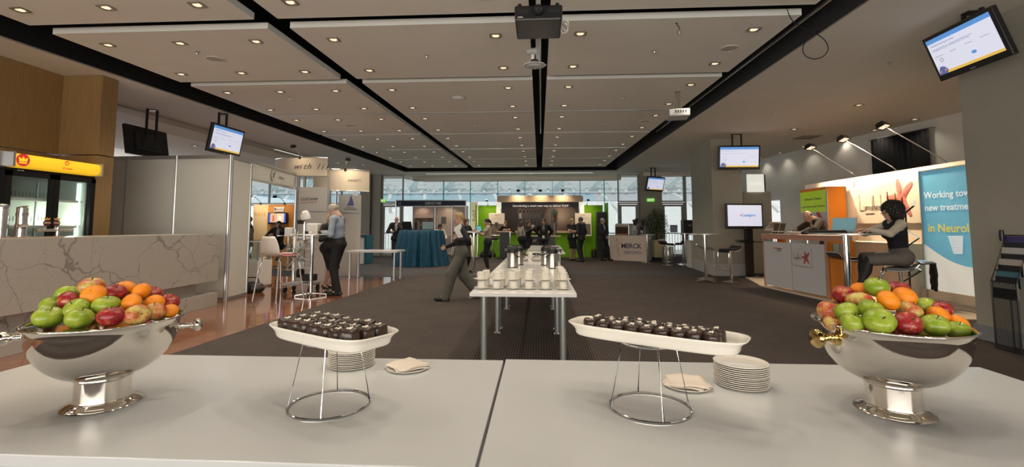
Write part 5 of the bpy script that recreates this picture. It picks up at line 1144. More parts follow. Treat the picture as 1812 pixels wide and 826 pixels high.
mb = MB().add([(.10,1.70,.003),(.22,1.72,.003),(.53,1.42,.003),(.53,1.27,.003)], [(0,1,2,3)], 0, FG); mb.build('red_ribbon', mat('ribbon_red',(.55,.06,.05),.5), g)
mb = MB(); disc(mb, .12, 1.45, .05, 16, .003, FG); mb.add([(.08,1.10,.003),(.16,1.10,.003),(.15,1.42,.003),(.09,1.42,.003)], [(0,1,2,3)], 0, FG); mb.build('printed_figure', M_INK, g)
mb = MB(); 
for k in range(5): a = .5+k*1.256; mb.bar(tuple(FG @ Vector((-.15,1.38,.003))), tuple(FG @ Vector((-.15+.1*math.cos(a),1.38+.07*math.sin(a),.003))), .012, .006)
mb.build('printed_figure', mat('poster_green_fig',(.2,.4,.2),.5), g)
# low cabinets along the wall
t = thing('low_cabinet', 'long cream low cabinet with doors under the starfish board', 'cabinet', (6.79,9.95,.03), R(-90))
MB().box((0,.12,.53),(1.84,.32,1.0)).build('body', M_BOOTHW, t); MB().box((0,.1,1.045),(1.88,.38,.03)).build('top', M_BOOTHW, t, bevel=.003)
for i in range(4):
    dd = MB().box((-.69+i*.46,-.05,.53),(.45,.018,.94)).build('cabinet_door', M_BOOTHW, t, bevel=.003); MB().cyl((-.69+i*.46+(.15 if i%2 else -.15),-.062,.82),(-.69+i*.46+(.15 if i%2 else -.15),-.085,.82),.014,n=10).build('knob', M_CHROME, dd, smooth=True)
# bar table with laptop, stools
bar_table((4.78,7.62), 'oval-topped bar table on a thick chrome leg where the curly-haired woman works', .50, 1.30, .045, True, M_ALU)
laptop((4.92,7.98,1.30), -52, 'open laptop with teal screen on the right bar table', .36, .25, 112, M_GPLAST)
o = MB().add([(-.28,-.16,0),(.28,-.18,0),(.30,.14,0),(-.26,.16,0),(-.26,-.14,.035),(.24,-.15,.05),(.26,.12,.055),(-.22,.14,.03)], [(3,2,1,0),(4,5,6,7),(0,1,5,4),(1,2,6,5),(2,3,7,6),(3,0,4,7)]).build('laptop_sleeve', M_LEATHER, None, bevel=.01, loc=(4.55,7.75,1.30), rz=-.3); tag(o, 'black laptop sleeve lying on the right bar table', 'sleeve')
o = MB().box((0,0,.012),(.26,.20,.022)).build('notebook', M_PLAST, None, bevel=.003, loc=(5.08,7.42,1.30), rz=-.2); tag(o, 'black notebook under the hands of the curly-haired woman', 'notebook')
def z_stool(loc, rz, label, H=.80, lip=True, group='black leather bar stools', w=.36):
    """chrome-framed stool with a low curled back"""
    t = thing('bar_stool', label, 'stool', (loc[0],loc[1],loc[2] if len(loc) > 2 else 0), R(rz), group)    # seat faces -Y
    P_ = [(-.21,H-.05),(-.19,H-.015),(-.12,H),(.06,H-.005),(.13,H+.02),(.20,H+.075)]; n = len(P_); vs = []
    for x in (-w/2,w/2): vs += [(x,y,z) for y, z in P_]+[(x,y+.004,z-.045) for y, z in reversed(P_)]
    m_ = 2*n; MB().add(vs, [tuple(range(m_-1,-1,-1)),tuple(range(m_,2*m_))]+[(i,(i+1)%m_,m_+(i+1)%m_,m_+i) for i in range(m_)]).build('seat', M_LEATHER, t, smooth=True)
    for x in (-w/2-.012,w/2+.012): MB().tube(smooth_pts([(x,.22,H+.08),(x,.13,H-.02),(x,0,H-.05),(x,-.16,H-.05),(x,-.215,H-.10),(x,-.22,H-.30),(x,-.22,.38*H)],3), .011, 8).build('side_frame', M_CHROME, t, smooth=True)
    MB().cyl((-w/2-.012,-.22,.38*H),(w/2+.012,-.22,.38*H),.011,n=10).cyl((-w/2-.012,.22,H+.08),(w/2+.012,.22,H+.08),.011,n=10).build('foot_rest', M_CHROME, t, smooth=True)
    MB().cyl((0,0,.03),(0,0,H-.05),.026,n=18).cyl((0,0,.03),(0,0,.42),.034,n=18).build('pole', M_CHROME, t, smooth=True); MB().lathe([(.21,0),(.21,.008),(.10,.022),(.04,.05)], 36, capb=True).build('base', M_CHROME, t, smooth=True)
    return t
z_stool((5.38,7.36), -122, 'chrome-framed stool carrying the curly-haired woman, jacket over its back', .80, w=.40)
z_stool((5.55,8.9,.03), 90, 'thick padded black stool behind the chrome table leg', .82)
z_stool((4.50,13.05), 75, 'black stool beside the near pole of the tall table by the column', .84); z_stool((4.85,12.25), -70, 'black stool with a curled back before the television stand', .84)
bar_table((4.22,12.25), 'tall round bar table in front of the square column', .40, 1.22, .03, True)
bar_table((5.30,17.45), 'tall bar table beyond the square column, by the black loudspeaker', .38, 1.16, .03, False)
z_stool((4.62,17.4), 120, 'distant stool left of the far bar tables, near the steel bin', .80); z_stool((5.35,17.9), 200, 'distant stool under the black loudspeaker', .80)
bar_table((4.2,18.6), 'small tall table beside the potted fig and the coffee cart', .30, 1.10, .022, False)
t = thing('jacket', 'black leather jacket hung over the back of the curly-haired woman\'s stool', 'jacket', (5.64,7.18,0), R(-122))
n = 14; vs = []
for j in range(7):
    for i in range(n+1):
        u = i/n*2-1; vs.append((u*.24*(1-.05*j)+.01*math.sin(j*2.1), .03+.018*math.sin(i*1.7+j)+.03*(j > 0)-(.14 if j == 0 else 0), [.88,.885,.80,.72,.64,.57,.50+.02*math.sin(i*1.3)][j]))
o = MB().add(vs, [(j*(n+1)+i,j*(n+1)+i+1,(j+1)*(n+1)+i+1,(j+1)*(n+1)+i) for j in range(6) for i in range(n)]).build('drape', M_LEATHER, t, smooth='all'); m_ = o.modifiers.new('s','SOLIDIFY'); m_.thickness = .02
MB().box((-.02,-.07,.90),(.15,.08,.012)).build('phone', glow('phone_blue',(.15,.32,.55),.7), t)
# things on the counter
o = MB().lathe([(.05,0),(.09,.006),(.135,.05),(.14,.062),(.135,.063),(.08,.012),(.001,.01)], 28, capb=True).build('bowl', M_WPLAST, None, smooth='all', loc=(5.43,10.35,1.233)); tag(o, 'shallow white bowl on the reception counter', 'bowl')
t = thing('brochure_holder', 'dark brochure holder standing on the far end of the reception counter', 'brochure holder', (5.42,10.95,1.233), R(-80))
MB().bar((-.1,-.02,0),(-.1,.05,.24),.17,.012).bar((.09,-.02,0),(.09,.05,.24),.17,.012).build('brochures', [mat('brochure_brown',(.10,.07,.03),.4)], t); MB().box((0,.03,.004),(.42,.12,.008)).build('base', M_CHROME, t); MB().box((-.1,-.02,.06),(.19,.02,.02)).box((.09,-.02,.06),(.19,.02,.02)).build('lip', M_WPLAST, t)
o = MB().box((0,0,.01),(.24,.18,.02)).build('leaflets', mat('leaflet_red',(.45,.12,.08),.5), None, loc=(5.33,10.7,.915), rz=.3); tag(o, 'stack of red leaflets on the shelf inside the reception counter', 'leaflets')
hl = thing('leaflet_box', 'clear leaflet holder fixed to the orange end of the reception counter', 'leaflet holder', (5.62,9.19,.98))
MB().box((0,-.03,0),(.22,.05,.20)).build('holder', M_PANE, hl); MB().box((-.05,-.03,.01),(.10,.02,.19)).build('leaflet', mat('leaflet_green',(.35,.42,.3),.5), hl); MB().box((.06,-.03,.01),(.10,.02,.19)).build('leaflet', mat('leaflet_rose',(.5,.22,.2),.5), hl)
# zigzag literature rack
t = thing('zigzag_rack', 'folding aluminium zigzag literature rack in front of the blue banner', 'brochure rack', (6.62,8.85,.03), R(-38))
MB().cyl((0,.02,0),(0,.02,1.42),.016,n=10).build('pole', M_DGREY, t, smooth=True); MB().lathe([(.14,0),(.14,.012),(.03,.03)], 28, c=(0,.02,0), capb=True).build('base', M_DGREY, t, smooth=True)
zz_ = [(.14,1.83),(.12,1.74),(-.18,1.44),(.17,1.17),(-.16,.88),(.17,.60),(-.15,.34)]
for i, (p, q) in enumerate(zip(zz_, zz_[1:])): MB().bar((p[0],0,p[1]),(q[0],0,q[1]),.26,.022).build('rack_shelf', M_DGREY if i%2 else M_ALU, t)
MB().cyl((0,.0,1.3),(0,.0,1.65),.014,n=8).build('upper_pole', M_DGREY, t)
# tall flower arrangement
t = thing('flower_arrangement', 'tall green leaves with red and yellow tropical spikes on the low cabinet', 'plant', (6.74,9.22,1.092))
MB().lathe([(.05,0),(.06,.02),(.07,.22),(.065,.23)], 20, capb=True, capt=True).build('vase', M_GPLAST, t, smooth=True)
M_LEAF = mat('dracaena_leaf', (.16,.26,.04), .5, var=.25, vs=9); r_ = random.Random(8)
for k in range(26):
    a = r_.uniform(0,6.28); h = r_.uniform(.2,.75); rr = r_.uniform(.12,.30); w = .022; vs = []
    for j in range(7):
        u = j/6; p = Vector((rr*u*u*math.cos(a), rr*u*u*math.sin(a), .2+h*u-(.12 if k%2 else .30)*u**3)); s = Vector((-math.sin(a), math.cos(a), 0))*w*(math.sin(PI*(.12+.86*u))); vs += [tuple(p-s),tuple(p+s)]
    MB().add(vs, [(2*j,2*j+1,2*j+3,2*j+2) for j in range(6)]).build('leaf', M_LEAF, t, smooth='all')
for x, y, h, c, n_ in ((-.03,.17,.98,(.30,.015,.015),'red_spike'),(.0,.02,.95,(.45,.42,.04),'yellow_spike'),(.02,-.12,.86,(.22,.05,.03),'red_spike')):
    MB().lathe([(.008,.2),(.008,.45),(.014,.62),(.017,.78),(.006,h)], 10, c=(x,y,0)).build(n_, mat('spike_%d' % int(c[0]*100), c, .5, var=.3, vs=20), t, smooth=True)
# wire brochure rack by the column
t = thing('wire_brochure_rack', 'black wire mesh brochure rack against the right column', 'brochure rack', (5.26,5.675,0), R(-90))   # local -Y faces -X
mb = MB(); w = .29
for x in (-w/2,w/2):
    mb.tube([(x,0,0),(x,0,.77),(x,.20,1.30),(x,.20,0)], .008, 6, closed=True)
for z, y in ((.01,0),(.60,0),(.77,0),(.90,.05),(1.03,.10),(1.16,.15),(1.30,.20),(.01,.2)): mb.bar((-w/2,y,z),(w/2,y,z),.012,.012)
mb.build('frame', M_PLAST, t)
mb = MB()
for i in range(1,18): x = -w/2+w*i/18; mb.bar((x,0,.01),(x,0,.77),.0032,.0032)
for i in range(1,46): z = .01+.76*i/46; mb.bar((-w/2,0,z),(w/2,0,z),.0032,.0032)
m2 = mb.build('mesh_panel', M_PLAST, t)
for k, c in enumerate(((.60,.60,.56),(.06,.16,.20),(.42,.38,.34),(.45,.45,.43),(.06,.04,.16))):
    y, z = .02+.04*k, .62+.13*k
    MB().box((0,y,z+.06),(w-.03,.02,.18)).build('brochure', mat('rack_brochure_%d' % k, c, .4), t); MB().box((0,y-.015,z+.02),(w-.01,.004,.12)).build('pocket', M_PLAST, t)
o = MB().lathe([(.001,-.07),(.02,-.065),(.025,0),(.02,.06),(.001,.065)], 14).build('umbrella_handle', M_PLAST, t, smooth=True); o.location = (.0,.0,.0); o.location = (-.13,.14,1.30)
# television on a floor stand
tv('display_screen', 'big television on a black floor stand showing a drug name', (5.68,13.28,1.69), (0,0,R(12)), 1.12, .70, 'lexapro', 'television')
t = thing('screen_stand', 'black pedestal stand under the big floor television', 'stand', (5.90,13.52,0), R(12)); MB().box((-.08,-.06,.70),(.20,.10,1.38)).build('column', M_PLAST, t, bevel=.006); MB().box((-.08,-.05,.012),(.44,.30,.024)).build('base_plate', M_PLAST, t); MB().box((-.14,-.16,.98),(.66,.22,.02)).build('laptop_shelf', M_PLAST, t); MB().tube(smooth_pts([(.1,0,.02),(.25,.1,.02),(.35,-.05,.02),(.2,-.12,.02)]), .008, 6).build('cable', M_PLAST, t)
laptop((5.72,13.30,.995), 12, 'closed flat laptop on the shelf of the television stand', .32, .20, 176, M_PLAST, M_PLAST)
t = thing('lit_wall_panel', 'grey exhibit panel with a lit white header right of the square column', 'exhibit wall', (0,0,0))
MB().box((6.62,14.6,1.23),(.82,.06,2.46)).build('panel', M_WALL, t); h = MB().box((6.57,14.55,2.72),(.48,.08,.54)).build('lit_header', glow('header_glow',(.72,.72,.66),.8), t); MB().box((6.84,14.55,2.72),(.02,.10,.52)).build('header_edge', M_PLAST, h); text('Lundbeck', .10, mat('ghost_grey',(.62,.60,.55),.6,emit=(.62,.60,.55),es=.8), 'lettering', h, face((6.57,14.50,2.70),0))
# zigzag leaflet stand between stand and counter
t = thing('leaflet_stand', 'tan zigzag leaflet stand between the floor television and the reception counter', 'brochure rack', (6.15,12.7,.0), R(35))
for i, (z, s) in enumerate(((1.42,1),(1.20,-1),(.90,1),(.72,-1),(.50,1))): MB().bar((-.15*s,0,z-.12),(.15*s,0,z+.10),.30,.02).build('leaflet_tray', M_GPLAST if i%2 else mat('tray_tan',(.46,.36,.28),.5), t)
MB().cyl((0,.1,0),(0,.1,1.5),.015,n=10).build('pole', M_GPLAST, t); MB().box((0,.05,.015),(.36,.30,.03)).build('base', M_GPLAST, t); MB().box((0.02,-.02,1.50),(.26,.2,.015)).build('leaflet', mat('leaflet_tan',(.55,.40,.32),.5), t)
# loudspeaker, kiosk, bin
t = thing('loudspeaker', 'black loudspeaker box standing on a pole beyond the column', 'loudspeaker', (5.62,18.1,0)); MB().box((0,0,1.37),(.42,.36,.56)).build('cabinet', M_PLAST, t, bevel=.01); MB().box((.02,-.185,1.45),(.12,.006,.03)).build('badge', M_GPLAST, t); MB().cyl((0,0,.03),(0,0,1.1),.024,n=12).build('pole', M_WPLAST, t, smooth=True); MB().lathe([(.25,0),(.25,.012),(.05,.04)],30,capb=True).build('base', M_CHROME, t, smooth=True)
o = MB().box((0,0,.45),(.42,.5,.90)).box((0,0,.915),(.46,.54,.03)).build('kiosk', M_PANEL, None, bevel=.004, loc=(5.22,15.45,0)); tag(o, 'grey-white box plinth at the left foot of the square column', 'plinth'); o.location = (5.36,16.55,0)
t = thing('litter_bin', 'cylindrical polished steel litter bin beside the coffee cart', 'bin', (5.06,18.85,0)); MB().lathe([(.21,0),(.215,.01),(.215,.60),(.205,.62),(.17,.62),(.16,.56),(.001,.55)], 32, capb=True).build('drum', M_BSTEEL, t, smooth=True); MB().lathe([(.218,.02),(.218,.05)],32).lathe([(.218,.57),(.218,.60)],32).build('bands', M_ALU, t, smooth=True)
# projectors
t = thing('projector', 'large black projector hanging from the middle ceiling slot', 'projector', (0,4.62,0))
vs = [(-.235,-.13,3.44),(.235,-.13,3.44),(.235,.35,3.44),(-.235,.35,3.44),(-.24,-.13,3.60),(.24,-.13,3.60),(.24,.35,3.60),(-.24,.35,3.60)]
MB().add(vs, [(0,3,2,1),(4,5,6,7),(0,1,5,4),(1,2,6,5),(2,3,7,6),(3,0,4,7)]).build('housing', M_PLAST, t, bevel=.02)
MB().cyl((0,-.13,3.535),(0,-.175,3.535),.055,.048,n=28).build('lens_barrel', M_PLAST, t, smooth=True); MB().lathe([(.001,.004),(.03,.002),(.036,-.004)], 24, M=Matrix.Translation((0,-.178,3.535)) @ Matrix.Rotation(PI/2,4,'X')).build('lens', mat('lens_glass',(.03,.03,.04),.03,spec=1), t, smooth=True)
for x in (-.19,.19): MB().cyl((x,-.06,3.60),(x,-.06,3.64),.02,n=12).build('foot', M_PLAST, t, smooth=True)
mb = MB()
for s in (-1,1):
    for i in range(7): mb.box((s*.15+(i-3)*.015,-.132,3.535),(.006,.004,.035))
mb.build('vent_slots', M_DGREY, t); MB().box((-.18,-.132,3.475),(.05,.003,.008)).build('maker_lettering', M_WPLAST, t)
MB().cyl((0,.1,3.60),(0,.1,4.6),.025,n=14).build('hanging_pole', M_ALU, t, smooth=True); MB().tube(smooth_pts([(.24,.1,3.52),(.29,.12,3.50),(.30,.1,3.42),(.25,.1,3.40),(.23,.12,3.46)],4), .004, 5).tube(smooth_pts([(.24,.12,3.56),(.31,.12,3.52),(.29,.14,3.44),(.24,.1,3.47)],4), .004, 5).build('cables', M_WPLAST, t)
t = thing('camera_mount', 'grey swivel camera on a plate under the slot, just behind the big projector', 'camera', (-.05,5.55,0))
MB().box((.04,0,4.0),(.05,.05,1.2)).build('hanging_pole', M_ALU, t); MB().lathe([(.001,0),(.07,.0),(.10,.02),(.13,.022),(.13,.030),(.001,.032)], 8, c=(0,0,3.33), sx=1.1).build('mount_plate', M_GPLAST, t); MB().cyl((0,0,3.36),(0,0,3.42),.07,.05,n=20).build('base', M_PLAST, t, smooth=True)
MB().cyl((-.02,0,3.42),(-.02,0,3.50),.022,n=14).build('neck', M_WPLAST, t, smooth=True); MB().cyl((.02,0,3.53),(-.10,-.03,3.52),.045,.035,n=20).build('camera_head', M_GPLAST, t, smooth=True)
t = thing('projector', 'small white projector hanging on a pole from the right raft', 'projector', (2.66,8.95,0)); MB().cyl((0,0,3.62),(0,0,3.975),.026,n=16).lathe([(.05,3.965),(.05,3.978)],20).build('hanging_pole', M_LAMPFRAME, t, smooth=True); MB().box((0,.02,3.54),(.38,.42,.14),R(-8)).build('housing', M_GPLAST, t, bevel=.015); MB().box((0,0,3.62),(.16,.16,.03)).build('bracket', M_GPLAST, t)
mb = MB(); 
for i in range(5): mb.box((-.10+i*.045,-.20,3.555),(.02,.01,.05))
mb.build('port_panel', M_PLAST, t); MB().box((-.08,.18,3.55),(.09,.06,.07)).build('lens_block', M_PLAST, t)
# ================================================================== FAR BOOTHS
t = thing('corner_booth', 'shell-scheme booth under a dark navy name board numbered 12', 'exhibit booth', (0,0,0))
M_NAVY = mat('name_board_navy', (.018,.030,.055), .5); M_BPINK = mat('warm_booth_panel', (.62,.50,.43), .6)
MB().box((-5.07,21.55,2.49),(3.30,.05,.24)).build('name_board', M_NAVY, t); text('GENZYME', .17, M_WPLAST, 'lettering', t, face((-4.95,21.52,2.485),0), bold=.012); text('12', .15, M_WPLAST, 'booth_number', t, face((-6.55,21.52,2.485),0))
MB().box((-5.07,21.55,2.63),(3.3,.06,.03)).box((-5.07,21.55,2.36),(3.3,.06,.03)).build('rail', M_ALU, t)
for x in (-6.72,-3.42): MB().cyl((x,21.55,0),(x,21.55,2.64),.03,n=8).build('post', M_ALU, t)
for x0, x1 in ((-6.10,-5.03),(-5.0,-4.2),(-4.17,-3.45)): MB().box(((x0+x1)/2,22.3,1.22),(x1-x0,.03,2.3)).build('panel', M_BPINK, t)
for x in (-6.12,-5.015,-4.185,-3.43): MB().cyl((x,22.27,0),(x,22.27,2.4),.025,n=8).build('panel_post', M_ALU, t)
MB().box((-3.43,21.95,1.2),(.03,.75,2.36)).build('side_panel', M_BPINK, t)
p = thing('photo_poster', 'framed group photograph poster on the back panel of the navy-topped booth', 'poster', (-5.57,22.27,0))
MB().box((0,0,1.72),(.96,.02,1.0)).build('poster_sheet', mat('poster_rose',(.58,.46,.40),.5), p); pic = MB().box((0,-.013,1.52),(.92,.006,.60)).build('picture', mat('picture_dark',(.10,.06,.05),.5,var=.5,vs=5), p)
r_ = random.Random(2)
for i in range(7):
    x = -.38+i*.125; h = r_.uniform(.18,.40); MB().box((x,-.019,1.25+h/2),(.10,.004,h)).build('pictured_person', mat('pictured_%d' % (i%3), [(.03,.03,.04),(.30,.24,.20),(.08,.08,.13)][i%3], .6), pic); mb = MB(); disc(mb, x, 1.27+h, .035, 12, -.022, Matrix.Rotation(0,4,'X')); 
    MB().cyl((x,-.016,1.28+h),(x,-.022,1.28+h),.035,n=12).build('pictured_head', mat('pictured_skin',(.42,.25,.17),.6), pic)
text('It could take a lifetime\nto solve a puzzle', .085, mat('rose_text',(.38,.26,.22),.6), 'lettering', p, face((0,-.015,2.04),0), shear=.2)
p = thing('small_poster', 'small grey framed notice on the middle panel of the navy-topped booth', 'poster', (-4.60,22.27,0)); MB().box((0,0,1.70),(.24,.02,.36)).build('print', mat('poster_grey',(.16,.15,.15),.5), p); MB().box((0,-.004,1.53),(.25,.02,.02)).box((0,-.004,1.87),(.25,.02,.02)).build('frame_strip', M_GPLAST, p)
t = thing('table', 'small white side table against the back panel of the navy-topped booth', 'table', (-4.25,21.9,0)); MB().box((0,0,1.0),(.62,.4,.03)).build('tabletop', M_WPLAST, t)
for x in (-.28,.28): MB().cyl((x,0,0),(x,0,.98),.018,n=8).build('leg', M_ALU, t)
arm_lamp((-4.3,22.25,2.42),(-4.3,21.95,2.5),(-4.3,21.8,2.5),'small arm lamp in the navy-topped booth', 16, (-4.4,22.2,1.5), hs=.5); arm_lamp((-5.6,22.25,2.42),(-5.6,21.95,2.5),(-5.6,21.8,2.5),'small arm lamp over the group photograph poster', 14, (-5.6,22.2,1.5), hs=.5)
# round teal covered table
t = thing('covered_table', 'round table hidden under a pleated teal cloth to the floor', 'table', (-4.32,16.95,0))
n = 240; rows_ = [(.78,1.0,0),(.80,.975,.004),(.815,.9,.010),(.84,.7,.022),(.88,.4,.034),(.93,.12,.045),(.96,.01,.052)]; vs = []; fs = []
ztop = 1.27
for r, z, a in rows_:
    for i in range(n):
        th = 2*PI*i/n; rr = r+1.5*a*(math.sin(th*23)+.5*math.sin(th*37+1)+.4*math.sin(th*11+2)); vs.append((rr*math.cos(th), rr*math.sin(th), z*ztop if z < 1 else ztop))
for j in range(len(rows_)-1):
    for i in range(n): fs.append((j*n+i,(j+1)*n+i,(j+1)*n+(i+1)%n,j*n+(i+1)%n))
fs.append(tuple(range(n))); MB().add(vs, fs).build('table_cover', M_TEALCLOTH, t, smooth=True); MB().cyl((0,0,0),(0,0,1.24),.05,n=12).cyl((0,0,1.22),(0,0,1.255),.76,n=40).build('table_body', M_DGREY, t)
laptop((-4.72,16.85,1.275), 160, 'dark laptop on the teal table, left of the two', .42, .30, 105, M_PLAST, M_SCRDARK); laptop((-4.05,16.8,1.275), 12, 'dark laptop on the teal table facing the hall, right of the two', .44, .30, 100, M_PLAST, M_SCRDARK)
# centre tall table
bar_table((-1.95,13.9), 'tall steel bar table between the two standing women', .34, 1.24, .036, False, M_ALU)
laptop((-1.72,13.95,1.24), 60, 'small open laptop on the bar table between the two women', .26, .18, 108, M_PLAST, glow('screen_turq',(.10,.32,.36),.8))
o = MB().box((0,0,.015),(.24,.16,.03)).box((.28,.02,.025),(.12,.12,.05)).build('papers', M_WPLAST, None, loc=(-2.1,13.82,1.24)); tag(o, 'papers and a small box on the bar table between the two women', 'papers')
# green booth
M_REBIF = mat('rebif_dark_print', (.040,.028,.025), .45); M_CREAMT = mat('cream_header', (.74,.58,.40), .5)
struct('floor_green_booth', MB().box((.0,21.35,.005),(6.1,1.6,.01)), mat('booth_carpet_dark',(.05,.05,.04),.9))
t = thing('product_booth', 'lime green booth with a wide dark product wall and rounded cream header', 'exhibit booth', (0,0,0))
MB().box((-2.40,21.75,1.20),(.92,.05,2.38)).box((2.45,21.75,1.20),(.95,.05,2.38)).box((0,21.62,.60),(4.1,.05,1.18)).build('green_wall', M_GREEN, t); MB().box((3.05,21.4,1.24),(.05,.75,2.46)).box((-2.92,21.6,1.2),(.05,.3,2.4)).build('green_side', M_GREEN, t)
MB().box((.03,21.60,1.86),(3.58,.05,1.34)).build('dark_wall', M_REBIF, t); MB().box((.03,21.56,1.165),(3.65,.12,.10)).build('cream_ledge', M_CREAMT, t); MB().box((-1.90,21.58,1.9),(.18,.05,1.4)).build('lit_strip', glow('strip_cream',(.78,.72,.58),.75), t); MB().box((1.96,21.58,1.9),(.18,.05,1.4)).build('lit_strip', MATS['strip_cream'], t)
hd = MB(); vs = []; 
pts_ = [(-1.94,2.55),(-1.94,2.74),(-1.90,2.80),(-1.84,2.83),(1.90,2.83),(1.96,2.80),(2.0,2.74),(2.0,2.55),(1.94,2.53),(-1.88,2.53)]
n = len(pts_); vs = [(x,21.38,z) for x, z in pts_]+[(x,21.55,z) for x, z in pts_]; h = MB().add(vs, [tuple(range(n-1,-1,-1)),tuple(range(n,2*n))]+[(i,(i+1)%n,n+(i+1)%n,n+i) for i in range(n)]).build('header', M_CREAMT, t)
text('RebiSmart', .13, mat('logo_gold',(.45,.30,.05),.5), 'lettering', h, face((.02,21.37,2.71),0), bold=.005); text('electronic device', .045, mat('logo_gold',(.45,.30,.05),.5), 'lettering', h, face((.1,21.37,2.59),0))
text('Introducing a smart new way to deliver Rebif', .140, glow('slogan_white',(.8,.74,.68),.6), 'slogan', t, face((.05,21.57,2.36),0), bold=.016)
for i in range(6):
    x = -.88+i*.17; w, z0, z1 = .16, 1.25, 2.22; m_ = mat('device_outline_%d' % i, tuple(c*(1-.13*i) for c in (.42,.33,.28)), .4)
    MB().tube([(x-w/2*1.1,21.57,z0),(x-w/2*1.1,21.57,z1-.1),(x-w/3,21.57,z1-.02),(x,21.57,z1),(x+w/3,21.57,z1-.02),(x+w/2*1.1,21.57,z1-.1),(x+w/2*1.1,21.57,z0)], .012 if i == 0 else .007, 6).build('device_outline', m_, t)
    MB().box((x,21.572,1.90),(.11,.004,.26)).build('device_window', mat('device_window_%d' % i, (.42,.40,.36) if i == 0 else (.10-.01*i,.07,.06), .4), t)
mb = MB(); mb.lathe([(.001,0),(.11,.0),(.13,.03)],24); 
T = Matrix.Translation((.68,21.565,1.75)) @ Matrix.Rotation(PI/2,4,'X')
MB().add([(.15*math.cos(a)+0,(.32+.15*math.sin(a) if math.sin(a) > 0 else -.32+.15*math.sin(a)),0) for a in np.linspace(0,2*PI,32,endpoint=False)], [tuple(range(32))], 0, T).build('device_picture', mat('device_teal',(.05,.09,.08),.3), t); MB().quad((-.07,-.05,.003),(.07,-.05,.003),(.07,.2,.003),(-.07,.2,.003), M=T).build('device_picture', mat('device_light',(.45,.30,.22),.4), t)
gl = mat('print_glow', (.42,.28,.20), .5)
def soft_disc():
    m, nt, b = nodes('halo_print'); v = coords(nt); ln = N(nt, 'ShaderNodeVectorMath', operation='LENGTH'); nt.links.new(v, ln.inputs[0])
    nt.links.new(ramp(nt, ln.outputs['Value'], [(0,(.62,.46,.36)),(.45,(.22,.14,.11)),(.75,(.040,.028,.025))]), b.inputs['Base Color']); b.inputs['Roughness'].default_value = .45; return m
o = MB().add([(.62*math.cos(a),-.002,.62*math.sin(a)) for a in np.linspace(0,2*PI,48,endpoint=False)], [tuple(range(48))]).build('printed_halo', soft_disc(), t); o.location = (.98,21.572,1.86); o.scale = (1.2,1,1.05)
for i, x in enumerate((-.95,.05,1.05)): arm_lamp((x,21.45,2.86),(x,21.2,3.02),(x,21.0,3.03),'small lamp on a white arm above the cream header, %s from the left' % ORD[i], 34, (x,21.6,2.2), 'lamps above the green booth', hs=.6)
arm_lamp((-2.4,21.7,2.42),(-2.4,21.3,2.6),(-2.4,21.1,2.6),'arm lamp above the left green wall', 30, (-2.4,21.7,1.4), hs=.5); arm_lamp((2.2,21.7,2.42),(2.2,21.3,2.6),(2.2,21.1,2.6),'arm lamp above the right green wall', 22, (2.2,21.7,1.4), hs=.5)
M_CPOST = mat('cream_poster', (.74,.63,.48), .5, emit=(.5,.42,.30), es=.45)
for i, (x, l) in enumerate(((-1.97,'rounded cream poster with small pictures on the left green wall'),(2.0,'rounded cream poster with small pictures on the right green wall'))):
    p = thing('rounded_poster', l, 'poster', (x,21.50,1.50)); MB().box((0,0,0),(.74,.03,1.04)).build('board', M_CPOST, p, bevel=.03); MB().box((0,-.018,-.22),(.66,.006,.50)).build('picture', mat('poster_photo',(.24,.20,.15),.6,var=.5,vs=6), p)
    MB().box((0,-.022,-.02),(.16,.006,.24)).build('picture_device', mat('poster_dev',(.12,.10,.08),.5), p); text('Rebif', .08, mat('logo_gold',(.45,.30,.05),.5), 'lettering', p, face((0,-.019,.42),0)); text('smart and simple', .06, mat('logo_gold',(.45,.30,.05),.5), 'lettering', p, face((0,-.019,.28),0))
    for k in range(3): MB().cyl((-.22+.2*k,-.019,-.18-.08*(k%2)),(-.22+.2*k,-.026,-.18-.08*(k%2)),.06,n=14).build('pictured_head', mat('pictured_skin',(.42,.25,.17),.6), p)
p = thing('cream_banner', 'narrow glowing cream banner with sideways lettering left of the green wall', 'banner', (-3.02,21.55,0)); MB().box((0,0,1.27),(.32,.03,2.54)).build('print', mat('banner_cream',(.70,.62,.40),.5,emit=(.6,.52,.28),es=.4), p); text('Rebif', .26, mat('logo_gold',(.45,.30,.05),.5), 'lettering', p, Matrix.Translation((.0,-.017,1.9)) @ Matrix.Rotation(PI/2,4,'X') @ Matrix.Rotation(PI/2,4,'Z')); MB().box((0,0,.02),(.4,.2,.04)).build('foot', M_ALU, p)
t = thing('dark_cabinet', 'tall black cabinet at the right end of the green booth', 'cabinet', (2.78,21.2,0)); MB().box((0,0,1.03),(.44,.40,2.06)).build('body', M_PLAST, t, bevel=.01); MB().box((0,-.205,1.1),(.38,.01,1.8)).build('door', M_DGREY, t)
t = thing('demo_counter', 'low black demonstration counter with a white top in the green booth', 'counter', (-.02,20.3,0)); MB().box((0,0,1.0),(1.86,.45,.04)).build('top', M_CREAMT, t, bevel=.004); MB().box((.1,0,.49),(1.2,.40,.98)).build('body', M_PLAST, t); text('Rebif', .16, M_GPLAST, 'lettering', t, face((-.28,-.205,.80),0))
t = thing('flower_vase', 'glass vase of red and green tropical flowers on the demonstration counter', 'plant', (.66,20.25,1.02)); MB().cyl((0,0,0),(0,0,.55),.075,n=20).build('vase', mat('vase_glass_brown',(.16,.09,.06),.1), t, smooth=True)
r_ = random.Random(9)
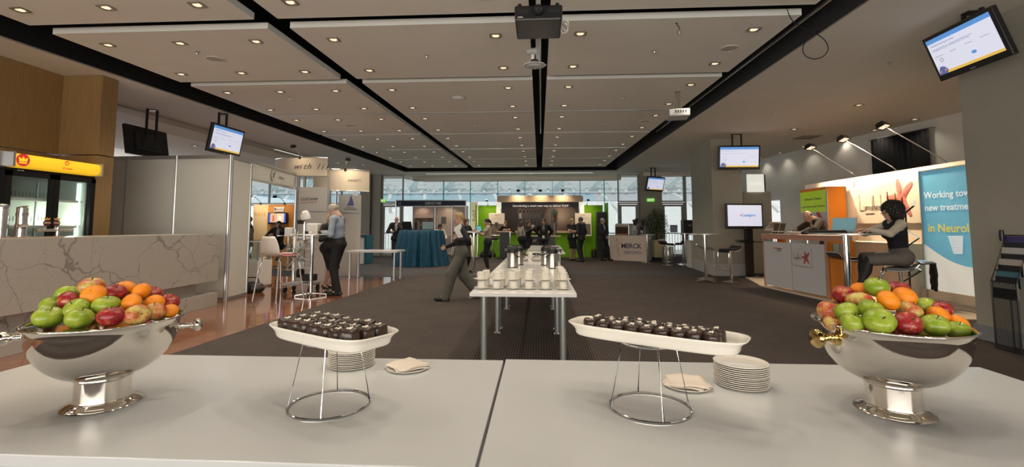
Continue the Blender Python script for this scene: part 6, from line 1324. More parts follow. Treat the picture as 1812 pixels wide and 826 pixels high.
for k in range(26):
    a = r_.uniform(0,6.28); h = r_.uniform(.75,1.18); d_ = r_.uniform(.02,.20); w = r_.uniform(.02,.035)
    c = [(.05,.10,.02),(.10,.16,.03),(.28,.03,.02),(.07,.09,.05)][k%4]; MB().lathe([(.004,0),(w,.6*(h-.5)),(w*.6,.85*(h-.5)),(.001,h-.5)], 6, M=Matrix.Translation((0,0,.50)) @ Euler((d_*math.sin(a)*1.6,d_*math.cos(a)*1.6,0)).to_matrix().to_4x4()).build('leaf' if k%4 != 2 else 'flower', mat('bouquet_%d' % (k%4), c, .5), t, smooth=True)
t = thing('side_counter', 'cream-topped bar counter at the left of the green booth', 'counter', (-1.52,20.2,0)); MB().box((0,0,1.19),(.62,.42,.04)).build('top', M_CREAMT, t); MB().box((.02,0,.58),(.40,.34,1.16)).build('body', M_PLAST, t); MB().cyl((.27,-.15,0),(.27,-.15,1.18),.02,n=10).build('leg', M_CHROME, t)
for x, l, c, h in ((-1.42,'small cream carton on the side counter',(.6,.45,.3),.09),(-1.28,'small orange bottle on the side counter',(.62,.22,.03),.13)): o = MB().lathe([(.035,0),(.035,h*.8),(.02,h),(.001,h)], 14, c=(0,0,0), capb=True).build('bottle' if h > .1 else 'carton', mat('item_%d' % int(h*100), c, .5), None, smooth=True, loc=(x,20.1,1.21)); tag(o, l, 'bottle' if h > .1 else 'carton')
z_stool((-2.05,20.6), 20, 'pale-seated bar stool before the left green wall', .92)
o = MB().lathe([(.001,0),(.30,.02),(.36,.12),(.25,.26),(.10,.34),(.001,.35)], 16, sx=1.1, sy=.6).build('bag_heap', M_LEATHER, None, smooth=True, loc=(-2.35,21.2,.01)); tag(o, 'dark bags heaped on the floor against the left green wall', 'bags')
o = MB().lathe([(.001,0),(.10,.02),(.12,.15),(.10,.36),(.001,.42)], 14, sx=1, sy=.7).build('backpack', M_LEATHER, None, smooth=True, loc=(2.42,21.1,.01)); tag(o, 'small black backpack on the floor by the tall black cabinet', 'bag')
# coffee cart
t = thing('coffee_cart', 'pale coffee counter with dark blue lettering on its front', 'counter', (0,0,0))
A, B = Vector((2.93,19.95,0)), Vector((4.30,19.12,0)); d = (B-A).normalized(); ang = math.degrees(math.atan2(d.y,d.x)); bk = Vector((-d.y,d.x,0))
Mc = Matrix.Translation((A+B)/2) @ Matrix.Rotation(R(ang), 4, 'Z'); Lc = (B-A).length
MB().box((0,.01,.51),(Lc,.03,1.02), M=Mc).build('front_panel', mat('cart_cream',(.66,.56,.48),.5), t); MB().box((0,.34,1.03),(Lc+.1,.68,.035), M=Mc).build('worktop', M_GPLAST, t); MB().box((Lc/2-.02,.34,.51),(.03,.6,.98), M=Mc).build('side_panel', M_GPLAST, t); MB().box((-Lc/2+.02,.34,.51),(.03,.6,.98), M=Mc).build('side_panel', M_GPLAST, t)
Fc = Mc @ Matrix.Translation((0,-.008,0)) @ Matrix.Rotation(PI/2, 4, 'X'); M_MNAVY = mat('merck_navy',(.03,.035,.10),.5)
text('MERCK', .28, M_MNAVY, 'lettering', t, Fc @ Matrix.Translation((.16,.60,.003)), bold=.01, spacing=.92); text('SERONO', .19, mat('serono_grey',(.12,.12,.18),.5), 'lettering', t, Fc @ Matrix.Translation((.22,.34,.003)), spacing=1.0)
for i, (x, y, c) in enumerate(((-.40,.86,0),(-.33,.72,1),(-.42,.60,2),(-.36,.46,0),(-.36,.32,1),(-.30,.20,1))): MB().box((x-.05,y,.003),(.028,.09,.002), M=Fc).build('logo_dash', mat('dash_%d' % c, [(.30,.05,.04),(.45,.18,.05),(.30,.25,.08)][c], .5), t)
t = thing('espresso_machine', 'espresso machine with dark front on the coffee counter', 'coffee machine', tuple((A+B)/2+bk*.35+d*-.28+Vector((0,0,1.05))), R(ang))
MB().box((0,0,.22),(.62,.42,.44)).build('body', M_BSTEEL, t, bevel=.02); MB().box((0,-.215,.20),(.52,.01,.28)).build('dark_front', mat('machine_dark',(.05,.03,.02),.3), t); MB().box((0,-.2,.03),(.56,.12,.06)).build('drip_tray', mat('tray_orange',(.30,.10,.04),.4), t); MB().box((0,0,.46),(.56,.36,.04)).build('cup_rail', M_CHROME, t)
for x in (-.12,.12): MB().cyl((x,-.23,.20),(x,-.34,.18),.015,n=8).build('portafilter', M_PLAST, t)
for k, u in enumerate((.22,.55)):
    t = thing('coffee_grinder', 'coffee grinder with dark hopper on the coffee counter, %s' % ['left of the pair','right of the pair'][k], 'coffee grinder', tuple((A+B)/2+bk*.33+d*u+Vector((0,0,1.05))), R(ang)); MB().box((0,0,.20),(.18,.26,.40)).build('body', M_GPLAST if k == 0 else M_PLAST, t, bevel=.02); MB().lathe([(.05,.40),(.11,.62),(.11,.64),(.001,.65)], 18).build('hopper', mat('hopper_dark',(.05,.03,.03),.2), t, smooth=True); MB().box((0,-.15,.14),(.10,.06,.12)).build('dispenser', M_CHROME, t)
t = thing('steel_trolley', 'small trolley with a gold perforated side beside the coffee counter', 'trolley', (4.86,19.62,0), .1); MB().box((0,0,.50),(.40,.36,.70)).build('perforated_box', mat('trolley_gold',(.62,.52,.30),.35,metal=.5,bump=.4,bs=60), t); MB().box((0,0,.87),(.44,.40,.03)).build('top', M_CHROME, t)
for x in (-.17,.17):
    for y in (-.14,.14): MB().cyl((x-.015,y,.05),(x+.015,y,.05),.05,n=12).cyl((x,y,.08),(x,y,.15),.012,n=8).build('castor', M_PLAST, t)
# potted fig
t = thing('potted_fig', 'bushy dark green potted fig tree before the far right pillar', 'plant', (5.08,20.6,0))
MB().lathe([(.20,0),(.24,.02),(.27,.44),(.28,.46),(.25,.46),(.24,.42),(.001,.41)], 28, capb=True).build('pot', M_DGREY, t, smooth=True); MB().tube(smooth_pts([(0,0,.4),(.02,.01,.8),(-.02,0,1.2),(.02,0,1.6)],4), .022, 8).tube(smooth_pts([(.03,.02,.4),(-.03,.03,.9),(.05,.02,1.4)],4), .016, 8).build('trunk', mat('bark',(.12,.08,.05),.9), t, smooth=True)
mb = MB(); r_ = random.Random(21)
for k in range(2600):
    a, ph, q = r_.uniform(0,6.28), math.acos(r_.uniform(-1,1)), r_.random()**.4
    rx, rz_ = .52, .72; p = Vector((rx*q*math.sin(ph)*math.cos(a), rx*q*math.sin(ph)*math.sin(a), 1.50+rz_*q*math.cos(ph)))
    if p.z > 1.9: p.x *= .8
    p.x += .06*math.sin(p.z*7+a*2)
    T = Matrix.Translation(p) @ Euler((r_.uniform(-1.2,.6),r_.uniform(-.8,.8),r_.uniform(0,6.28))).to_matrix().to_4x4(); s = r_.uniform(.03,.055)
    mb.add([(0,0,0),(s*.32,s*.5,0),(0,s*1.5,-.01),(-s*.32,s*.5,0)], [(0,1,2,3)], k%3 > 1, T)
mb.build('foliage', [mat('fig_leaf',(.018,.045,.012),.45), mat('fig_leaf_light',(.05,.10,.025),.45)], t)
# ================================================================== PEOPLE
def _V(p): return np.array(p, dtype=np.float32)
class SDF:
    def __init__(s): s.p = []
    def cap(s, a, b, ra, rb=None, k=.03): s.p.append(('c', _V(a), _V(b), ra, ra if rb is None else rb, k)); return s
    def ell(s, c, r, M=None, k=.03, neg=False): s.p.append(('n' if neg else 'e', _V(c), _V(r), np.array(M, dtype=np.float32) if M is not None else None, 0, k)); return s
    def plane(s, p, n): s.p.append(('p', _V(p), _V(n), 0, 0, 0)); return s          # keeps the side opposite to n
    def mesh(s, h, noise_=0, pad=2):
        lo, hi = np.full(3, 9.), np.full(3, -9.)
        for t in s.p:
            if t[0] == 'c':
                r = max(t[3], t[4])
                for q in (t[1], t[2]): lo = np.minimum(lo, q-r); hi = np.maximum(hi, q+r)
            elif t[0] == 'e': r = float(max(t[2])); lo = np.minimum(lo, t[1]-r); hi = np.maximum(hi, t[1]+r)
        lo = lo-pad*h-noise_*1.5; hi = hi+pad*h+noise_*1.5; n = np.ceil((hi-lo)/h).astype(int)+1
        ax = [lo[i]+h*np.arange(n[i], dtype=np.float32) for i in range(3)]
        P = np.stack(np.meshgrid(*ax, indexing='ij'), -1).astype(np.float32)
        F = np.full(P.shape[:3], 10., dtype=np.float32)
        for t in s.p:
            if t[0] == 'c':
                ab = t[2]-t[1]; L = float(ab @ ab)+1e-9; w = P-t[1]; u = np.clip((w @ ab)/L, 0, 1)
                D = np.sqrt(((w-u[..., None]*ab)**2).sum(-1))-(t[3]+(t[4]-t[3])*u)
            elif t[0] in 'en':
                w = P-t[1]
                if t[3] is not None: w = w @ t[3]
                k0 = np.sqrt(((w/t[2])**2).sum(-1))+1e-6; k1 = np.sqrt(((w/(t[2]**2))**2).sum(-1))+1e-6; D = k0*(k0-1)/k1
            else:
                F = np.maximum(F, ((P-t[1]) @ t[2])); continue
            k = t[5]
            if t[0] == 'n':
                D = -D; hh = np.clip(.5-.5*(F-D)/k, 0, 1); F = F*(1-hh)+D*hh+k*hh*(1-hh)
            else:
                hh = np.clip(.5+.5*(F-D)/k, 0, 1); F = F*(1-hh)+D*hh-k*hh*(1-hh)
        if noise_: F = F+noise_*(np.sin(P[..., 0]*130+P[..., 2]*60)*np.sin(P[..., 1]*140)*np.sin(P[..., 2]*120+P[..., 1]*50)).astype(np.float32)
        return nets(F, lo, h)
def nets(F, lo, h):
    S = F < 0; c = np.zeros(tuple(d-1 for d in F.shape), int)
    for dx in (0,1):
        for dy in (0,1):
            for dz in (0,1): c += S[dx:S.shape[0]-1+dx, dy:S.shape[1]-1+dy, dz:S.shape[2]-1+dz]
    act = (c > 0) & (c < 8); idx = np.full(act.shape, -1); A = np.argwhere(act); idx[tuple(A.T)] = np.arange(len(A))
    acc = np.zeros((len(A), 3)); cnt = np.zeros(len(A))
    for d in range(3):
        o = [i for i in range(3) if i != d]
        for a in (0,1):
            for b in (0,1):
                q = A.copy(); q[:, o[0]] += a; q[:, o[1]] += b; q2 = q.copy(); q2[:, d] += 1
                f0, f1 = F[tuple(q.T)], F[tuple(q2.T)]; m = (f0 < 0) != (f1 < 0)
                t = np.where(m, f0/np.where(m, f0-f1, 1), 0); p = q.astype(float); p[:, d] += t; acc[m] += p[m]; cnt[m] += 1
    V = acc/np.maximum(cnt, 1)[:, None]*h+lo; faces = []
    for d in range(3):
        o = [(d+1) % 3, (d+2) % 3]; sl0 = [slice(None)]*3; sl1 = [slice(None)]*3; sl0[d] = slice(0, -1); sl1[d] = slice(1, None)
        s0, s1 = S[tuple(sl0)], S[tuple(sl1)]; E = np.argwhere(s0 != s1)
        E = E[(E[:, o[0]] > 0) & (E[:, o[1]] > 0) & (E[:, o[0]] < F.shape[o[0]]-1) & (E[:, o[1]] < F.shape[o[1]]-1)]
        if not len(E): continue
        q = []
        for a, b in ((1,1),(0,1),(0,0),(1,0)):
            e = E.copy(); e[:, o[0]] -= a; e[:, o[1]] -= b; q.append(idx[tuple(e.T)])
        q = np.stack(q, 1); flip = ~s0[tuple(E.T)]; q[flip] = q[flip][:, ::-1]; faces.append(q)
    return V, (np.concatenate(faces) if faces else np.zeros((0, 4), int))
def mesh_obj(name, parts, mats, parent, loc=(0,0,0)):
    """parts: list of (V, F, matidx array or int) joined in one mesh"""
    vs, fs, ms, o = [], [], [], 0
    for V, F_, m in parts: vs.append(V); fs.append(F_+o); o += len(V); ms.append(np.full(len(F_), m) if np.isscalar(m) else m)
    V = np.concatenate(vs); F_ = np.concatenate(fs); me = bpy.data.meshes.new(name); me.from_pydata(V.tolist(), [], F_.tolist())
    for m in (mats if isinstance(mats, (list, tuple)) else [mats]): me.materials.append(m)
    me.polygons.foreach_set('material_index', np.concatenate(ms).astype(np.int32)); me.polygons.foreach_set('use_smooth', [True]*len(F_)); me.update()
    ob = bpy.data.objects.new(name, me); COL.objects.link(ob); ob.parent = parent; ob.location = loc; return ob
def nrm(v): v = np.array(v, float); return v/(np.linalg.norm(v)+1e-9)
def ik(a, b, l1, l2, pole):
    a, b = np.array(a, float), np.array(b, float); d = b-a; L = np.linalg.norm(d); L2 = min(L, (l1+l2)*.999); d = d/L; b = a+d*L2
    x = (l1*l1-l2*l2+L2*L2)/(2*L2); hgt = math.sqrt(max(l1*l1-x*x, 0)); p = np.array(pole, float); p = nrm(p-d*(p @ d)); return a+d*x+p*hgt, b
SKIN = mat('skin', (.46,.26,.18), .5, var=.05, vs=10); SKIN_L = mat('skin_fair', (.52,.32,.24), .5, var=.05, vs=10)
M_LIP = mat('lips', (.34,.12,.10), .4); M_EYE = mat('eye', (.05,.035,.03), .2); M_EYEW = mat('eye_white', (.55,.52,.48), .3)
def cloth(n, c, r=.85): return mat(n, c, r, var=.12, vs=7, bump=.15, bs=30)
C_BLACK = cloth('cloth_black', (.012,.012,.014)); C_SUIT = cloth('cloth_dark_suit', (.020,.020,.024)); C_BROWN = cloth('cloth_dark_brown', (.024,.017,.014)); C_BLUE = cloth('cloth_light_blue', (.26,.31,.38)); C_WHITE = cloth('cloth_white', (.50,.48,.47)); C_CREAM = cloth('cloth_cream', (.55,.48,.40)); C_GREYT = cloth('cloth_grey_trousers', (.10,.092,.078)); C_GREY = cloth('cloth_grey', (.12,.12,.13)); C_TWEED = cloth('cloth_tweed', (.15,.135,.12)); C_TIGHT = mat('tights_black', (.016,.013,.013), .6); C_BEIGE = cloth('cloth_beige', (.40,.34,.28))
H_BLOND = mat('hair_blond', (.36,.24,.12), .5, var=.25, vs=30); H_BROWN = mat('hair_brown', (.085,.045,.025), .45, var=.25, vs=30); H_BLACK = mat('hair_black', (.014,.010,.009), .4, var=.2, vs=30); H_GREY = mat('hair_grey', (.36,.32,.27), .55, var=.2, vs=30); H_DGREY = mat('hair_dark_grey', (.12,.10,.09), .55, var=.2, vs=30); H_RED = mat('hair_ginger', (.26,.13,.06), .5, var=.2, vs=30)
S_BLACK = mat('shoe_black', (.012,.011,.011), .3)

def hand(w, d, n, side, curl=.35, s=1.0):
    """fingers along d, palm facing n, thumb towards side"""
    d = nrm(d); n = nrm(np.array(n)-d*(np.array(n) @ d)); sd = np.cross(d, n); sd = sd if sd @ np.array(side) > 0 else -sd
    w = np.array(w, float); S = SDF(); M = np.stack([d, sd, n], 1)
    S.ell(w+d*.048*s, (.050*s,.040*s,.017*s), M, .012).cap(w-d*.02*s, w+d*.02*s, .024*s, .024*s, .015)
    for i, l in enumerate((.066,.076,.070,.054)):
        b = w+d*.082*s+sd*(.0285-.019*i)*s; a1 = curl*(1+.12*i); d1 = d*math.cos(a1)+n*math.sin(a1); d2 = d*math.cos(2.1*a1)+n*math.sin(2.1*a1)
        m = b+d1*l*.52*s; S.cap(b-d*.02*s, m, .0092*s, .0085*s, .004).cap(m, m+d2*l*.48*s, .0085*s, .0068*s, .004)
    b = w+d*.022*s+sd*.028*s; dt = nrm(d*.62+sd*.62+n*.35); m = b+dt*.038*s; dt2 = nrm(d*.85+sd*.2+n*.45); S.cap(b, m, .0125*s, .0105*s, .008).cap(m, m+dt2*.030*s, .0105*s, .008*s, .004)
    return S
def person(label, loc, rz, H, sex='m', pelvis=None, spine=(0,0,1), spine_yaw=0, wr=None, ank=None, head=(0,0), kneepole=(0,-1,0), skin=SKIN, hair=None, hairm=H_BROWN, top=C_BLACK, sleeve=1.0, hem=None, bottom='trousers', bot=C_BLACK, jacket=None, tie=None, shoe=S_BLACK, heel=False, legs=None, wide=1.0, vest=None, elbow=(None,None), handd=(None,None), handn=(None,None), glasses=False, badge=False, footdir=((0,-1,0),(0,-1,0)), h=None, curl=.4, skirt_to=.50, neckdir=None, group=None, facing='front'):
    t = thing('person', label, 'person', (loc[0],loc[1],loc[2] if len(loc) > 2 else 0), R(rz), group)
    k = H/1.75; f = sex == 'f'; h = h or (.013 if loc[1] < 12 else .018); W = .92 if f else 1.0
    P0 = np.array(pelvis if pelvis is not None else (0,0,.535*H), float); sp = nrm(spine)
    yaw = R(spine_yaw); X = np.array((math.cos(yaw), math.sin(yaw), 0)); X = nrm(X-sp*(X @ sp)); FW = np.cross(sp, X)*-1          # forward = -Y for upright
    FW = nrm(np.cross(X, sp)) ; FW = FW if FW @ np.array((math.sin(yaw),-math.cos(yaw),0)) > 0 or abs(sp[2]) < .5 else -FW
    NB = P0+sp*.290*H; SHC = P0+sp*.268*H; SH = [SHC+X*.108*H*W, SHC-X*.108*H*W]; HP = [P0+np.array((.052*H,0,-.01*H)), P0-np.array((.052*H,0,.01*H))]
    nd = nrm(neckdir if neckdir is not None else sp*.9+np.array((0,0,.25))+FW*.12); HC = NB+nd*.082*H+FW*.01
    ank = ank or [(.07*k,.02,.045*H),(-.07*k,.0,.045*H)]; wr = wr or [(.17*k,-.06,.49*H),(-.17*k,-.06,.49*H)]
    KN, AN, EL, WR = [], [], [], []
    for i in (0,1):
        kp = kneepole if not isinstance(kneepole, list) else kneepole[i]
        q, e = ik(HP[i], ank[i], .245*H, .246*H, kp); KN.append(q); AN.append(e)
        ep = elbow[i] if elbow[i] is not None else ((.5 if i == 0 else -.5), .7, -.4); q, e = ik(SH[i], wr[i], .172*H, .150*H, ep); EL.append(q); WR.append(e)
    def torso(S, g, kk=.05, bust=True):
        S.cap(P0+X*.04*H-sp*.01, P0-X*.04*H-sp*.01, .070*H*(.94 if f else .74)+g, None, kk)
        S.ell(P0+sp*.10*H, (.072*H*W*(.93 if f else 1.08)+g,.056*H+g,.085*H+g), np.stack([X, FW, sp], 1), kk)
        S.ell(P0+sp*.195*H, (.090*H*W+g,.063*H+g,.085*H+g), np.stack([X, FW, sp], 1), kk)
        S.cap(SH[0]-X*.025*H, SH[1]+X*.025*H, .040*H*W+g, None, kk)
        if f and bust:
            for s_ in (1,-1): S.ell(P0+sp*.195*H+X*s_*.040*H+FW*.045*H, (.036*H+g,.034*H+g,.036*H+g), None, .03)
    def arms(S, g, frac=1.0, kk=.025, only=None):
        for i in (0,1):
            S.cap(SH[i], SH[i]+(EL[i]-SH[i])*min(1, frac*2), .033*H*W+g, .026*H*W+g*.9, kk)
            if frac > .5: S.cap(EL[i], EL[i]+(WR[i]-EL[i])*(frac-.5)*2, .026*H*W+g*.9, .0175*H+g*.8, kk)
    # body: one continuous surface
    S = SDF(); torso(S, -.004, .05, True); arms(S, -.001); S.cap(NB-sp*.02*H, HC-nd*.03, .034*H*W, .031*H*W, .03)
    for i in (0,1):
        S.cap(HP[i], KN[i], (.044 if f else .040)*H, .033*H, .03).cap(KN[i], AN[i], .033*H, .021*H, .02); calf = KN[i]*.68+AN[i]*.32; S.ell(calf-FW*.010*H*0+np.array((0,.008,0)), (.030*H,.032*H,.06*H), None, .03)
        fd = nrm(footdir[i]); S.cap(AN[i]+np.array((0,0,-.012)), AN[i]+fd*.085*H+np.array((0,0,-.028*H if not heel else -.030*H)), .022*H, .015*H, .02).cap(AN[i]-fd*.018*H+np.array((0,0,-.02*H)), AN[i], .017*H, .02*H, .02)
    V, Fq = S.mesh(h); parts = [(V, Fq, 0)]
    # head
    hs = H*.133/.24; hy, hp = R(head[0]), R(head[1]); Q = Matrix.Rotation(hy+yaw*.5, 3, 'Z') @ Matrix.Rotation(hp, 3, 'X'); Q = np.array(Q)
    S = SDF()
    def hd(S, g=0):
        S.ell((0,.012,.032), (.073+g,.092+g,.084+g), None, .02).ell((0,-.028,-.028), (.058+g,.060+g,.082+g), None, .03).ell((0,-.048,-.088), (.036+g,.034+g,.028+g), None, .03)
    hd(S); S.cap((0,-.088,.008),(0,-.106,-.026),.008,.0125,.012).ell((0,-.080,.020),(.046,.016,.010),None,.012)
    for s_ in (1,-1): S.ell((s_*.073,.012,-.01),(.009,.019,.031),None,.008).ell((s_*.031,-.098,.002),(.018,.013,.011),None,.010,True)
    S.ell((0,-.089,-.058),(.024,.011,.009),None,.008).cap((0,.025,-.05),(0,.045,-.15),.050,.052,.03)
    V, Fq = S.mesh(.0075 if loc[1] < 12 else .011); cen = V[Fq].mean(1); mi = np.zeros(len(Fq), int)
    mi[((cen[:, 0]/.026)**2+((cen[:, 2]+.058)/.0095)**2 < 1) & (cen[:, 1] < -.085)] = 1
    parts.append(((V*hs) @ Q.T + HC, Fq, mi))
    for s_ in (1,-1):
        E = SDF().ell((s_*.031,-.080,.002),(.0135,.0115,.0095)); V, Fq = E.mesh(.004); cen = V[Fq].mean(1)
        parts.append(((V*hs) @ Q.T + HC, Fq, np.where(np.abs(cen[:, 0]-s_*.031) < .006, 2, 3)))
    for i in (0,1):
        d = handd[i] if handd[i] is not None else nrm(WR[i]-EL[i]); n = handn[i] if handn[i] is not None else ((-1 if i == 0 else 1),0,0)
        V, Fq = hand(WR[i], d, n, (0,-1,.4), curl, k*.98).mesh(.0055 if loc[1] < 12 else .0075); parts.append((V, Fq, 0))
    mesh_obj('body', parts, [skin, M_LIP, M_EYE, M_EYEW], t)
    # hair
    def put_hair(S, hh, nz=0, m=hairm, name='hair'):
        V, Fq = S.mesh(hh, nz); mesh_obj(name, [((V*hs) @ Q.T + HC, Fq, 0)], m, t)
    hr = .009 if loc[1] < 12 else .013
    if hair:
        S = SDF()
        if hair == 'bald': S.ell((0,.035,-.005),(.080,.080,.050),None,.02).ell((0,.0,.075),(.068,.10,.06),None,.02,True).ell((0,-.07,.02),(.09,.075,.10),None,.02,True)
        else:
            g = {'short':.010,'curly':.052,'long':.016,'bun':.009,'pony':.009,'bob':.018}[hair]
            S.ell((0,.014+(.030 if hair == 'curly' else 0),.036),(.074+g,.094+g,.085+g),None,.02)
            if hair == 'curly': S.ell((0,.045,-.04),(.138,.118,.125),None,.03)
            if hair in ('long','bob'):
                z1 = -.24 if hair == 'long' else -.10
                S.cap((.045,.03,.0),(.060,.035,z1),.045,.035,.03).cap((-.045,.03,.0),(-.060,.035,z1),.045,.035,.03).cap((0,.06,0),(0,.075,z1),.06,.045,.03)
            if hair == 'bun': S.ell((0,.115,-.005),(.034,.030,.034),None,.012)
            if hair == 'pony': S.ell((0,.10,.02),(.03,.03,.03),None,.02).cap((0,.12,.01),(0,.14,-.16),.030,.014,.02)
            S.ell((0,-.105-(.03 if hair == 'curly' else 0),-.045),(.063+(.004 if hair in ('long','bob') else .02),.085+(.03 if hair == 'curly' else 0),.105+(.02 if hair == 'curly' else 0)),None,.012,True)
            if hair in ('short','bun','pony'): S.ell((0,-.02,-.125),(.12,.11,.09),None,.02,True)
        put_hair(S, .007 if hair == 'curly' else hr, .020 if hair == 'curly' else 0)
    if glasses:
        mb = MB()
        for s_ in (1,-1):
            ring = [tuple(np.array((s_*.032+.021*math.cos(a),-.104,.002+.015*math.sin(a)))*hs @ Q.T+HC) for a in np.linspace(0,6.28,16,endpoint=False)]; mb.tube(ring, .0022, 5, closed=True)
            mb.tube([tuple(np.array(p)*hs @ Q.T+HC) for p in ((s_*.053,-.10,.004),(s_*.078,-.05,.004),(s_*.080,.01,.0))], .002, 5)
        mb.tube([tuple(np.array(p)*hs @ Q.T+HC) for p in ((-.011,-.106,.006),(.011,-.106,.006))], .002, 5); mb.build('glasses', M_PLAST, t, smooth=True)
    # clothes
    hz = hem if hem is not None else .50*H
    base = P0-sp*(P0[2]-hz) if abs(sp[2]) > .5 else P0
    S = SDF(); torso(S, .008); arms(S, .007, sleeve); S.plane(base, -sp); 
    if jacket is None: S.ell(NB+nd*.045*H+FW*.045*H, (.030*H,.040*H,.052*H), None, .012, True)
    V, Fq = S.mesh(h); mesh_obj('shirt' if not (bottom == 'dress') else 'dress_top', [(V, Fq, 0)], top, t)
    if vest is not None:
        S = SDF(); torso(S, .016, .04); S.plane(base, -sp); S.ell(NB+nd*.05*H+FW*.03*H, (.040*H,.055*H,.06*H), None, .015, True)
        for i in (0,1): S.plane(SH[i]-(SH[i]-SHC)*.12, nrm(SH[i]-SHC))
        V, Fq = S.mesh(h); mesh_obj('waistcoat', [(V, Fq, 0)], vest, t)
    if jacket is not None:
        S = SDF(); torso(S, .020, .05); arms(S, .015, .94); jb = P0-sp*.06*H; S.cap(P0+X*.045*H-sp*.05*H, P0-X*.045*H-sp*.05*H, .060*H+.022, None, .05); S.plane(jb, -sp)
        S.ell(P0+sp*.24*H+FW*.085*H, (.030*H,.075*H,.115*H), np.stack([X, FW, sp], 1), .012, True); S.ell(NB+nd*.045*H+FW*.01, (.040*H,.040*H,.030*H), None, .012, True)
        V, Fq = S.mesh(h); mesh_obj('jacket', [(V, Fq, 0)], jacket, t)
    if tie is not None:
        a, b = NB+FW*.045*H-sp*.01*H, P0+sp*.08*H+FW*.068*H; MB().bar(tuple(a), tuple((a+b)/2+FW*.012*H), .035, .008).bar(tuple((a+b)/2+FW*.012*H), tuple(b), .05, .008).build('tie', tie, t)
    if bottom == 'trousers':
        S = SDF(); S.cap(P0+X*.042*H, P0-X*.042*H, (.066 if f else .053)*H+.013, None, .04); S.ell(P0+sp*.05*H,(.074*H+.008,.058*H+.010,.05*H),np.stack([X, FW, sp],1),.03)
        for i in (0,1):
            cuff = AN[i]+(AN[i]-KN[i])*.04; S.cap(HP[i], KN[i], (.046 if f else .041)*H+.013, (.036*H+.014)*wide, .025).cap(KN[i], cuff, (.036*H+.014)*wide, (.027*H+.012)*wide, .02)
        S.plane(P0+sp*.075*H, sp)
        V, Fq = S.mesh(h); V[:, 2] = np.maximum(V[:, 2], .012); mesh_obj('trousers', [(V, Fq, 0)], bot, t)
    else:
        S = SDF(); S.cap(P0+X*.045*H, P0-X*.045*H, .068*H+.013, None, .05); S.ell(P0+sp*.055*H,(.070*H+.010,.058*H+.012,.05*H),np.stack([X, FW, sp],1),.03)
        fr = skirt_to*2; mid = []
        for i in (0,1):
            e = HP[i]+(KN[i]-HP[i])*min(fr, 1.08); S.cap(HP[i], e, .045*H+.010, .036*H+.014, .035); mid.append(e)
        S.cap((HP[0]+HP[1])/2, (mid[0]+mid[1])/2, .055*H, .045*H, .07)
        S.plane(P0+sp*.08*H, sp); dn = nrm((mid[0]+mid[1])/2-(HP[0]+HP[1])/2); S.plane((mid[0]+mid[1])/2+dn*.02, dn)
        V, Fq = S.mesh(h); mesh_obj('skirt', [(V, Fq, 0)], bot, t)
        if legs is not None:
            S = SDF()
            for i in (0,1): S.cap(HP[i]*.4+KN[i]*.6, KN[i], .042*H, .033*H+.006, .02).cap(KN[i], AN[i], .033*H+.006, .021*H+.005, .02).ell(KN[i]*.68+AN[i]*.32+np.array((0,.008,0)), (.030*H+.006,.032*H+.006,.06*H), None, .03)
            V, Fq = S.mesh(h); mesh_obj('tights', [(V, Fq, 0)], legs, t)
    for i in (0,1):
        fd = nrm(footdir[i]); S = SDF(); up = np.array((0,0,1.)); toe = AN[i]+fd*.095*H+np.array((0,0,-.031*H)); S.cap(AN[i]+fd*.02*H-up*.026*H, toe+fd*.012, .026*H, .020*H, .02).cap(AN[i]-fd*.026*H-up*.022*H, AN[i]+fd*.02*H-up*.026*H, .023*H, .026*H, .02)
        if not f: S.cap(AN[i]-up*.01*H, AN[i]-up*.02*H, .026*H, .024*H, .02)
        V, Fq = S.mesh(.009); V[:, 2] = np.maximum(V[:, 2], AN[i][2]-.045*H); so = mesh_obj('shoe', [(V, Fq, 0)], shoe, t)
        if heel: MB().cyl(tuple(AN[i]-fd*.028*H-up*.03*H), tuple(AN[i]-fd*.030*H-up*(.045*H+ (AN[i][2]-.045*H if AN[i][2]-.045*H < .08 else .05))), .014, .008, 8).build('heel', shoe, so, smooth=True)
    if badge:
        a = NB+FW*.06*H; b = P0+sp*.06*H+FW*.085*H; MB().tube([tuple(NB+X*.03*H+FW*.03*H),tuple(P0+sp*.17*H+FW*.085*H+X*.01),tuple(b)], .004, 5).tube([tuple(NB-X*.03*H+FW*.03*H),tuple(P0+sp*.17*H+FW*.085*H-X*.01),tuple(b)], .004, 5).build('lanyard', M_NAVY, t)
        T = Matrix(np.vstack([np.hstack([np.stack([X, FW, sp], 1), (b-sp*.05)[:, None]]), [0,0,0,1]]).tolist()); bd_ = MB().box((0,0,0),(.085,.004,.115), M=T).build('badge', M_WPLAST, t); MB().box((0,.001,-.045),(.083,.005,.022), M=T).build('badge_stripe', M_GREEN, bd_)
    return t
def held(mb, name, m, loc, rot, label, cat, **kw): o = mb.build(name, m, None, **kw); o.location = loc; o.rotation_euler = rot; return tag(o, label, cat)
def W2(p, t):                                      # local point of a person to the world
    return t.location+Vector(Matrix.Rotation(t.rotation_euler.z, 3, 'Z') @ Vector(p))

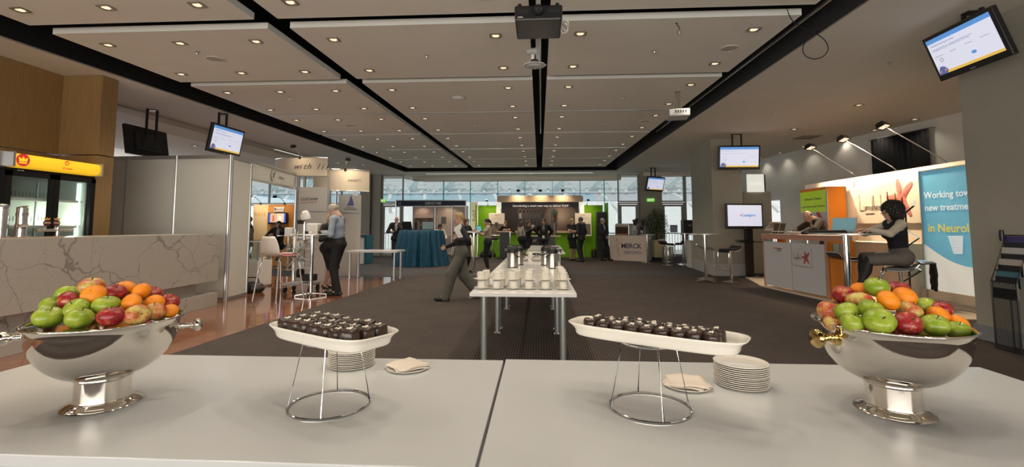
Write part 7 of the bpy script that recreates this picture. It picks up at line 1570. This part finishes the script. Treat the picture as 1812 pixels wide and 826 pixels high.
# 1 walking woman
t = person('person striding left in black blouse and wide grey trousers, holding white papers', (-1.52,9.02), -72, 1.76, 'f', pelvis=(0,0,.905), spine=(0,-.04,1), wr=[(.19,-.12,1.15),(-.20,-.26,1.0)], ank=[(.08,-.30,.082),(-.06,.33,.115)], kneepole=(0,-1,0), footdir=((0,-1,.10),(0,-1,-.35)), hair='bun', hairm=H_BLOND, skin=SKIN_L, top=C_BLACK, bot=C_GREYT, wide=1.45, heel=True, badge=True, elbow=((.7,.6,-.5),(-.4,.8,-.3)), handd=((.0,-.3,.95),None), handn=((1,0,.1),None), head=(0,6), curl=.55)
o = held(MB().box((0,0,0),(.15,.012,.21)).box((.02,.012,.03),(.15,.008,.21),.1), 'papers', M_WPLAST, W2((.22,-.06,1.29), t), (R(4),R(-30),R(-15)), 'white papers clutched by the striding woman', 'papers')
# 2 man in blue shirt
t = person('person with white hair, pale blue shirt and black trousers at the near bar table', (-4.14,9.50), -88, 1.94, 'm', spine=(0,-.13,1), wr=[(.13,-.30,1.285),(-.10,-.33,1.29)], elbow=((.5,.5,-.6),(-.5,.5,-.6)), hair='short', hairm=H_GREY, head=(0,30), neckdir=(0,-.45,1), top=C_BLUE, bot=C_BLACK, badge=False, tie=C_SUIT, ank=[(.09,.03,.087),(-.09,-.10,.087)], handn=((0,0,-1),(0,0,-1)), curl=.6, skin=SKIN_L)
# 3 woman black dress
person('person in a black knee-length dress and heels, half hidden behind the man in blue', (-4.66,10.12), 70, 1.74, 'f', spine=(.0,-.05,1), wr=[(.12,-.32,1.24),(-.14,-.26,1.2)], hair='bob', hairm=H_BLOND, skin=SKIN_L, top=C_BLACK, bottom='dress', bot=C_BLACK, heel=True, ank=[(.06,.0,.12),(-.06,.02,.12)], footdir=((0,-1,-.45),(0,-1,-.45)), head=(0,18), sleeve=.95, skirt_to=.54)
# 4 man in dark suit by the door
person('person in a dark suit before the bright glass door, hand at chin', (-5.66,18.25), 12, 1.84, 'm', wr=[(.05,-.20,1.50),(-.16,-.28,1.20)], hair='bald', hairm=H_DGREY, head=(-8,20), top=C_WHITE, jacket=C_SUIT, bot=C_SUIT, elbow=((.7,.1,-.7),(-.6,.3,-.6)), handd=((-.2,.1,1),None), curl=.7)
# 5 seated woman behind the teal table
t = person('person with long black hair and a pale top, seated behind the teal-covered table', (-4.0,18.6), 25, 1.62, 'f', pelvis=(0,.05,.80), spine=(0,-.14,1), wr=[(.18,-.34,.92),(-.12,-.34,.94)], ank=[(.10,-.42,.36),(-.06,-.38,.36)], hair='long', hairm=H_BLACK, head=(0,24), top=C_CREAM, bottom='skirt', bot=C_BLACK, legs=C_TIGHT)
z_stool((-4.02,18.66), 25, 'bar stool under the long-haired woman behind the teal table', .72, w=.34)
# 6 woman by the centre table
person('person in black jacket and grey skirt standing left of the centre bar table', (-2.28,14.45), 62, 1.70, 'f', wr=[(.14,-.30,1.20),(-.12,-.30,1.22)], hair='long', hairm=H_BROWN, head=(-18,-4), top=C_BLACK, jacket=C_BLACK, bottom='skirt', bot=C_GREY, legs=C_TIGHT, skin=SKIN_L, skirt_to=.5)
# 7 woman with ponytail
person('person with a dark ponytail and beige top right of the centre bar table', (-1.63,14.75), -78, 1.70, 'f', wr=[(.12,-.36,1.26),(-.12,-.34,1.28)], hair='pony', hairm=H_BLACK, head=(0,8), top=C_BEIGE, sleeve=.30, bottom='skirt', bot=C_BLACK, legs=C_TIGHT, skirt_to=.50)
# 8
person('person with ginger hair leaning on the side counter of the green booth', (-1.50,20.75), 8, 1.70, 'f', spine=(0,-.1,1), wr=[(.16,-.32,1.26),(-.14,-.32,1.26)], hair='bun', hairm=H_RED, head=(0,20), top=C_BLACK, bot=C_BLACK, skin=SKIN_L, elbow=((.8,.1,-.5),(-.8,.1,-.5)))
# 9
t = person('person with long wavy hair in a black dress, eating from a white napkin', (-.44,18.3), 48, 1.70, 'f', wr=[(.03,-.22,1.40),(-.10,-.24,1.32)], hair='long', hairm=H_BROWN, head=(0,8), top=C_BLACK, bottom='dress', bot=C_BLACK, elbow=((.7,.1,-.7),(-.7,.1,-.7)), curl=.8, skirt_to=.5)
held(MB().box((0,0,0),(.10,.06,.08)), 'napkin', C_WHITE, W2((-.03,-.29,1.42), t), (.3,.2,.5), 'white napkin held up by the wavy-haired woman', 'napkin')
# 10
person('person with brown hair and a beige top, partly hidden behind the wavy-haired woman', (-.74,19.35), 130, 1.66, 'f', wr=[(.15,-.22,1.1),(-.14,-.2,1.1)], hair='long', hairm=H_BROWN, top=C_BEIGE, bottom='skirt', bot=C_BLACK, skirt_to=.5)
# 11
person('person in open black jacket over grey shirt with badge, facing the camera', (.17,18.35), -6, 1.76, 'm', wr=[(.16,.14,.98),(-.15,.12,.98)], elbow=((.7,.8,-.3),(-.7,.8,-.3)), hair='short', hairm=H_BLACK, top=C_GREY, jacket=C_BLACK, bot=C_BLACK, badge=True, head=(-6,2))
# 12
person('person with blond hair in a black dress, arms folded, by the green wall', (1.36,19.65), 22, 1.78, 'f', wr=[(-.08,-.17,1.24),(.08,-.19,1.20)], elbow=((.8,-.1,-.6),(-.8,-.1,-.6)), hair='bob', hairm=H_BLOND, skin=SKIN_L, top=C_BLACK, sleeve=.25, bottom='dress', bot=C_BLACK, badge=True, heel=True, skirt_to=.5, head=(10,4))
# 13
person('person in a dark suit seen from behind, facing the blond woman', (1.68,19.0), -128, 1.83, 'm', wr=[(.16,-.22,1.1),(-.18,-.05,.92)], hair='short', hairm=H_BROWN, top=C_WHITE, jacket=C_SUIT, bot=C_SUIT, head=(0,6))
# 14
person('person with grey hair and dark suit, hands clasped, before the tall black cabinet', (2.64,19.65), 38, 1.80, 'm', spine=(-.03,.02,1), wr=[(.02,-.20,.98),(-.04,-.22,.96)], elbow=((.8,.3,-.2),(-.8,.3,-.2)), hair='short', hairm=H_GREY, top=C_BLUE, jacket=C_SUIT, bot=C_SUIT, tie=C_SUIT, ank=[(.24,-.10,.082),(-.02,.02,.082)], head=(10,10))
# 15
person('person with dark cropped hair and a beige shirt behind the coffee machines', (4.24,20.7), 10, 1.82, 'm', wr=[(.16,-.25,1.15),(-.16,-.25,1.15)], hair='short', hairm=H_DGREY, head=(0,26), top=C_BEIGE, bot=C_BLACK)
# 16 leaning man
t = person('person with thinning hair and glasses in a dark jacket, bent over the reception counter', (6.26,10.72,.03), -90, 1.86, 'm', pelvis=(0,.08,1.04), spine=(0,-.50,.87), wr=[(.22,-.60,1.20),(-.16,-.58,1.20)], elbow=((.9,.3,0),(-.9,.3,0)), handn=((0,0,-1),(0,0,-1)), handd=((-.3,-1,0),(.2,-1,0)), hair='bald', hairm=H_DGREY, glasses=True, head=(0,52), neckdir=(0,-.95,.72), top=C_WHITE, jacket=C_BROWN, bot=C_BROWN, ank=[(.10,.10,.083),(-.10,.26,.083)], skin=SKIN_L, tie=C_SUIT)
# 17 seated woman
t = person('person with curly dark hair, black waistcoat and cream sleeves, typing at the right', (5.43,7.42), -98, 1.84, 'f', pelvis=(0,.0,.945), spine=(0,-.10,1), wr=[(.10,-.42,1.345),(-.10,-.42,1.345)], elbow=((.9,.3,-.25),(-.9,.3,-.25)), handn=((0,0,-1),(0,0,-1)), handd=((-.1,-1,-.05),(.1,-1,-.05)), ank=[(.07,-.60,.47),(-.07,-.50,.47)], kneepole=(0,-.6,1), hair='curly', hairm=H_BLACK, glasses=True, head=(0,14), top=C_CREAM, vest=C_BLACK, bottom='skirt', bot=C_TWEED, legs=C_TIGHT, footdir=((0,-1,-.5),(0,-1,-.5)), skin=SKIN_L, skirt_to=.52, curl=.5)
# 18, 19 left booth
person('person in a black suit with folded arms inside the left booth, by the blue banner', (-8.35,13.0), -60, 1.74, 'm', wr=[(-.08,-.18,1.16),(.08,-.20,1.12)], elbow=((.8,-.1,-.5),(-.8,-.1,-.5)), hair='short', hairm=H_DGREY, top=C_WHITE, jacket=C_BLACK, bot=C_BLACK)
person('person in a dark suit seated under the television on the orange wall, hand to face', (-8.78,15.3), 15, 1.80, 'm', pelvis=(0,.0,.80), spine=(0,.02,1), wr=[(.04,-.20,1.44),(-.18,-.30,1.12)], ank=[(.12,-.42,.40),(-.10,-.42,.40)], elbow=((.7,-.1,-.7),(-.7,.1,-.6)), hair='short', hairm=H_BLACK, top=C_WHITE, jacket=C_SUIT, bot=C_SUIT, curl=.8)
z_stool((-8.78,15.36), 15, 'bar stool under the man seated before the orange wall', .72)
